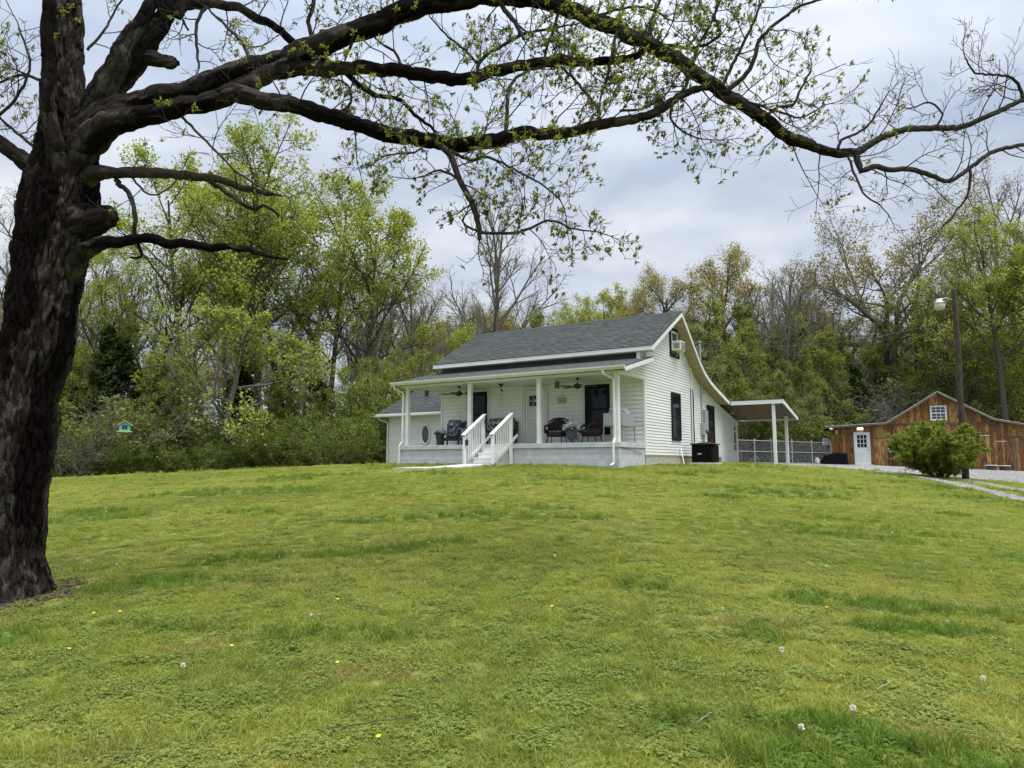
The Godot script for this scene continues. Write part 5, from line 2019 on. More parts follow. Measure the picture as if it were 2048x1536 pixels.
# ================================================================ trees
func leaf_quad(g: Geo, p: Vector3, d: Vector3, s: float, wide: float) -> void:
	# a folded diamond: base, two sides, tip
	var side := d.cross(Vector3(0.31, 0.9, 0.2)).normalized() * s * wide
	var up := d.cross(side).normalized()
	if up.y < 0:
		up = -up
		side = -side
	var k := g.v.size()
	var m := p + d * s * 0.45 - up * s * 0.08
	var e := p + d * s
	g.v.append_array(PackedVector3Array([p, m + side, e, m - side]))
	g.n.append_array(PackedVector3Array([up, up, up, up]))
	g.uv.append_array(PackedVector2Array([Vector2.ZERO, Vector2.ZERO, Vector2.ZERO, Vector2.ZERO]))
	g.c.append_array(PackedColorArray([g.col, g.col, g.col, g.col]))
	g.ix.append_array(PackedInt32Array([k, k + 1, k + 2, k, k + 2, k + 3]))


func rand_dir(r: RandomNumberGenerator) -> Vector3:
	return Vector3(r.randfn(), r.randfn(), r.randfn()).normalized()


func grow(T: Dictionary, pos: Vector3, dir: Vector3, length: float, rad: float, lvl: int) -> void:
	var r: RandomNumberGenerator = T.r
	var n: int = T.segs[lvl]
	var pts := PackedVector3Array([pos])
	var rads := PackedFloat32Array([rad])
	var dirs := PackedVector3Array([dir])
	var d := dir
	var tip: float = T.taper[lvl]
	for k in n:
		d = (d + rand_dir(r) * T.gnarl[lvl] + Vector3.UP * T.up[lvl]).normalized()
		pos += d * length / n
		pts.append(pos)
		dirs.append(d)
		rads.append(lerpf(rad, rad * tip, (k + 1.0) / n))
	if rad > T.get("thin", 0.0):
		T.wood.tube(pts, rads, T.sides[lvl], false)
	var last: int = T.levels
	if lvl >= last - T.get("leafy_levels", 0):
		var many: float = T.leaves
		var cnt := int(many) + (1 if r.randf() < many - int(many) else 0)
		for k in cnt:
			var t := r.randf_range(0.25, 1.0) * n
			var i := mini(int(t), n - 1)
			var p: Vector3 = pts[i].lerp(pts[i + 1], t - i) + rand_dir(r) * T.fluff * r.randf()
			var ld := (rand_dir(r) + Vector3(0, T.leaf_up, 0) + dirs[i + 1] * 0.5).normalized()
			var c: Color = T.cols[r.randi() % T.cols.size()]
			var v := r.randf_range(0.75, 1.25)
			T.crown.col = Color(c.r * v, c.g * v, c.b * v)
			leaf_quad(T.crown, p, ld, T.leaf * r.randf_range(0.4, 1.45), T.leaf_wide)
	if lvl >= last:
		return
	var kids: int = T.kids[lvl]
	var az := r.randf() * TAU
	for c in kids:
		var f := lerpf(T.start[lvl], 1.0, (c + r.randf() * 0.8) / kids)
		var t := f * n
		var i := mini(int(t), n - 1)
		var p := pts[i].lerp(pts[i + 1], t - i)
		var rr := lerpf(rads[i], rads[i + 1], t - i)
		az += 2.4 + r.randf_range(-0.5, 0.5)
		var axis := dirs[i + 1]
		var u := axis.cross(Vector3(0.2, 0.3, 0.93)).normalized()
		var w := axis.cross(u)
		var ang: float = T.angle[lvl] * r.randf_range(0.75, 1.25)
		var cd := (axis * cos(ang) + (u * cos(az) + w * sin(az)) * sin(ang)).normalized()
		var shape: float = lerpf(1.0, T.tipshort[lvl], (f - T.start[lvl]) / maxf(0.01, 1.0 - T.start[lvl]))
		grow(T, p, cd, length * T.ratio[lvl] * shape * r.randf_range(0.75, 1.2), minf(rr * 0.8, rad * T.thick[lvl] * lerpf(1.0, 0.6, f)), lvl + 1)


const LIGHT_GREEN := [Color(0.319, 0.355, 0.078), Color(0.389, 0.420, 0.102), Color(0.254, 0.308, 0.070)]
const MID_GREEN := [Color(0.241, 0.279, 0.089), Color(0.296, 0.325, 0.114), Color(0.179, 0.215, 0.068)]
const OLIVE := [Color(0.095, 0.135, 0.032), Color(0.13, 0.17, 0.042), Color(0.075, 0.105, 0.028), Color(0.17, 0.205, 0.05)]
const TAN := [Color(0.312, 0.272, 0.117), Color(0.253, 0.237, 0.097), Color(0.356, 0.286, 0.138)]
const CEDAR := [Color(0.075, 0.109, 0.039), Color(0.098, 0.138, 0.048), Color(0.060, 0.084, 0.034)]
const BUD := [Color(0.238, 0.189, 0.124), Color(0.196, 0.168, 0.104), Color(0.210, 0.210, 0.098)]
const BRIGHT := [Color(0.200, 0.261, 0.055), Color(0.259, 0.309, 0.069), Color(0.153, 0.214, 0.048), Color(0.306, 0.333, 0.081)]

var tree_kinds := {}


func kind(called: String, seed_: int, over: Dictionary) -> void:
	var r := RandomNumberGenerator.new()
	r.seed = seed_
	var T := {
		"r": r, "wood": Geo.new(), "crown": Geo.new(), "levels": 4, "bark": "brown_bark",
		"segs": [9, 6, 4, 3, 2], "sides": [8, 5, 4, 3, 3], "taper": [0.25, 0.3, 0.35, 0.4, 0.4],
		"gnarl": [0.07, 0.16, 0.22, 0.28, 0.3], "up": [0.05, 0.06, 0.04, 0.03, 0.02],
		"kids": [12, 6, 5, 4], "start": [0.38, 0.25, 0.2, 0.2], "angle": [0.85, 0.8, 0.8, 0.8], "ratio": [0.42, 0.45, 0.5, 0.6], "tipshort": [0.45, 0.55, 0.6, 0.7], "thick": [0.5, 0.55, 0.55, 0.6],
		"leaves": 6.0, "leaf": 0.11, "leaf_wide": 0.4, "leaf_up": 0.1, "fluff": 0.4, "cols": LIGHT_GREEN, "height": 16.0, "rad": 0.24, "stems": 1, "lean": 0.04,
	}
	T.merge(over, true)
	for k in T.stems:
		var a: float = TAU * k / T.stems + r.randf()
		var out: float = T.lean * (1.0 if T.stems < 12 else r.randf_range(0.1, 1.05))
		var d := Vector3(cos(a) * out, 1.0, sin(a) * out).normalized()
		grow(T, Vector3(cos(a), 0, sin(a)) * (0.0 if T.stems == 1 else T.get("foot", 0.3)), d, T.height * r.randf_range(0.85, 1.0), T.rad, 0)
	var top := 0.1
	for p in T.wood.v:
		top = maxf(top, p.y)
	tree_kinds[called] = {"wood": T.wood.mesh(), "crown": T.crown.mesh() if T.crown.v.size() else null, "top": top, "bark": T.bark}


func plant(called: String, variant: String, spot: Vector3, tall: float, turn: float, label: String, category: String, group: String, wide := 1.0) -> Node3D:
	var k: Dictionary = tree_kinds[variant]
	var s: float = tall / k.top
	var o := thing(called, label, category, Transform3D(Basis(Vector3.UP, turn).scaled(Vector3(s * wide, s, s * wide)), spot), group)
	part("trunk" if category == "tree" else "stems", k.wood, M[k.bark], o)
	if k.crown:
		var c := part("crown" if category == "tree" else "foliage", k.crown, M.leaf, o)
		tag(c, "", "", "", "stuff")
	return o


func make_kinds() -> void:
	kind("spring_a", 11, {"height": 15.0, "kids": [15, 7, 5, 4], "leaves": 10.0, "rad": 0.2})
	kind("spring_b", 12, {"height": 14.0, "stems": 2, "lean": 0.22, "rad": 0.16, "kids": [11, 6, 5, 4], "leaves": 9.0, "angle": [0.7, 0.75, 0.8, 0.8]})
	kind("bare_a", 21, {"height": 15.0, "bark": "grey_bark", "kids": [13, 7, 6, 4], "angle": [0.62, 0.6, 0.6, 0.65], "leaves": 1.4, "leaf": 0.07, "cols": BUD, "up": [0.04, 0.1, 0.08, 0.05, 0.02], "gnarl": [0.08, 0.14, 0.2, 0.25, 0.3]})
	kind("bare_b", 22, {"height": 13.0, "bark": "grey_bark", "stems": 2, "lean": 0.2, "rad": 0.2, "kids": [10, 6, 6, 4], "angle": [0.6, 0.65, 0.65, 0.7], "leaves": 1.6, "leaf": 0.07, "cols": BUD, "up": [0.05, 0.1, 0.07, 0.04, 0.02]})
	kind("tan_oak", 31, {"height": 13.0, "rad": 0.3, "kids": [12, 6, 5, 4], "ratio": [0.5, 0.45, 0.5, 0.6], "leaves": 17.0, "leaf": 0.1, "fluff": 0.6, "cols": TAN, "gnarl": [0.1, 0.24, 0.28, 0.3, 0.3]})
	kind("great_oak", 32, {"height": 10.5, "rad": 0.5, "bark": "grey_bark", "levels": 5, "segs": [9, 9, 6, 4, 3, 2], "sides": [10, 7, 5, 4, 3, 3], "taper": [0.12, 0.25, 0.3, 0.4, 0.4, 0.4],
		"gnarl": [0.1, 0.3, 0.34, 0.32, 0.3, 0.3], "up": [0.03, 0.09, 0.06, 0.04, 0.02, 0.02], "kids": [13, 8, 6, 4, 3], "start": [0.42, 0.25, 0.2, 0.2, 0.2], "angle": [0.95, 0.8, 0.8, 0.8, 0.8], "ratio": [0.78, 0.45, 0.5, 0.55, 0.6], "tipshort": [0.8, 0.55, 0.6, 0.7, 0.7], "thick": [0.4, 0.48, 0.5, 0.55, 0.6],
		"leaves": 3.5, "leaf": 0.1, "cols": [Color(0.27, 0.235, 0.12), Color(0.22, 0.2, 0.1), Color(0.23, 0.17, 0.12)]})
	kind("green_a", 41, {"height": 11.0, "rad": 0.15, "kids": [20, 6, 4, 4], "start": [0.1, 0.2, 0.2, 0.2], "ratio": [0.34, 0.45, 0.5, 0.6], "tipshort": [0.35, 0.5, 0.6, 0.7], "leaves": 8.0, "leaf": 0.11, "cols": MID_GREEN, "angle": [1.1, 0.8, 0.8, 0.8]})
	kind("green_b", 42, {"height": 10.0, "rad": 0.13, "stems": 3, "lean": 0.2, "kids": [12, 5, 4, 3], "start": [0.12, 0.2, 0.2, 0.2], "ratio": [0.34, 0.45, 0.5, 0.6], "leaves": 8.0, "leaf": 0.11, "cols": MID_GREEN + LIGHT_GREEN, "angle": [1.0, 0.8, 0.8, 0.8]})
	kind("cedar", 51, {"height": 8.0, "rad": 0.13, "levels": 2, "segs": [8, 4, 2], "kids": [75, 9], "start": [0.06, 0.15], "angle": [1.25, 0.7], "ratio": [0.26, 0.42], "tipshort": [0.1, 0.5], "thick": [0.2, 0.5], "up": [0.02, 0.08, 0.05], "leaves": 15.0, "leaf": 0.17, "leaf_wide": 0.3, "leafy_levels": 1, "fluff": 0.12, "cols": CEDAR, "leaf_up": 0.3})
	kind("dogwood", 61, {"height": 8.0, "rad": 0.17, "bark": "grey_bark", "kids": [14, 7, 5, 4], "start": [0.16, 0.2, 0.2, 0.2], "angle": [1.35, 0.75, 0.8, 0.8], "ratio": [0.68, 0.42, 0.5, 0.6], "tipshort": [0.3, 0.5, 0.6, 0.7], "up": [0.06, 0.05, 0.03, 0.0, 0.0], "gnarl": [0.12, 0.2, 0.22, 0.25, 0.3], "leaves": 9.0, "leaf": 0.11, "leaf_up": 0.2, "fluff": 0.3, "cols": LIGHT_GREEN})
	kind("brush_a", 71, {"height": 4.0, "rad": 0.035, "stems": 9, "lean": 0.55, "foot": 0.5, "levels": 3, "segs": [5, 4, 3, 2], "sides": [4, 3, 3, 3], "kids": [9, 5, 4], "start": [0.1, 0.15, 0.2], "angle": [0.9, 0.9, 0.8], "ratio": [0.42, 0.5, 0.6], "tipshort": [0.5, 0.6, 0.7], "thick": [0.5, 0.5, 0.6], "up": [-0.02, 0.0, 0.0, 0.0], "leaves": 6.0, "leaf": 0.1, "leafy_levels": 1, "fluff": 0.2, "cols": OLIVE})
	kind("brush_b", 72, {"height": 3.6, "rad": 0.03, "stems": 10, "lean": 0.7, "foot": 0.6, "levels": 3, "segs": [5, 4, 3, 2], "sides": [4, 3, 3, 3], "kids": [8, 5, 4], "start": [0.1, 0.15, 0.2], "angle": [0.9, 0.9, 0.8], "ratio": [0.45, 0.5, 0.6], "tipshort": [0.5, 0.6, 0.7], "thick": [0.5, 0.5, 0.6], "up": [-0.05, -0.02, 0.0, 0.0], "leaves": 6.0, "leaf": 0.1, "leafy_levels": 1, "fluff": 0.2, "cols": OLIVE + MID_GREEN})
	kind("twiggy", 73, {"height": 4.2, "rad": 0.05, "bark": "grey_bark", "stems": 6, "lean": 0.6, "foot": 0.3, "levels": 3, "segs": [7, 5, 4, 2], "sides": [4, 3, 3, 3], "kids": [10, 6, 4], "start": [0.15, 0.15, 0.2], "angle": [0.8, 0.8, 0.7], "ratio": [0.5, 0.5, 0.6], "tipshort": [0.6, 0.6, 0.7], "thick": [0.5, 0.5, 0.6], "gnarl": [0.14, 0.18, 0.2, 0.2], "up": [-0.05, -0.05, -0.03, 0.0], "leaves": 0.5, "leaf": 0.08, "cols": BUD})
	kind("round_bush", 81, {"height": 2.0, "rad": 0.022, "stems": 34, "lean": 1.05, "foot": 0.25, "levels": 3, "segs": [7, 5, 3, 2], "sides": [4, 3, 3, 3], "taper": [0.3, 0.3, 0.4, 0.4], "kids": [16, 8, 3], "start": [0.05, 0.1, 0.2], "angle": [0.7, 0.55, 0.6], "ratio": [0.3, 0.4, 0.5], "tipshort": [0.55, 0.6, 0.7], "thick": [0.5, 0.5, 0.6], "gnarl": [0.12, 0.14, 0.16, 0.2], "up": [-0.03, 0.05, 0.06, 0.05], "leaves": 8.0, "leaf": 0.055, "leaf_wide": 0.26, "leafy_levels": 1, "fluff": 0.05, "cols": BRIGHT})


func spot_at(px: float, depth: float) -> Vector3:
	var x := (px - 1024.0) / 1420.0 * depth
	return ground_at(x, -depth)


func make_woods() -> void:
	make_kinds()
	rng.seed = 900
	# ---- trees that can be told apart: [x on the sight line, depth, sight height of the top, kind, turn, name, label]
	var chosen := [
		[505, 41, 232, "spring_a", 0.3, "maple_tree", "tallest yellow-green maple rising above the brush left of the cottage"],
		[395, 43, 330, "spring_b", 1.7, "maple_tree", "forked yellow-green maple behind the layered dogwood"],
		[610, 46, 330, "spring_b", 4.0, "maple_tree", "yellow-green maple between the tallest maple and the round-topped one"],
		[725, 45, 372, "spring_a", 2.2, "maple_tree", "round-topped light green maple standing near the cottage wing"],
		[250, 44, 470, "spring_b", 0.9, "maple_tree", "thin yellow-green maple behind the bird feeder"],
		[455, 36, 560, "dogwood", 0.5, "dogwood_tree", "dogwood with wide level grey branches over the brush"],
		[955, 52, 365, "bare_a", 0.4, "bare_tree", "tall bare grey tree rising behind the cottage roof's left end"],
		[840, 50, 520, "bare_b", 2.0, "bare_tree", "forked bare tree between the green maple and the cottage roof"],
		[770, 54, 500, "bare_a", 4.4, "bare_tree", "slender bare tree behind the round-topped maple"],
		[1060, 47, 612, "green_a", 1.0, "leafy_tree", "bushy green tree peeping over the cottage ridge"],
		[930, 46, 655, "green_b", 2.6, "leafy_tree", "low green tree behind the left end of the cottage roof"],
		[1190, 66, 580, "spring_b", 3.0, "maple_tree", "far pale green tree above the middle of the cottage ridge"],
		[1265, 68, 560, "tan_oak", 1.2, "budding_oak", "far pinkish budding oak above the right of the cottage ridge"],
		[1120, 70, 590, "bare_b", 1.4, "bare_tree", "far thin bare tree above the cottage ridge"],
		[1445, 58, 478, "tan_oak", 0.8, "budding_oak", "tall tan budding oak behind the cottage gable"],
		[1350, 62, 540, "tan_oak", 3.9, "budding_oak", "lower tan budding oak at the cottage gable peak"],
		[1405, 46, 590, "green_a", 0.2, "leafy_tree", "leafy green tree right behind the cottage gable"],
		[1560, 55, 500, "bare_b", 5.1, "bare_tree", "forked bare tree behind the carport"],
		[1625, 60, 520, "bare_a", 2.9, "bare_tree", "bare grey tree left of the great oak"],
		[1797, 60, 362, "great_oak", 2.4, "great_oak", "great spreading oak with twisted grey limbs behind the barn"],
		[2010, 50, 405, "spring_a", 5.0, "maple_tree", "tall bright green tree beyond the utility pole"],
		[2110, 48, 380, "spring_a", 3.3, "maple_tree", "bright green tree at the far end of the barn"],
		[1990, 64, 315, "bare_a", 1.1, "bare_tree", "tall bare tree rising behind the bright green trees"],
		[1905, 54, 560, "green_b", 0.7, "leafy_tree", "green tree behind the utility pole's lamp"],
		[1735, 53, 728, "cedar", 0.0, "cedar_tree", "dark conical cedar behind the barn's low roof"],
		[60, 46, 330, "bare_a", 3.6, "bare_tree", "pale bare tree seen past the big trunk's edge"],
		[-40, 42, 420, "bare_b", 0.6, "bare_tree", "pale forked bare tree behind the big trunk"],
		[150, 50, 430, "bare_a", 5.7, "bare_tree", "pale bare tree behind the dead limbs of the big tree"],
	]
	for c in chosen:
		var s := spot_at(c[0], c[1])
		var top := sight(c[0], c[2], c[1]).y
		plant(c[5], c[3], s, top - s.y, c[4], c[6], "tree", "")
	# ---- the wood's look-alikes, by kind
	var fill := [
		["cedar_tree", "cedar", "dark dense cedar in the brush at the edge of the woods", "cedars at the edge of the left woods", [[110, 39, 655], [190, 40, 650], [265, 41, 680], [335, 41, 720], [60, 40, 640], [560, 46, 720], [640, 47, 730], [480, 47, 710]]],
		["leafy_tree", "green_a", "slim green sapling in the thicket behind the kennel fence", "green saplings behind the kennel fence", [[1490, 50, 640], [1545, 53, 660], [1600, 51, 690], [1655, 54, 650], [1700, 58, 660], [1460, 56, 600], [1625, 58, 620], [1520, 60, 610], [1575, 47, 740], [1480, 47, 720]]],
		["leafy_tree", "green_b", "bushy green tree in the thicket behind the barn roof", "green trees behind the barn", [[1770, 62, 690], [1850, 60, 640], [1930, 60, 600], [2010, 58, 560], [2090, 60, 540], [1690, 63, 640], [1960, 53, 700], [2050, 54, 680], [1880, 56, 740]]],
		["leafy_tree", "green_b", "light green understory sapling rising out of the left thicket", "understory saplings in the left woods", [[130, 39, 690], [345, 40, 740], [575, 38, 770], [700, 38, 745], [755, 41, 720], [820, 43, 700]]],
		["bare_tree", "bare_a", "grey bare tree standing in the woods above the kennel fence", "bare trees in the right woods", [[1500, 66, 560], [1585, 70, 540], [1660, 72, 600]]],
		["bare_tree", "bare_b", "grey bare tree standing among the maples left of the cottage", "bare trees in the left woods", [[330, 52, 470], [560, 55, 440], [660, 58, 470], [870, 62, 560], [210, 54, 520], [470, 57, 430], [745, 62, 520], [1010, 64, 560]]],
	]
	for f in fill:
		for q in f[4]:
			var s := spot_at(q[0], q[1])
			plant(f[0], f[1], s, sight(q[0], q[2], q[1]).y - s.y, rng.randf() * TAU, f[2], "tree", f[3], rng.randf_range(0.9, 1.15))
	# ---- brush along the edges of the clearing
	var px := -60.0
	while px < 800.0:
		for row in 3:
			var d := 31.5 + row * 2.6 + rng.randf_range(-0.7, 0.7) + maxf(0.0, (px - 350.0)) * 0.012
			var s := spot_at(px + row * 25.0, d)
			var v: String = ["brush_a", "brush_b"][rng.randi() % 2]
			plant("brush_shrub", v, s, rng.randf_range(1.4, 2.9) * (1.0 + row * 0.42), rng.randf() * TAU, ("low olive shrub at the lawn's edge in front of the left woods" if row == 0 else "shoulder-high olive shrub behind the first row of the left thicket" if row == 1 else "tall olive shrub at the back of the left thicket") if v == "brush_a" else ("low mixed green shrub spreading at the lawn's edge before the left woods" if row == 0 else "mixed green shrub in the middle of the left thicket" if row == 1 else "tall mixed green shrub at the back of the left thicket"), "shrub", "brush along the left woods", rng.randf_range(1.0, 1.25))
		px += rng.randf_range(48, 66)
	for c in [[665, 31.5, 810, "brush_b", "pale yellow-green bush near the cottage wing"], [150, 30.5, 835, "twiggy", "arching bare grey bush beside the big trunk"], [285, 33.0, 765, "twiggy", "bare grey thicket above the bird feeder"]]:
		var s := spot_at(c[0], c[1])
		plant("brush_shrub", c[3], s, sight(c[0], c[2], c[1]).y - s.y, rng.randf() * TAU, c[4], "shrub", "")
	px = 1460.0
	while px < 2120.0:
		for row in 2:
			var d := (51.0 if px < 1640 else 58.5) + row * 3.0 + rng.randf_range(-0.6, 0.6)
			var s := spot_at(px + row * 20.0, d)
			var v: String = ["brush_b", "twiggy", "brush_a"][rng.randi() % 3]
			var kind_of: String = {"brush_b": "mixed green shrub", "twiggy": "bare twiggy shrub", "brush_a": "olive green shrub"}[v]
			var place := "behind the kennel fence" if px < 1640 else "behind the barn"
			plant("brush_shrub", v, s, rng.randf_range(2.8, 4.2) + row * 1.4, rng.randf() * TAU, "%s %s in the thicket %s" % ["lower" if row == 0 else "taller", kind_of, place], "shrub", "%s %s" % [kind_of, place], rng.randf_range(0.95, 1.2))
		px += rng.randf_range(34, 48)
	for c in [[1705, 56, 730], [1765, 55, 760], [1830, 54, 700]]:
		var s := spot_at(c[0], c[1])
		plant("brush_shrub", "twiggy", s, sight(c[0], c[2], c[1]).y - s.y, rng.randf() * TAU, "bare grey twiggy shrub leaning over the barn's low roof", "shrub", "bare shrubs behind the barn roof")
	# ---- the round bush by the pole
	var bs := ground_at(15.95, -26.7)
	plant("round_bush", "round_bush", bs, 2.2, 0.4, "round bright green bush with feathery shoots beside the utility pole", "bush", "", 1.0)
	# ---- the far wood, one mass
	for f in [["distant_woods", "bare_a", 110], ["distant_woods", "green_a", 60], ["distant_woods", "tan_oak", 50]]:
		var k: Dictionary = tree_kinds[f[1]]
		var xf := []
		for i in f[2]:
			var d := rng.randf_range(72, 112)
			var x := rng.randf_range(-0.95, 0.95) * d
			var s: float = rng.randf_range(11.0, 17.0) / k.top
			if f[1] == "green_a":
				s *= 0.75
			xf.append(Transform3D(Basis(Vector3.UP, rng.randf() * TAU).scaled(Vector3(s * 1.2, s, s * 1.2)), ground_at(x, -d)))
		var o := Node3D.new()
		o.name = numbered(f[0])
		add_child(o)
		tag(o, {"bare_a": "far bare grey trees that close the view as one mass", "green_a": "far green trees that close the view as one mass", "tan_oak": "far tan budding trees that close the view as one mass"}[f[1]], "woods", "", "stuff")
		for which in ["wood", "crown"]:
			var mm := MultiMesh.new()
			mm.transform_format = MultiMesh.TRANSFORM_3D
			mm.mesh = k[which]
			mm.instance_count = xf.size()
			for i in xf.size():
				mm.set_instance_transform(i, xf[i])
			var mi := MultiMeshInstance3D.new()
			mi.multimesh = mm
			mi.material_override = M[k.bark] if which == "wood" else M.leaf
			mi.name = "trunks" if which == "wood" else "crowns"
			o.add_child(mi)
			tag(mi, "", "", "", "stuff")


# ================================================================ the old tree in front
# Limbs as [x, y, depth, width]: a sight line, the depth in metres and the width as it is seen there.
func curve(rows: Array, step: float, upright := false) -> Array:
	# smooth line through the rows -> [points, radii]
	var p := []
	var r := []
	for q in rows:
		var w := sight(q[0], q[1], q[2])
		p.append(w)
		r.append(q[3] * 0.5 / 1420.0 * q[2] * (q[2] / w.length() if upright else 1.0))
	var pts := PackedVector3Array()
	var rad := PackedFloat32Array()
	for k in p.size() - 1:
		var a: Vector3 = p[maxi(k - 1, 0)]
		var b: Vector3 = p[k]
		var c: Vector3 = p[k + 1]
		var d: Vector3 = p[mini(k + 2, p.size() - 1)]
		var n := maxi(1, int(b.distance_to(c) / step))
		for i in n:
			var t := float(i) / n
			pts.append(0.5 * (2.0 * b + (c - a) * t + (2.0 * a - 5.0 * b + 4.0 * c - d) * t * t + (3.0 * b - a - 3.0 * c + d) * t * t * t))
			rad.append(lerpf(r[k], r[k + 1], t))
	pts.append(p[-1])
	rad.append(r[-1])
	return [pts, rad]


# a tube whose skin is broken into bark plates
func barky(pts: PackedVector3Array, rad: PackedFloat32Array, sides: int, amp: float, cells: FastNoiseLite, lumps: FastNoiseLite, stain: FastNoiseLite, tone: Array, stretch := 0.17, flare := 0.0) -> Geo:
	var g := Geo.new()
	var u := (pts[1] - pts[0]).normalized().cross(Vector3(0.1, 0.2, 1)).normalized()
	var along := 0.0
	var m := pts.size()
	for k in m:
		var d := (pts[mini(k + 1, m - 1)] - pts[maxi(k - 1, 0)]).normalized()
		u = (u - d * u.dot(d)).normalized()
		var w := d.cross(u)
		if k > 0:
			along += pts[k].distance_to(pts[k - 1])
		for s in sides + 1:
			var a := TAU * (s % sides) / sides
			var o := u * cos(a) + w * sin(a)
			var q := Vector3(cos(a) * rad[k], along * stretch, sin(a) * rad[k])
			var plate := smoothstep(0.0, 0.24, cells.get_noise_3dv(q) + 1.0)
			var lump := lumps.get_noise_3d(q.x, along, q.z)
			var fine := lumps.get_noise_3d(q.x * 14.0, along * 3.0, q.z * 14.0)
			var roots := 0.0 if flare == 0.0 else flare * pow(maxf(0.0, 1.0 - along / 0.95), 2.0) * (0.5 + 0.5 * sin(a * 5.0 + 0.7 + lump))
			var disp := amp * (plate - 0.5) + lump * rad[k] * (0.16 if flare > 0.0 else 0.07) + fine * amp * 0.35 + roots
			var st := stain.get_noise_3d(q.x * 1.6, along * 0.35, q.z * 1.6)
			var st2 := stain.get_noise_3d(q.x * 6.0 + 9.0, along * 2.0, q.z * 6.0)
			var c: Color = tone[0]
			c = c.lerp(tone[1], smoothstep(0.05, 0.15, st2))
			c = c.lerp(tone[2], smoothstep(0.02, 0.07, st + st2 * 0.25))
			g.col = c
			g.add(pts[k] + o * (rad[k] + disp), o, Vector2(rad[0] * TAU * s / sides, along))
	for k in m - 1:
		for s in sides:
			var a := k * (sides + 1) + s
			var b := a + sides + 1
			g.ix.append_array(PackedInt32Array([a, b, a + 1, a + 1, b, b + 1]))
	# smooth normals
	var acc := PackedVector3Array()
	acc.resize(g.v.size())
	for k in range(0, g.ix.size(), 3):
		var nn := (g.v[g.ix[k + 2]] - g.v[g.ix[k]]).cross(g.v[g.ix[k + 1]] - g.v[g.ix[k]])
		for e in 3:
			acc[g.ix[k + e]] += nn
	for k in m:
		var f := k * (sides + 1)
		var sum := acc[f] + acc[f + sides]
		acc[f] = sum
		acc[f + sides] = sum
	for k in g.n.size():
		g.n[k] = acc[k].normalized()
	var ce := g.add(pts[m - 1] + (pts[m - 1] - pts[m - 2]).normalized() * rad[m - 1] * 0.5, (pts[m - 1] - pts[m - 2]).normalized())
	for s in sides:
		var q := (m - 1) * (sides + 1) + s
		g.ix.append_array(PackedInt32Array([ce, q + 1, q]))
	return g


var twig_geo: Geo
var bloom_geo: Geo


func leaf_tuft(p: Vector3, dir: Vector3) -> void:
	# a young compound leaf: five drooping leaflets
	var stalk := (dir + Vector3(0, -0.25, 0) + rand_dir(rng) * 0.5).normalized()
	var e := p + stalk * rng.randf_range(0.02, 0.06)
	for k in 5:
		var c: Color = [Color(0.195, 0.225, 0.05), Color(0.235, 0.26, 0.056), Color(0.15, 0.18, 0.04), Color(0.27, 0.285, 0.07)][rng.randi() % 4]
		bloom_geo.col = c
		var d := (stalk * 0.5 + rand_dir(rng) * 0.75 + Vector3(0, -0.35, 0)).normalized()
		leaf_quad(bloom_geo, e, d, rng.randf_range(0.03, 0.066), 0.23)


func twig(p: Vector3, dir: Vector3, length: float, r: float, lvl: int, leafy: float) -> void:
	var n := 5 if lvl == 0 else 4
	var pts := PackedVector3Array([p])
	var rad := PackedFloat32Array([r])
	var d := dir
	for k in n:
		d = (d + rand_dir(rng) * 0.3 + Vector3(0, 0.05, 0)).normalized()
		p += d * length / n
		pts.append(p)
		rad.append(lerpf(r, maxf(r * 0.4, 0.0022), (k + 1.0) / n))
	twig_geo.tube(pts, rad, 5 if r > 0.006 else 4, false)
	if lvl < 2:
		var kids := rng.randi_range(4, 6) if lvl == 0 else rng.randi_range(1, 3)
		for c in kids:
			var t := lerpf(0.25, 0.95, (c + rng.randf()) / kids)
			var i := mini(int(t * n), n - 1)
			var ax := (pts[i + 1] - pts[i]).normalized()
			var out := rand_dir(rng)
			out = (out - ax * out.dot(ax)).normalized()
			twig(pts[i].lerp(pts[i + 1], t * n - i), (ax * 0.75 + out * 0.75 + Vector3(0, 0.05, 0)).normalized(), length * rng.randf_range(0.35, 0.6), maxf(rad[i] * 0.6, 0.0028), lvl + 1, leafy)
	if rng.randf() < leafy * 0.85:
		for k in rng.randi_range(2, 3):
			leaf_tuft(p, d)
		if rng.randf() < leafy * 0.8 and lvl > 0:
			leaf_tuft(pts[n - 1], d)


func dress(pts: PackedVector3Array, rad: PackedFloat32Array, spacing: float, length: float, leafy: float, from := 0.1) -> void:
	# twigs along a branch
	var total := 0.0
	for k in pts.size() - 1:
		total += pts[k].distance_to(pts[k + 1])
	spacing *= 0.7
	var s := total * from
	while s < total:
		var acc := 0.0
		for k in pts.size() - 1:
			var l := pts[k].distance_to(pts[k + 1])
			if acc + l >= s:
				var ax := (pts[k + 1] - pts[k]).normalized()
				var out := rand_dir(rng) + Vector3(0, 0.15, 0)
				out = (out - ax * out.dot(ax)).normalized()
				twig(pts[k].lerp(pts[k + 1], (s - acc) / l) + out * rad[k] * 0.8, (out + ax * rng.randf_range(0.1, 0.9)).normalized(), length * rng.randf_range(0.55, 1.25), clampf(rad[k] * 0.45, 0.004, 0.009), 0, leafy)
				break
			acc += l
		s += spacing * rng.randf_range(0.5, 1.5)
	twig(pts[pts.size() - 1], (pts[pts.size() - 1] - pts[pts.size() - 2]).normalized(), length * 0.9, minf(rad[rad.size() - 1], 0.008), 0, leafy)


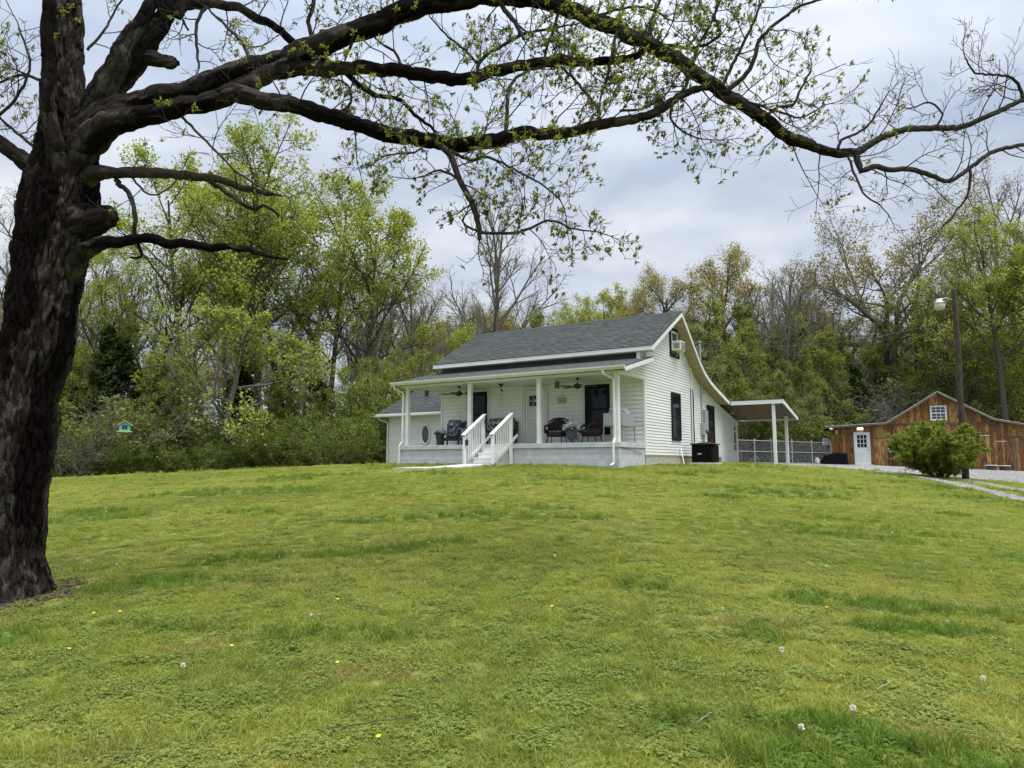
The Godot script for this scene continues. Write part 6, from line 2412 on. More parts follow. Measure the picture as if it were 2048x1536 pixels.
func make_old_tree() -> void:
	rng.seed = 4242
	twig_geo = Geo.new()
	bloom_geo = Geo.new()
	var base := ground_at(-5.6, -8.05)
	var o := thing("old_tree", "huge old dark-barked tree with long limbs reaching across the lawn", "tree")
	var cells := FastNoiseLite.new()
	cells.noise_type = FastNoiseLite.TYPE_CELLULAR
	cells.cellular_return_type = FastNoiseLite.RETURN_DISTANCE2_SUB
	cells.frequency = 20.0
	cells.seed = 5
	cells.fractal_type = FastNoiseLite.FRACTAL_NONE
	cells.domain_warp_enabled = true
	cells.domain_warp_amplitude = 0.03
	cells.domain_warp_frequency = 4.0
	var lumps := noise_of(1.6, 3, 6)
	var stain := noise_of(1.3, 4, 7)
	var wander := noise_of(2.2, 3, 19)
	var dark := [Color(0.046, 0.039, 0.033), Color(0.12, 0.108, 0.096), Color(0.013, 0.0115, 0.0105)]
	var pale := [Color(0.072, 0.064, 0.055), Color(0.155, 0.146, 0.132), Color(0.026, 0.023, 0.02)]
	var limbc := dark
	# trunk, with a flared foot
	var rows := [[24, 1250, 8.1, 190], [25, 1200, 8.1, 160], [27, 1160, 8.1, 138], [31, 1100, 8.1, 124], [37, 1000, 8.1, 126], [45, 900, 8.1, 130], [57, 800, 8.1, 136], [72, 700, 8.1, 150], [88, 600, 8.1, 152], [104, 500, 8.1, 166], [116, 420, 8.1, 186], [128, 340, 8.1, 160], [134, 260, 8.15, 130], [129, 180, 8.2, 104], [127, 80, 8.3, 98], [128, -40, 8.4, 94], [135, -160, 8.5, 84], [150, -300, 8.6, 66]]
	for w in rows:
		w[3] *= 0.94
	var c := curve(rows, 0.026, true)
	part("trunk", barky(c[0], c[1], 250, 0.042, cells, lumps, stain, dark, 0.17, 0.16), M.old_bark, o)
	# big limbs: [rows, sides, plate depth, colours, twig spacing, twig length, leafiness, from]
	var limbs := [
		# the long top limb that arches over the house and down to the right
		[[[140, 290, 8.15, 70], [200, 238, 8.05, 66], [273, 207, 7.95, 58], [351, 187, 7.9, 54], [430, 164, 7.9, 52], [508, 133, 7.9, 54], [586, 113, 7.95, 54], [700, 68, 8.0, 50], [800, 26, 8.1, 50], [880, 5, 8.2, 46], [980, -8, 8.3, 42], [1080, -2, 8.4, 40], [1180, 38, 8.5, 36], [1250, 65, 8.55, 34], [1330, 105, 8.6, 33], [1405, 155, 8.7, 31], [1480, 208, 8.8, 29], [1545, 250, 8.9, 27], [1600, 282, 9.0, 26], [1660, 300, 9.0, 20], [1713, 305, 9.05, 18]], 39, 0.014, limbc, 0.45, 0.8, 0.55, 0.35],
		# lower limb that crosses beneath it and sweeps right
		[[[108, 440, 8.12, 56], [138, 350, 8.06, 66], [186, 274, 7.9, 64], [236, 240, 7.75, 54], [324, 225, 7.6, 46], [390, 211, 7.55, 44], [457, 191, 7.5, 42], [508, 195, 7.5, 40], [586, 211, 7.5, 38], [685, 239, 7.55, 38], [771, 263, 7.6, 36], [873, 282, 7.7, 35], [986, 286, 7.8, 33], [1027, 270, 7.85, 33], [1078, 270, 7.9, 27], [1181, 256, 8.0, 24], [1300, 227, 8.15, 19], [1366, 190, 8.3, 16], [1417, 172, 8.45, 13]], 33, 0.011, limbc, 0.45, 0.7, 0.6, 0.4],
		# fork that rises from the lower limb to the top limb
		[[[440, 196, 7.5, 40], [480, 176, 7.6, 40], [520, 150, 7.75, 40], [560, 132, 7.85, 38], [600, 118, 7.92, 30]], 28, 0.011, limbc, 9.0, 0.5, 0.2, 0.5],
		# middle limb
		[[[547, 142, 7.9, 34], [625, 136, 8.0, 34], [702, 138, 8.1, 31], [805, 143, 8.2, 30], [908, 159, 8.3, 29], [962, 150, 8.35, 28], [1044, 132, 8.45, 24], [1113, 120, 8.5, 23], [1198, 125, 8.6, 20], [1249, 118, 8.6, 17], [1290, 96, 8.6, 12]], 28, 0.009, limbc, 0.4, 0.7, 0.65, 0.2],
		# pale broken stem
		[[[140, 300, 8.2, 84], [205, 200, 8.15, 84], [250, 140, 8.1, 80], [295, 80, 8.15, 64], [330, 30, 8.2, 50], [352, -20, 8.3, 44], [372, -90, 8.4, 38]], 56, 0.022, pale, 9.0, 0.5, 0.2, 0.5],
		[[[180, 240, 8.15, 70], [215, 175, 8.0, 64], [240, 120, 7.9, 58], [262, 72, 7.9, 46], [290, 26, 7.95, 38], [316, -20, 8.0, 34], [345, -80, 8.1, 28]], 39, 0.018, pale, 9.0, 0.5, 0.2, 0.5],
		# arching limb from the pale stem
		[[[352, 30, 8.25, 30], [375, 12, 8.3, 24], [430, 4, 8.4, 22], [488, 20, 8.4, 21], [547, 55, 8.4, 20], [605, 94, 8.4, 18], [645, 116, 8.4, 16], [696, 150, 8.35, 15], [730, 178, 8.35, 14], [760, 195, 8.3, 12], [798, 206, 8.3, 10], [830, 228, 8.25, 8], [872, 264, 8.2, 6]], 14, 0.005, limbc, 0.3, 0.65, 0.5, 0.05],
		# the upright stem in front of the trunk
		[[[122, 400, 8.0, 56], [110, 320, 7.78, 50], [100, 240, 7.65, 44], [98, 140, 7.7, 42], [97, 40, 7.75, 40], [98, -80, 7.8, 36]], 36, 0.014, dark, 9.0, 0.5, 0.3, 0.51],
		# left limb
		[[[120, 400, 8.15, 70], [66, 340, 7.95, 46], [43, 318, 7.9, 38], [0, 292, 7.9, 34], [-90, 250, 8.0, 30]], 30, 0.014, dark, 9.0, 0.5, 0.3, 0.5],
		# broken stubs: on the trunk and on the pale stem
		[[[120, 456, 8.15, 84], [172, 442, 8.0, 76], [204, 437, 7.92, 58], [218, 434, 7.89, 44], [224, 433, 7.88, 24]], 44, 0.03, dark, 9.0, 0.5, 0.0, 0.5],
		[[[280, 112, 8.15, 50], [318, 116, 8.1, 40], [342, 121, 8.06, 32], [352, 123, 8.05, 16]], 36, 0.019, pale, 9.0, 0.5, 0.0, 0.5],
		# dead limbs on the right of the trunk
		[[[126, 412, 8.14, 44], [165, 362, 8.06, 46], [203, 346, 7.95, 34], [235, 347, 7.85, 26], [300, 348, 7.8, 23], [351, 347, 7.8, 21], [422, 355, 7.8, 19], [488, 375, 7.85, 14], [530, 386, 7.85, 11], [562, 392, 7.85, 6]], 25, 0.007, [pale[0], pale[1], limbc[1]], 9.0, 0.5, 0.0, 0.8],
		[[[410, 352, 7.8, 14], [440, 378, 7.75, 11], [469, 395, 7.7, 10], [508, 416, 7.7, 9], [528, 414, 7.65, 7], [556, 434, 7.65, 4]], 12, 0.003, limbc, 9.0, 0.5, 0.0, 0.8],
		[[[106, 610, 8.14, 46], [142, 540, 8.07, 52], [178, 499, 7.94, 40], [215, 486, 7.8, 28], [273, 479, 7.75, 23], [351, 488, 7.7, 21], [430, 494, 7.7, 18], [495, 502, 7.7, 15], [530, 510, 7.7, 10], [572, 517, 7.7, 3]], 25, 0.008, limbc, 9.0, 0.5, 0.0, 0.8],
		[[[232, 360, 7.85, 12], [250, 374, 7.8, 11], [263, 390, 7.8, 11], [269, 430, 7.8, 10], [270, 468, 7.8, 9], [279, 492, 7.8, 8], [284, 512, 7.8, 7], [274, 519, 7.8, 6], [262, 514, 7.8, 5]], 10, 0.003, limbc, 9.0, 0.4, 0.0, 0.8],
	]
	for l in limbs:
		var slim := []
		for w in l[0]:
			slim.append([w[0], w[1], w[2], w[3] * (0.86 if w[3] < 60 else 0.95)])
		var q := curve(slim, 0.022, l[3] == pale or l[7] == 0.51)
		for k in range(4, q[0].size() - 1):
			var at_ := q[0][k] as Vector3
			q[0][k] = at_ + Vector3(wander.get_noise_3dv(at_), wander.get_noise_3dv(at_ + Vector3(7, 0, 0)), wander.get_noise_3dv(at_ + Vector3(0, 7, 0))) * 0.05
			q[1][k] *= 1.0 + 0.12 * wander.get_noise_3dv(at_ * 1.7 + Vector3(0, 0, 5))
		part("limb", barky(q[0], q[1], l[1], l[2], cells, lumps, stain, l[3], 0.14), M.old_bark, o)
		if l[4] < 5.0:
			dress(q[0], q[1], l[4], l[5], l[6], l[7])
	# lesser branches: [rows, twig spacing, twig length, leafiness]
	var boughs := [
		[[[1713, 305, 9.05, 16], [1771, 272, 9.1, 14], [1811, 259, 9.1, 13], [1870, 256, 9.15, 13], [1921, 254, 9.2, 12], [1976, 232, 9.25, 11], [2048, 199, 9.3, 10], [2120, 175, 9.4, 8]], 0.5, 0.75, 0.06],
		[[[1713, 305, 9.05, 14], [1722, 341, 9.0, 13], [1746, 333, 9.0, 12], [1786, 340, 9.05, 11], [1822, 338, 9.1, 11], [1862, 351, 9.1, 10], [1899, 362, 9.1, 9], [1939, 336, 9.15, 9], [1987, 303, 9.2, 9], [2048, 289, 9.25, 8], [2130, 268, 9.3, 6]], 0.45, 0.7, 0.12],
		[[[1939, 336, 9.15, 6], [1938, 383, 9.15, 5], [1914, 420, 9.2, 4], [1880, 460, 9.2, 3]], 0.3, 0.5, 0.05],
		[[[1696, 310, 9.0, 5], [1708, 345, 8.95, 5], [1726, 385, 8.9, 4], [1760, 410, 8.9, 3]], 0.3, 0.5, 0.1],
		[[[1457, 180, 8.75, 11], [1494, 146, 8.7, 10], [1512, 110, 8.65, 9], [1519, 80, 8.65, 8], [1556, 44, 8.6, 7], [1603, 11, 8.55, 6], [1660, -6, 8.5, 4]], 0.25, 0.65, 0.5],
		[[[1440, 180, 8.75, 9], [1470, 120, 8.8, 7], [1500, 60, 8.9, 6], [1525, 0, 9.0, 4]], 0.25, 0.6, 0.5],
		[[[1530, 235, 8.85, 7], [1556, 214, 8.8, 6], [1585, 212, 8.75, 6], [1603, 175, 8.7, 5], [1622, 140, 8.7, 4]], 0.22, 0.6, 0.3],
		[[[1500, 205, 8.8, 6], [1560, 225, 8.7, 5], [1600, 235, 8.6, 4], [1640, 215, 8.6, 3]], 0.22, 0.55, 0.35],
		[[[1676, 298, 9.0, 7], [1683, 281, 9.0, 6], [1731, 256, 8.95, 5], [1765, 205, 8.9, 3]], 0.22, 0.55, 0.05],
		[[[1870, 256, 9.15, 5], [1885, 228, 9.1, 4], [1860, 205, 9.1, 4], [1830, 215, 9.1, 3]], 0.22, 0.5, 0.02],
		[[[2048, 199, 9.3, 8], [2030, 160, 9.2, 6], [1995, 150, 9.1, 5], [1950, 145, 9.0, 4], [1930, 115, 9.0, 3]], 0.25, 0.5, 0.02],
		# hanging bough
		[[[880, 290, 7.7, 15], [904, 314, 7.65, 14], [914, 349, 7.6, 13], [931, 383, 7.6, 13], [952, 427, 7.6, 12], [959, 468, 7.6, 10], [959, 480, 7.6, 8]], 0.25, 0.5, 0.55],
		[[[900, 300, 7.68, 7], [942, 321, 7.6, 7], [976, 314, 7.5, 6], [1027, 338, 7.45, 5], [1078, 366, 7.4, 4], [1120, 400, 7.4, 3]], 0.18, 0.55, 0.65],
		[[[959, 466, 7.6, 7], [1037, 465, 7.5, 6], [1095, 441, 7.45, 5], [1147, 458, 7.4, 4], [1180, 462, 7.4, 3]], 0.18, 0.45, 0.65],
		[[[959, 462, 7.6, 5], [930, 452, 7.6, 5], [925, 440, 7.6, 4], [940, 420, 7.6, 3]], 0.2, 0.3, 0.5],
		[[[920, 360, 7.6, 6], [880, 340, 7.6, 5], [850, 352, 7.55, 3]], 0.18, 0.5, 0.6],
		[[[850, 285, 7.65, 5], [830, 305, 7.6, 4], [770, 310, 7.5, 3], [745, 330, 7.5, 2]], 0.2, 0.45, 0.5],
		# between the limbs
		[[[1013, 265, 7.85, 9], [1015, 205, 7.9, 8], [1022, 167, 7.95, 7], [1054, 143, 8.1, 6], [1100, 130, 8.3, 5]], 0.25, 0.5, 0.5],
		[[[1188, 252, 8.0, 8], [1201, 226, 8.0, 7], [1181, 198, 8.05, 6], [1147, 157, 8.2, 6], [1123, 135, 8.35, 5]], 0.22, 0.55, 0.6],
		[[[1240, 222, 8.05, 6], [1290, 215, 8.1, 5], [1330, 190, 8.2, 4], [1350, 160, 8.2, 3]], 0.2, 0.55, 0.65],
		[[[957, 145, 8.35, 9], [959, 123, 8.35, 8], [996, 96, 8.3, 7], [1037, 72, 8.3, 7], [1075, 62, 8.25, 6], [1133, 51, 8.2, 4]], 0.22, 0.6, 0.5],
		[[[957, 128, 8.35, 6], [928, 99, 8.4, 5], [890, 68, 8.4, 4], [860, 34, 8.4, 3]], 0.25, 0.6, 0.35],
		[[[993, -5, 8.3, 12], [1010, 20, 8.3, 11], [1030, 45, 8.25, 10], [1048, 79, 8.2, 7]], 0.25, 0.5, 0.4],
		[[[1120, 10, 8.45, 8], [1110, 50, 8.4, 7], [1095, 90, 8.4, 6], [1090, 120, 8.4, 4]], 0.22, 0.6, 0.5],
		[[[1290, 96, 8.6, 9], [1340, 92, 8.7, 8], [1390, 95, 8.8, 7], [1440, 70, 8.9, 6], [1430, 30, 9.0, 5], [1450, -20, 9.0, 4]], 0.2, 0.65, 0.65],
		[[[1235, 60, 8.5, 8], [1225, 100, 8.4, 7], [1215, 150, 8.3, 6], [1200, 200, 8.2, 4]], 0.2, 0.6, 0.65],
		[[[1310, 95, 8.6, 8], [1300, 50, 8.7, 7], [1320, 0, 8.8, 6], [1340, -60, 8.9, 4]], 0.2, 0.7, 0.65],
		[[[1350, 120, 8.65, 9], [1375, 160, 8.6, 7], [1350, 200, 8.5, 6], [1340, 235, 8.5, 5], [1370, 265, 8.45, 4], [1405, 278, 8.4, 3]], 0.18, 0.55, 0.65],
		[[[1380, 140, 8.65, 8], [1395, 95, 8.7, 7], [1425, 40, 8.75, 6], [1440, -10, 8.8, 4]], 0.2, 0.65, 0.6],
		[[[1180, 40, 8.5, 7], [1230, 20, 8.6, 6], [1290, 15, 8.7, 5], [1340, 40, 8.8, 4]], 0.2, 0.65, 0.6],
		[[[629, 90, 8.0, 10], [617, 44, 8.0, 9], [627, 7, 8.0, 8], [630, -40, 8.0, 6]], 0.3, 0.6, 0.35],
		[[[716, 64, 8.0, 7], [700, 95, 8.05, 6], [690, 120, 8.1, 4]], 0.25, 0.5, 0.4],
		[[[800, 145, 8.2, 7], [795, 110, 8.2, 6], [760, 85, 8.2, 5], [740, 60, 8.2, 3]], 0.22, 0.55, 0.5],
		[[[675, 225, 7.6, 7], [702, 205, 7.6, 6], [697, 170, 7.6, 5], [670, 160, 7.6, 3]], 0.25, 0.5, 0.4],
		[[[500, 128, 7.9, 9], [484, 86, 8.0, 7], [450, 50, 8.1, 6], [414, 16, 8.2, 4]], 0.3, 0.55, 0.2],
		[[[414, 10, 8.35, 8], [394, 47, 8.3, 7], [394, 101, 8.3, 6], [398, 137, 8.3, 4]], 0.3, 0.45, 0.1],
		[[[366, 40, 8.3, 6], [376, 60, 8.3, 5], [370, 50, 8.3, 4]], 0.3, 0.4, 0.1],
		[[[365, 235, 7.6, 6], [420, 290, 7.5, 5], [470, 340, 7.5, 4], [530, 380, 7.5, 3]], 0.25, 0.6, 0.25],
		[[[260, 350, 7.85, 5], [300, 390, 7.7, 4], [340, 375, 7.7, 3]], 0.25, 0.5, 0.15],
		[[[0, 292, 7.9, 8], [-20, 250, 7.9, 7], [30, 200, 7.9, 6], [60, 130, 7.9, 5], [40, 60, 7.9, 4]], 0.3, 0.6, 0.3],
		[[[75, 300, 8.1, 7], [40, 270, 8.2, 6], [0, 235, 8.2, 5], [-30, 180, 8.3, 4]], 0.3, 0.6, 0.3],
		[[[80, 160, 8.2, 7], [40, 150, 8.3, 6], [0, 165, 8.3, 5]], 0.3, 0.6, 0.3],
		[[[175, 100, 8.3, 6], [210, 60, 8.4, 5], [230, 20, 8.5, 4], [260, -20, 8.5, 3]], 0.3, 0.6, 0.3],
	]
	for b in boughs:
		var q := curve(b[0], 0.06)
		var pts: PackedVector3Array = q[0]
		for k in range(1, pts.size() - 1):
			pts[k] += rand_dir(rng) * 0.008
		var g := Geo.new()
		g.tube(pts, q[1], 7)
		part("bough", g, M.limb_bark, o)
		dress(pts, q[1], b[1], b[2], b[3], 0.12)
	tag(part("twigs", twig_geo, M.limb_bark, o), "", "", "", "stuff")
	tag(part("leaves", bloom_geo, M.leaf, o), "", "", "", "stuff")
	# bare litter round its foot
	var lt := Geo.new()
	for k in 48:
		var a := TAU * k / 48.0
		var b := TAU * (k + 1) / 48.0
		var ra := 0.72 + 0.35 * lumps.get_noise_1d(a * 3.0)
		var rb := 0.72 + 0.35 * lumps.get_noise_1d(fmod(b, TAU) * 3.0)
		var prev := ground_at(base.x, base.z)
		for j in 4:
			var p := ground_at(base.x + cos(a) * ra * (j + 1) / 4.0, base.z + sin(a) * ra * (j + 1) / 4.0)
			var q := ground_at(base.x + cos(b) * rb * (j + 1) / 4.0, base.z + sin(b) * rb * (j + 1) / 4.0)
			var p0 := ground_at(base.x + cos(a) * ra * j / 4.0, base.z + sin(a) * ra * j / 4.0)
			var q0 := ground_at(base.x + cos(b) * rb * j / 4.0, base.z + sin(b) * rb * j / 4.0)
			var up := Vector3(0, 0.012, 0)
			lt.quad(p0 + up, q0 + up, q + up, p + up)
	for k in lt.n.size():
		lt.n[k] = Vector3.UP
	tag(part("bare_soil", lt, M.leaf_litter), "", "", "", "structure")
	# dead leaves and bark chips on it
	var chip := Geo.new()
	chip.col = Color(1, 1, 1)
	leaf_quad(chip, Vector3(-0.5, 0, 0), Vector3(1, 0.1, 0).normalized(), 1.0, 0.4)
	var cmm := MultiMesh.new()
	cmm.transform_format = MultiMesh.TRANSFORM_3D
	cmm.use_colors = true
	cmm.mesh = chip.mesh()
	cmm.instance_count = 1500
	for k in 1500:
		var a := rng.randf() * TAU
		var rr := 0.4 + absf(rng.randfn()) * 0.38
		var p := ground_at(base.x + cos(a) * rr * 1.25, base.z + sin(a) * rr) + Vector3(0, rng.randf_range(0.014, 0.035), 0)
		cmm.set_instance_transform(k, Transform3D(Basis.from_euler(Vector3(rng.randf_range(-0.5, 0.5), rng.randf() * TAU, rng.randf_range(-0.4, 0.4))).scaled(Vector3.ONE * rng.randf_range(0.012, 0.045)), p))
		var t := rng.randf_range(0.5, 1.4)
		cmm.set_instance_color(k, Color(0.10 * t, 0.072 * t, 0.047 * t))
	var co := MultiMeshInstance3D.new()
	co.multimesh = cmm
	co.material_override = M.gravel_stone
	co.name = "leaf_litter"
	add_child(co)
	tag(co, "dead brown leaves and bark chips round the old tree's foot", "leaf litter", "", "stuff")


# ================================================================ the lawn
func make_lawn() -> void:
	var r := RandomNumberGenerator.new()
	r.seed = 31
	# tufts: fine mown grass, clover and weeds, tall blades
	var tufts := []
	for kind_ in 5:
		var g := Geo.new()
		if kind_ < 2 or kind_ == 4:
			for k in (26 if kind_ < 2 else 16):
				var a := r.randf() * TAU
				var d := sqrt(r.randf()) * (0.085 if kind_ < 2 else 0.06)
				var p := Vector3(cos(a) * d, -0.005, sin(a) * d)
				var h := r.randf_range(0.022, 0.05) if kind_ < 2 else r.randf_range(0.07, 0.14)
				var lean := Vector3(r.randfn(), 0, r.randfn()) * (1.0 if kind_ < 2 else 0.45) * h
				var w := r.randf_range(0.0022, 0.0038) * (1.0 if kind_ < 2 else 1.2)
				var side := Vector3(cos(a + 1.3), 0, sin(a + 1.3)) * w
				var v := r.randf_range(0.7, 1.25)
				g.col = Color(v, v, v) if r.randf() < 0.86 else Color(1.5, 1.15, 1.6)
				var mid := p + lean * 0.35 + Vector3(0, h * 0.6, 0)
				var tip := p + lean + Vector3(0, h, 0)
				g.quad(p - side, p + side, mid + side * 0.8, mid - side * 0.8)
				g.tri(mid - side * 0.8, mid + side * 0.8, tip)
		else:
			for k in 15:
				var a := r.randf() * TAU
				var d := sqrt(r.randf()) * 0.085
				var h := r.randf_range(0.012, 0.035)
				var p := Vector3(cos(a) * d, h, sin(a) * d)
				var v := r.randf_range(0.65, 1.2)
				g.col = Color(v * 0.92, v, v * 0.9)
				for q in 3:
					var t := a + TAU * q / 3.0
					var o := Vector3(cos(t), r.randf_range(-0.3, 0.5), sin(t)) * r.randf_range(0.009, 0.018)
					var s := Vector3(-sin(t), 0, cos(t)) * r.randf_range(0.005, 0.009)
					g.quad(p, p + o * 0.6 + s, p + o, p + o * 0.6 - s)
		# blade and leaf normals stay as built
		for k in g.n.size():
			var nn := g.n[k]
			if nn.y < 0:
				nn = nn
		tufts.append(g.mesh())
	var patch := noise_of(0.22, 3, 61)
	var dry := noise_of(0.5, 4, 62)
	var fine := noise_of(1.6, 3, 63)
	var lush := noise_of(0.3, 3, 64)
	var lush_spots := [[4.0, 7.5, 1.0, 0.28], [5.0, 7.2, 1.0, 0.26], [2.0, 6.0, 0.5, 0.35], [3.4, 6.5, 0.45, 0.2], [7.5, 17.5, 1.1, 0.5], [9.5, 20.0, 0.9, 0.4], [1.9, 4.3, 0.35, 0.3]]
	var dry_spots := [[4.2, 8.6, 1.0, 0.5], [2.3, 4.3, 0.5, 0.3], [-0.2, 4.6, 0.5, 0.3], [-1.2, 5.2, 0.6, 0.3], [0.3, 8.5, 1.0, 0.4], [1.5, 12.0, 1.2, 0.6], [-3.0, 14.0, 1.6, 0.6]]
	var where := [[], [], [], [], []]
	var tint := [[], [], [], [], []]
	var inv := house_frame.affine_inverse()
	var binv := barn_frame.affine_inverse()
	# rings of distance: from, to, tufts per square metre
	for ring in [[2.6, 6.0, 330.0], [6.0, 10.0, 260.0], [10.0, 16.0, 150.0], [16.0, 24.0, 95.0], [24.0, 42.0, 38.0]]:
		var half := 0.86
		var area: float = half * (ring[1] ** 2 - ring[0] ** 2)
		for k in int(area * ring[2]):
			var d := sqrt(lerpf(ring[0] ** 2, ring[1] ** 2, r.randf()))
			var x := r.randf_range(-half, half) * d
			if d > 30.0 and x < 8.0:
				continue
			if x > 9.0 and d > 8.0 and on_gravel(x, d) and r.randf() < 0.99:
				continue
			var hp := inv * Vector3(x, 0, -d)
			if hp.x > -13.0 and hp.x < 0.1 and hp.z < 2.3 and hp.z > -12.3 and (hp.x > -9.1 or hp.z < -1.4):
				continue
			if absf(hp.x + 4.55) < 0.6 and hp.z > 2.2 and hp.z < 8.1 and r.randf() < 0.985:
				continue
			if (Vector2(x, d) - Vector2(5.3 * -1.0 - 0.3, 8.05)).length() < 0.72 + 0.4 * dry.get_noise_2d(x * 2.0, d * 2.0) and r.randf() < 0.8:
				continue
			if (binv * Vector3(x, 0, -d)).z < 0.1 and x > 20.5:
				continue
			var a := patch.get_noise_2d(x, d)
			var b := dry.get_noise_2d(x * 0.7, d * 1.1)
			var f := fine.get_noise_2d(x, d)
			var l := lush.get_noise_2d(x * 0.6, d * 1.5)
			for e in dry_spots:
				b += 0.45 * exp(-(((x - e[0]) / e[2]) ** 2 + ((d - e[1]) / e[3]) ** 2))
			for e in lush_spots:
				l += 0.75 * exp(-(((x - e[0]) / e[2]) ** 2 + ((d - e[1]) / e[3]) ** 2))
			var c := Color(0.36, 0.388, 0.086)
			c = c.lerp(Color(0.285, 0.335, 0.074), smoothstep(-0.05, 0.3, a))
			c = c.lerp(Color(0.415, 0.425, 0.112), smoothstep(0.0, 0.35, -a))
			c = c.lerp(Color(0.39, 0.315, 0.135), smoothstep(0.25, 0.5, b) * 0.5)
			var kind_ := 0 if r.randf() < 0.5 else 1
			if f > 0.02 and r.randf() < 0.75:
				kind_ = 2 if r.randf() < 0.5 else 3
				c = c.lerp(Color(0.315, 0.355, 0.094), 0.6)
			var tall := r.randf_range(0.65, 1.1)
			if l > 0.3:
				c = c.lerp(Color(0.185, 0.275, 0.048), smoothstep(0.3, 0.45, l))
				if r.randf() < 0.22:
					kind_ = 4
				tall *= 0.9
			elif r.randf() < 0.015:
				kind_ = 4
			var v := r.randf_range(0.8, 1.2)
			var s := r.randf_range(0.85, 1.25) * (1.0 + maxf(0.0, d - 10.0) * 0.022)
			where[kind_].append(Transform3D(Basis(Vector3.UP, r.randf() * TAU).scaled(Vector3(s, tall * lerpf(1.0, s, 0.4), s)), ground_at(x, -d)))
			tint[kind_].append(Color(c.r * v, c.g * v, c.b * v))
	var labels := ["short mown lawn grass", "fine mown lawn grass", "clover in the lawn", "small weeds in the lawn", "longer dark grass blades in the lawn"]
	for k in 5:
		var mm := MultiMesh.new()
		mm.transform_format = MultiMesh.TRANSFORM_3D
		mm.use_colors = true
		mm.mesh = tufts[k]
		mm.instance_count = where[k].size()
		for i in where[k].size():
			mm.set_instance_transform(i, where[k][i])
			mm.set_instance_color(i, tint[k][i])
		var o := MultiMeshInstance3D.new()
		o.multimesh = mm
		o.material_override = M.grass
		o.name = ["lawn_grass", "fine_grass", "lawn_clover", "lawn_weeds", "long_grass"][k]
		add_child(o)
		tag(o, labels[k] + " covering the slope before the cottage", "grass", "", "stuff")
	# dandelion clocks and flowers
	var puff := Geo.new()
	for k in 70:
		var d := rand_dir(r)
		puff.col = Color(0.72, 0.7, 0.62)
		var s := d.cross(rand_dir(r)).normalized() * 0.0035
		puff.tri(d * 0.003 - s * 0.2, d * 0.02 + s, d * 0.02 - s)
		puff.tri(d * 0.02 - s, d * 0.02 + s, d * 0.021 + s.cross(d))
	var pm := puff.mesh()
	var stalk := bent([Vector3(0, -0.02, 0), Vector3(0.005, 0.05, 0), Vector3(0.0, 0.1, 0.004)], 0.0022, 5).mesh()
	var disc := Geo.new()
	for k in 26:
		var a := TAU * k / 26.0 * 5.0
		var rr := 0.008 + 0.012 * (k % 3) / 2.0
		var o := Vector3(cos(a), 0.15, sin(a)) * rr
		var s := Vector3(-sin(a), 0, cos(a)) * 0.003
		disc.tri(Vector3(0, 0.002 * (2 - k % 3), 0), o + s, o - s)
	var dm := disc.mesh()
	var core := Geo.new()
	core.lathe(Transform3D(), [Vector2(0.0, -0.006), Vector2(0.005, -0.003), Vector2(0.006, 0.002), Vector2(0.0, 0.005)], 8)
	var cm := core.mesh()
	var pw := mat("dandelion_white", Color.WHITE, 0.9)
	pw.vertex_color_use_as_albedo = true
	mat("dandelion_yellow", lin(0.72, 0.52, 0.02), 0.8)
	mat("dandelion_stalk", lin(0.16, 0.17, 0.07), 0.8)
	mat("dandelion_core", lin(0.12, 0.09, 0.06), 0.9)
	var white := [[1605, 1497, 4.2], [1564, 1342, 5.6], [1434, 1299, 6.4], [1449, 1276, 6.8], [1970, 1390, 5.1], [1898, 1280, 6.5], [1566, 1288, 6.4], [1924, 1095, 11.5], [620, 1288, 6.6], [365, 1360, 5.4], [230, 1180, 9.2], [1110, 1188, 8.8], [1655, 1190, 8.8], [550, 1100, 13.5], [1786, 1095, 12.0], [1710, 1468, 4.5], [1890, 992, 19.0], [1652, 1075, 13.0]]
	for q in white:
		var p := sight(q[0], q[1], q[2])
		var gp := ground_at(p.x, p.z)
		var hgt := clampf(p.y - gp.y, 0.07, 0.16) + 0.0
		var o := thing("dandelion_clock", "white dandelion seed head standing in the lawn", "dandelion", Transform3D(Basis(Vector3.UP, r.randf() * TAU), gp), "dandelion seed heads in the lawn")
		part("stalk", stalk, M.dandelion_stalk, o, Transform3D(Basis().scaled(Vector3(1, hgt / 0.1, 1)), Vector3.ZERO))
		part("core", cm, M.dandelion_core, o, Transform3D(Basis(), Vector3(0, hgt, 0.004)))
		tag(part("seeds", pm, M.dandelion_white, o, Transform3D(Basis().scaled(Vector3.ONE * (0.95 if q[2] < 6.0 else 0.7)), Vector3(0, hgt, 0.004))), "", "", "", "stuff")
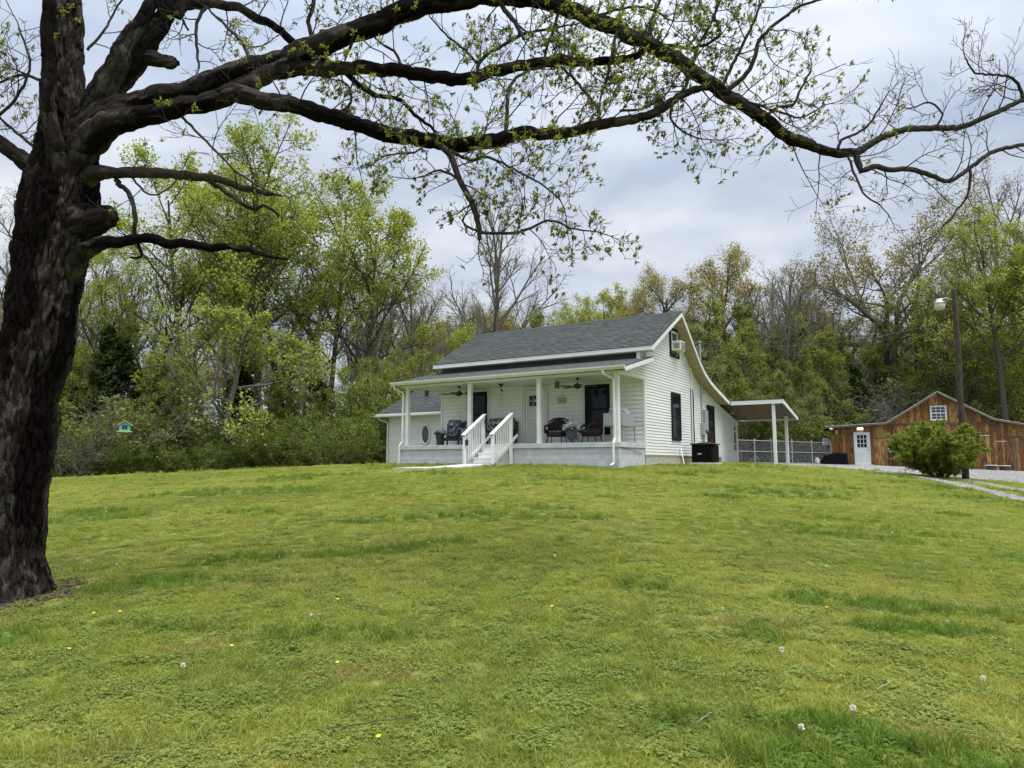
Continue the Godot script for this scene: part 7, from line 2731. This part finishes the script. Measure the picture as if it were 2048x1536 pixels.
	for q in [[752, 1476, 4.35], [136, 1328, 5.9], [238, 1260, 7.0], [185, 1261, 7.0], [200, 1322, 5.9], [462, 1322, 5.9], [674, 1250, 7.2], [680, 1166, 9.8], [622, 1155, 10.2], [1656, 1261, 7.0], [756, 1516, 4.1], [1104, 1271, 6.8], [674, 1364, 5.4]]:
		var p := sight(q[0], q[1], q[2])
		var gp := ground_at(p.x, p.z)
		var o := thing("dandelion_flower", "yellow dandelion flower open low in the lawn", "dandelion", Transform3D(Basis(Vector3.UP, r.randf() * TAU), gp), "yellow dandelions in the lawn")
		part("stalk", stalk, M.dandelion_stalk, o, Transform3D(Basis().scaled(Vector3(1, 0.45, 1)), Vector3.ZERO))
		tag(part("petals", dm, M.dandelion_yellow, o, Transform3D(Basis(Vector3.RIGHT, 0.35).scaled(Vector3.ONE * 0.8), Vector3(0, 0.048, 0))), "", "", "", "stuff")
	# clover heads, too many to count, thickest by the house
	var head := Geo.new()
	head.col = Color(0.66, 0.66, 0.58)
	for k in 12:
		var d := rand_dir(r)
		d.y = absf(d.y)
		var s := d.cross(Vector3(0.3, 0.2, 0.9)).normalized() * 0.005
		head.tri(Vector3.ZERO - s * 0.3, d * 0.013 + s, d * 0.013 - s)
	var heads := []
	for k in 1500:
		var d := r.randf_range(9.0, 30.0)
		var x := r.randf_range(-0.7, 0.75) * d
		var hp := inv * Vector3(x, 0, -d)
		var near := hp.x > -1.0 and hp.x < 9.0 and hp.z < 9.0 and hp.z > -9.0
		if r.randf() > (0.9 if near else 0.16) or on_gravel(x, d) or (hp.x < 0.2 and hp.x > -13 and hp.z < 2.4):
			continue
		heads.append(Transform3D(Basis(Vector3.UP, r.randf() * TAU).scaled(Vector3.ONE * r.randf_range(0.6, 1.2)), ground_at(x, -d) + Vector3(0, r.randf_range(0.05, 0.12), 0)))
	var hm := MultiMesh.new()
	hm.transform_format = MultiMesh.TRANSFORM_3D
	hm.mesh = head.mesh()
	hm.instance_count = heads.size()
	for i in heads.size():
		hm.set_instance_transform(i, heads[i])
	var ho := MultiMeshInstance3D.new()
	ho.multimesh = hm
	ho.material_override = M.dandelion_white
	ho.name = "clover_heads"
	add_child(ho)
	tag(ho, "specks of white clover heads strewn over the lawn", "clover", "", "stuff")


func _ready() -> void:
	make_light()
	make_materials()
	survey()
	cache_land()
	make_ground()
	make_gravel()
	make_house()
	make_porch_things()
	make_side_things()
	make_barn()
	make_yard_things()
	make_woods()
	make_old_tree()
	make_lawn()
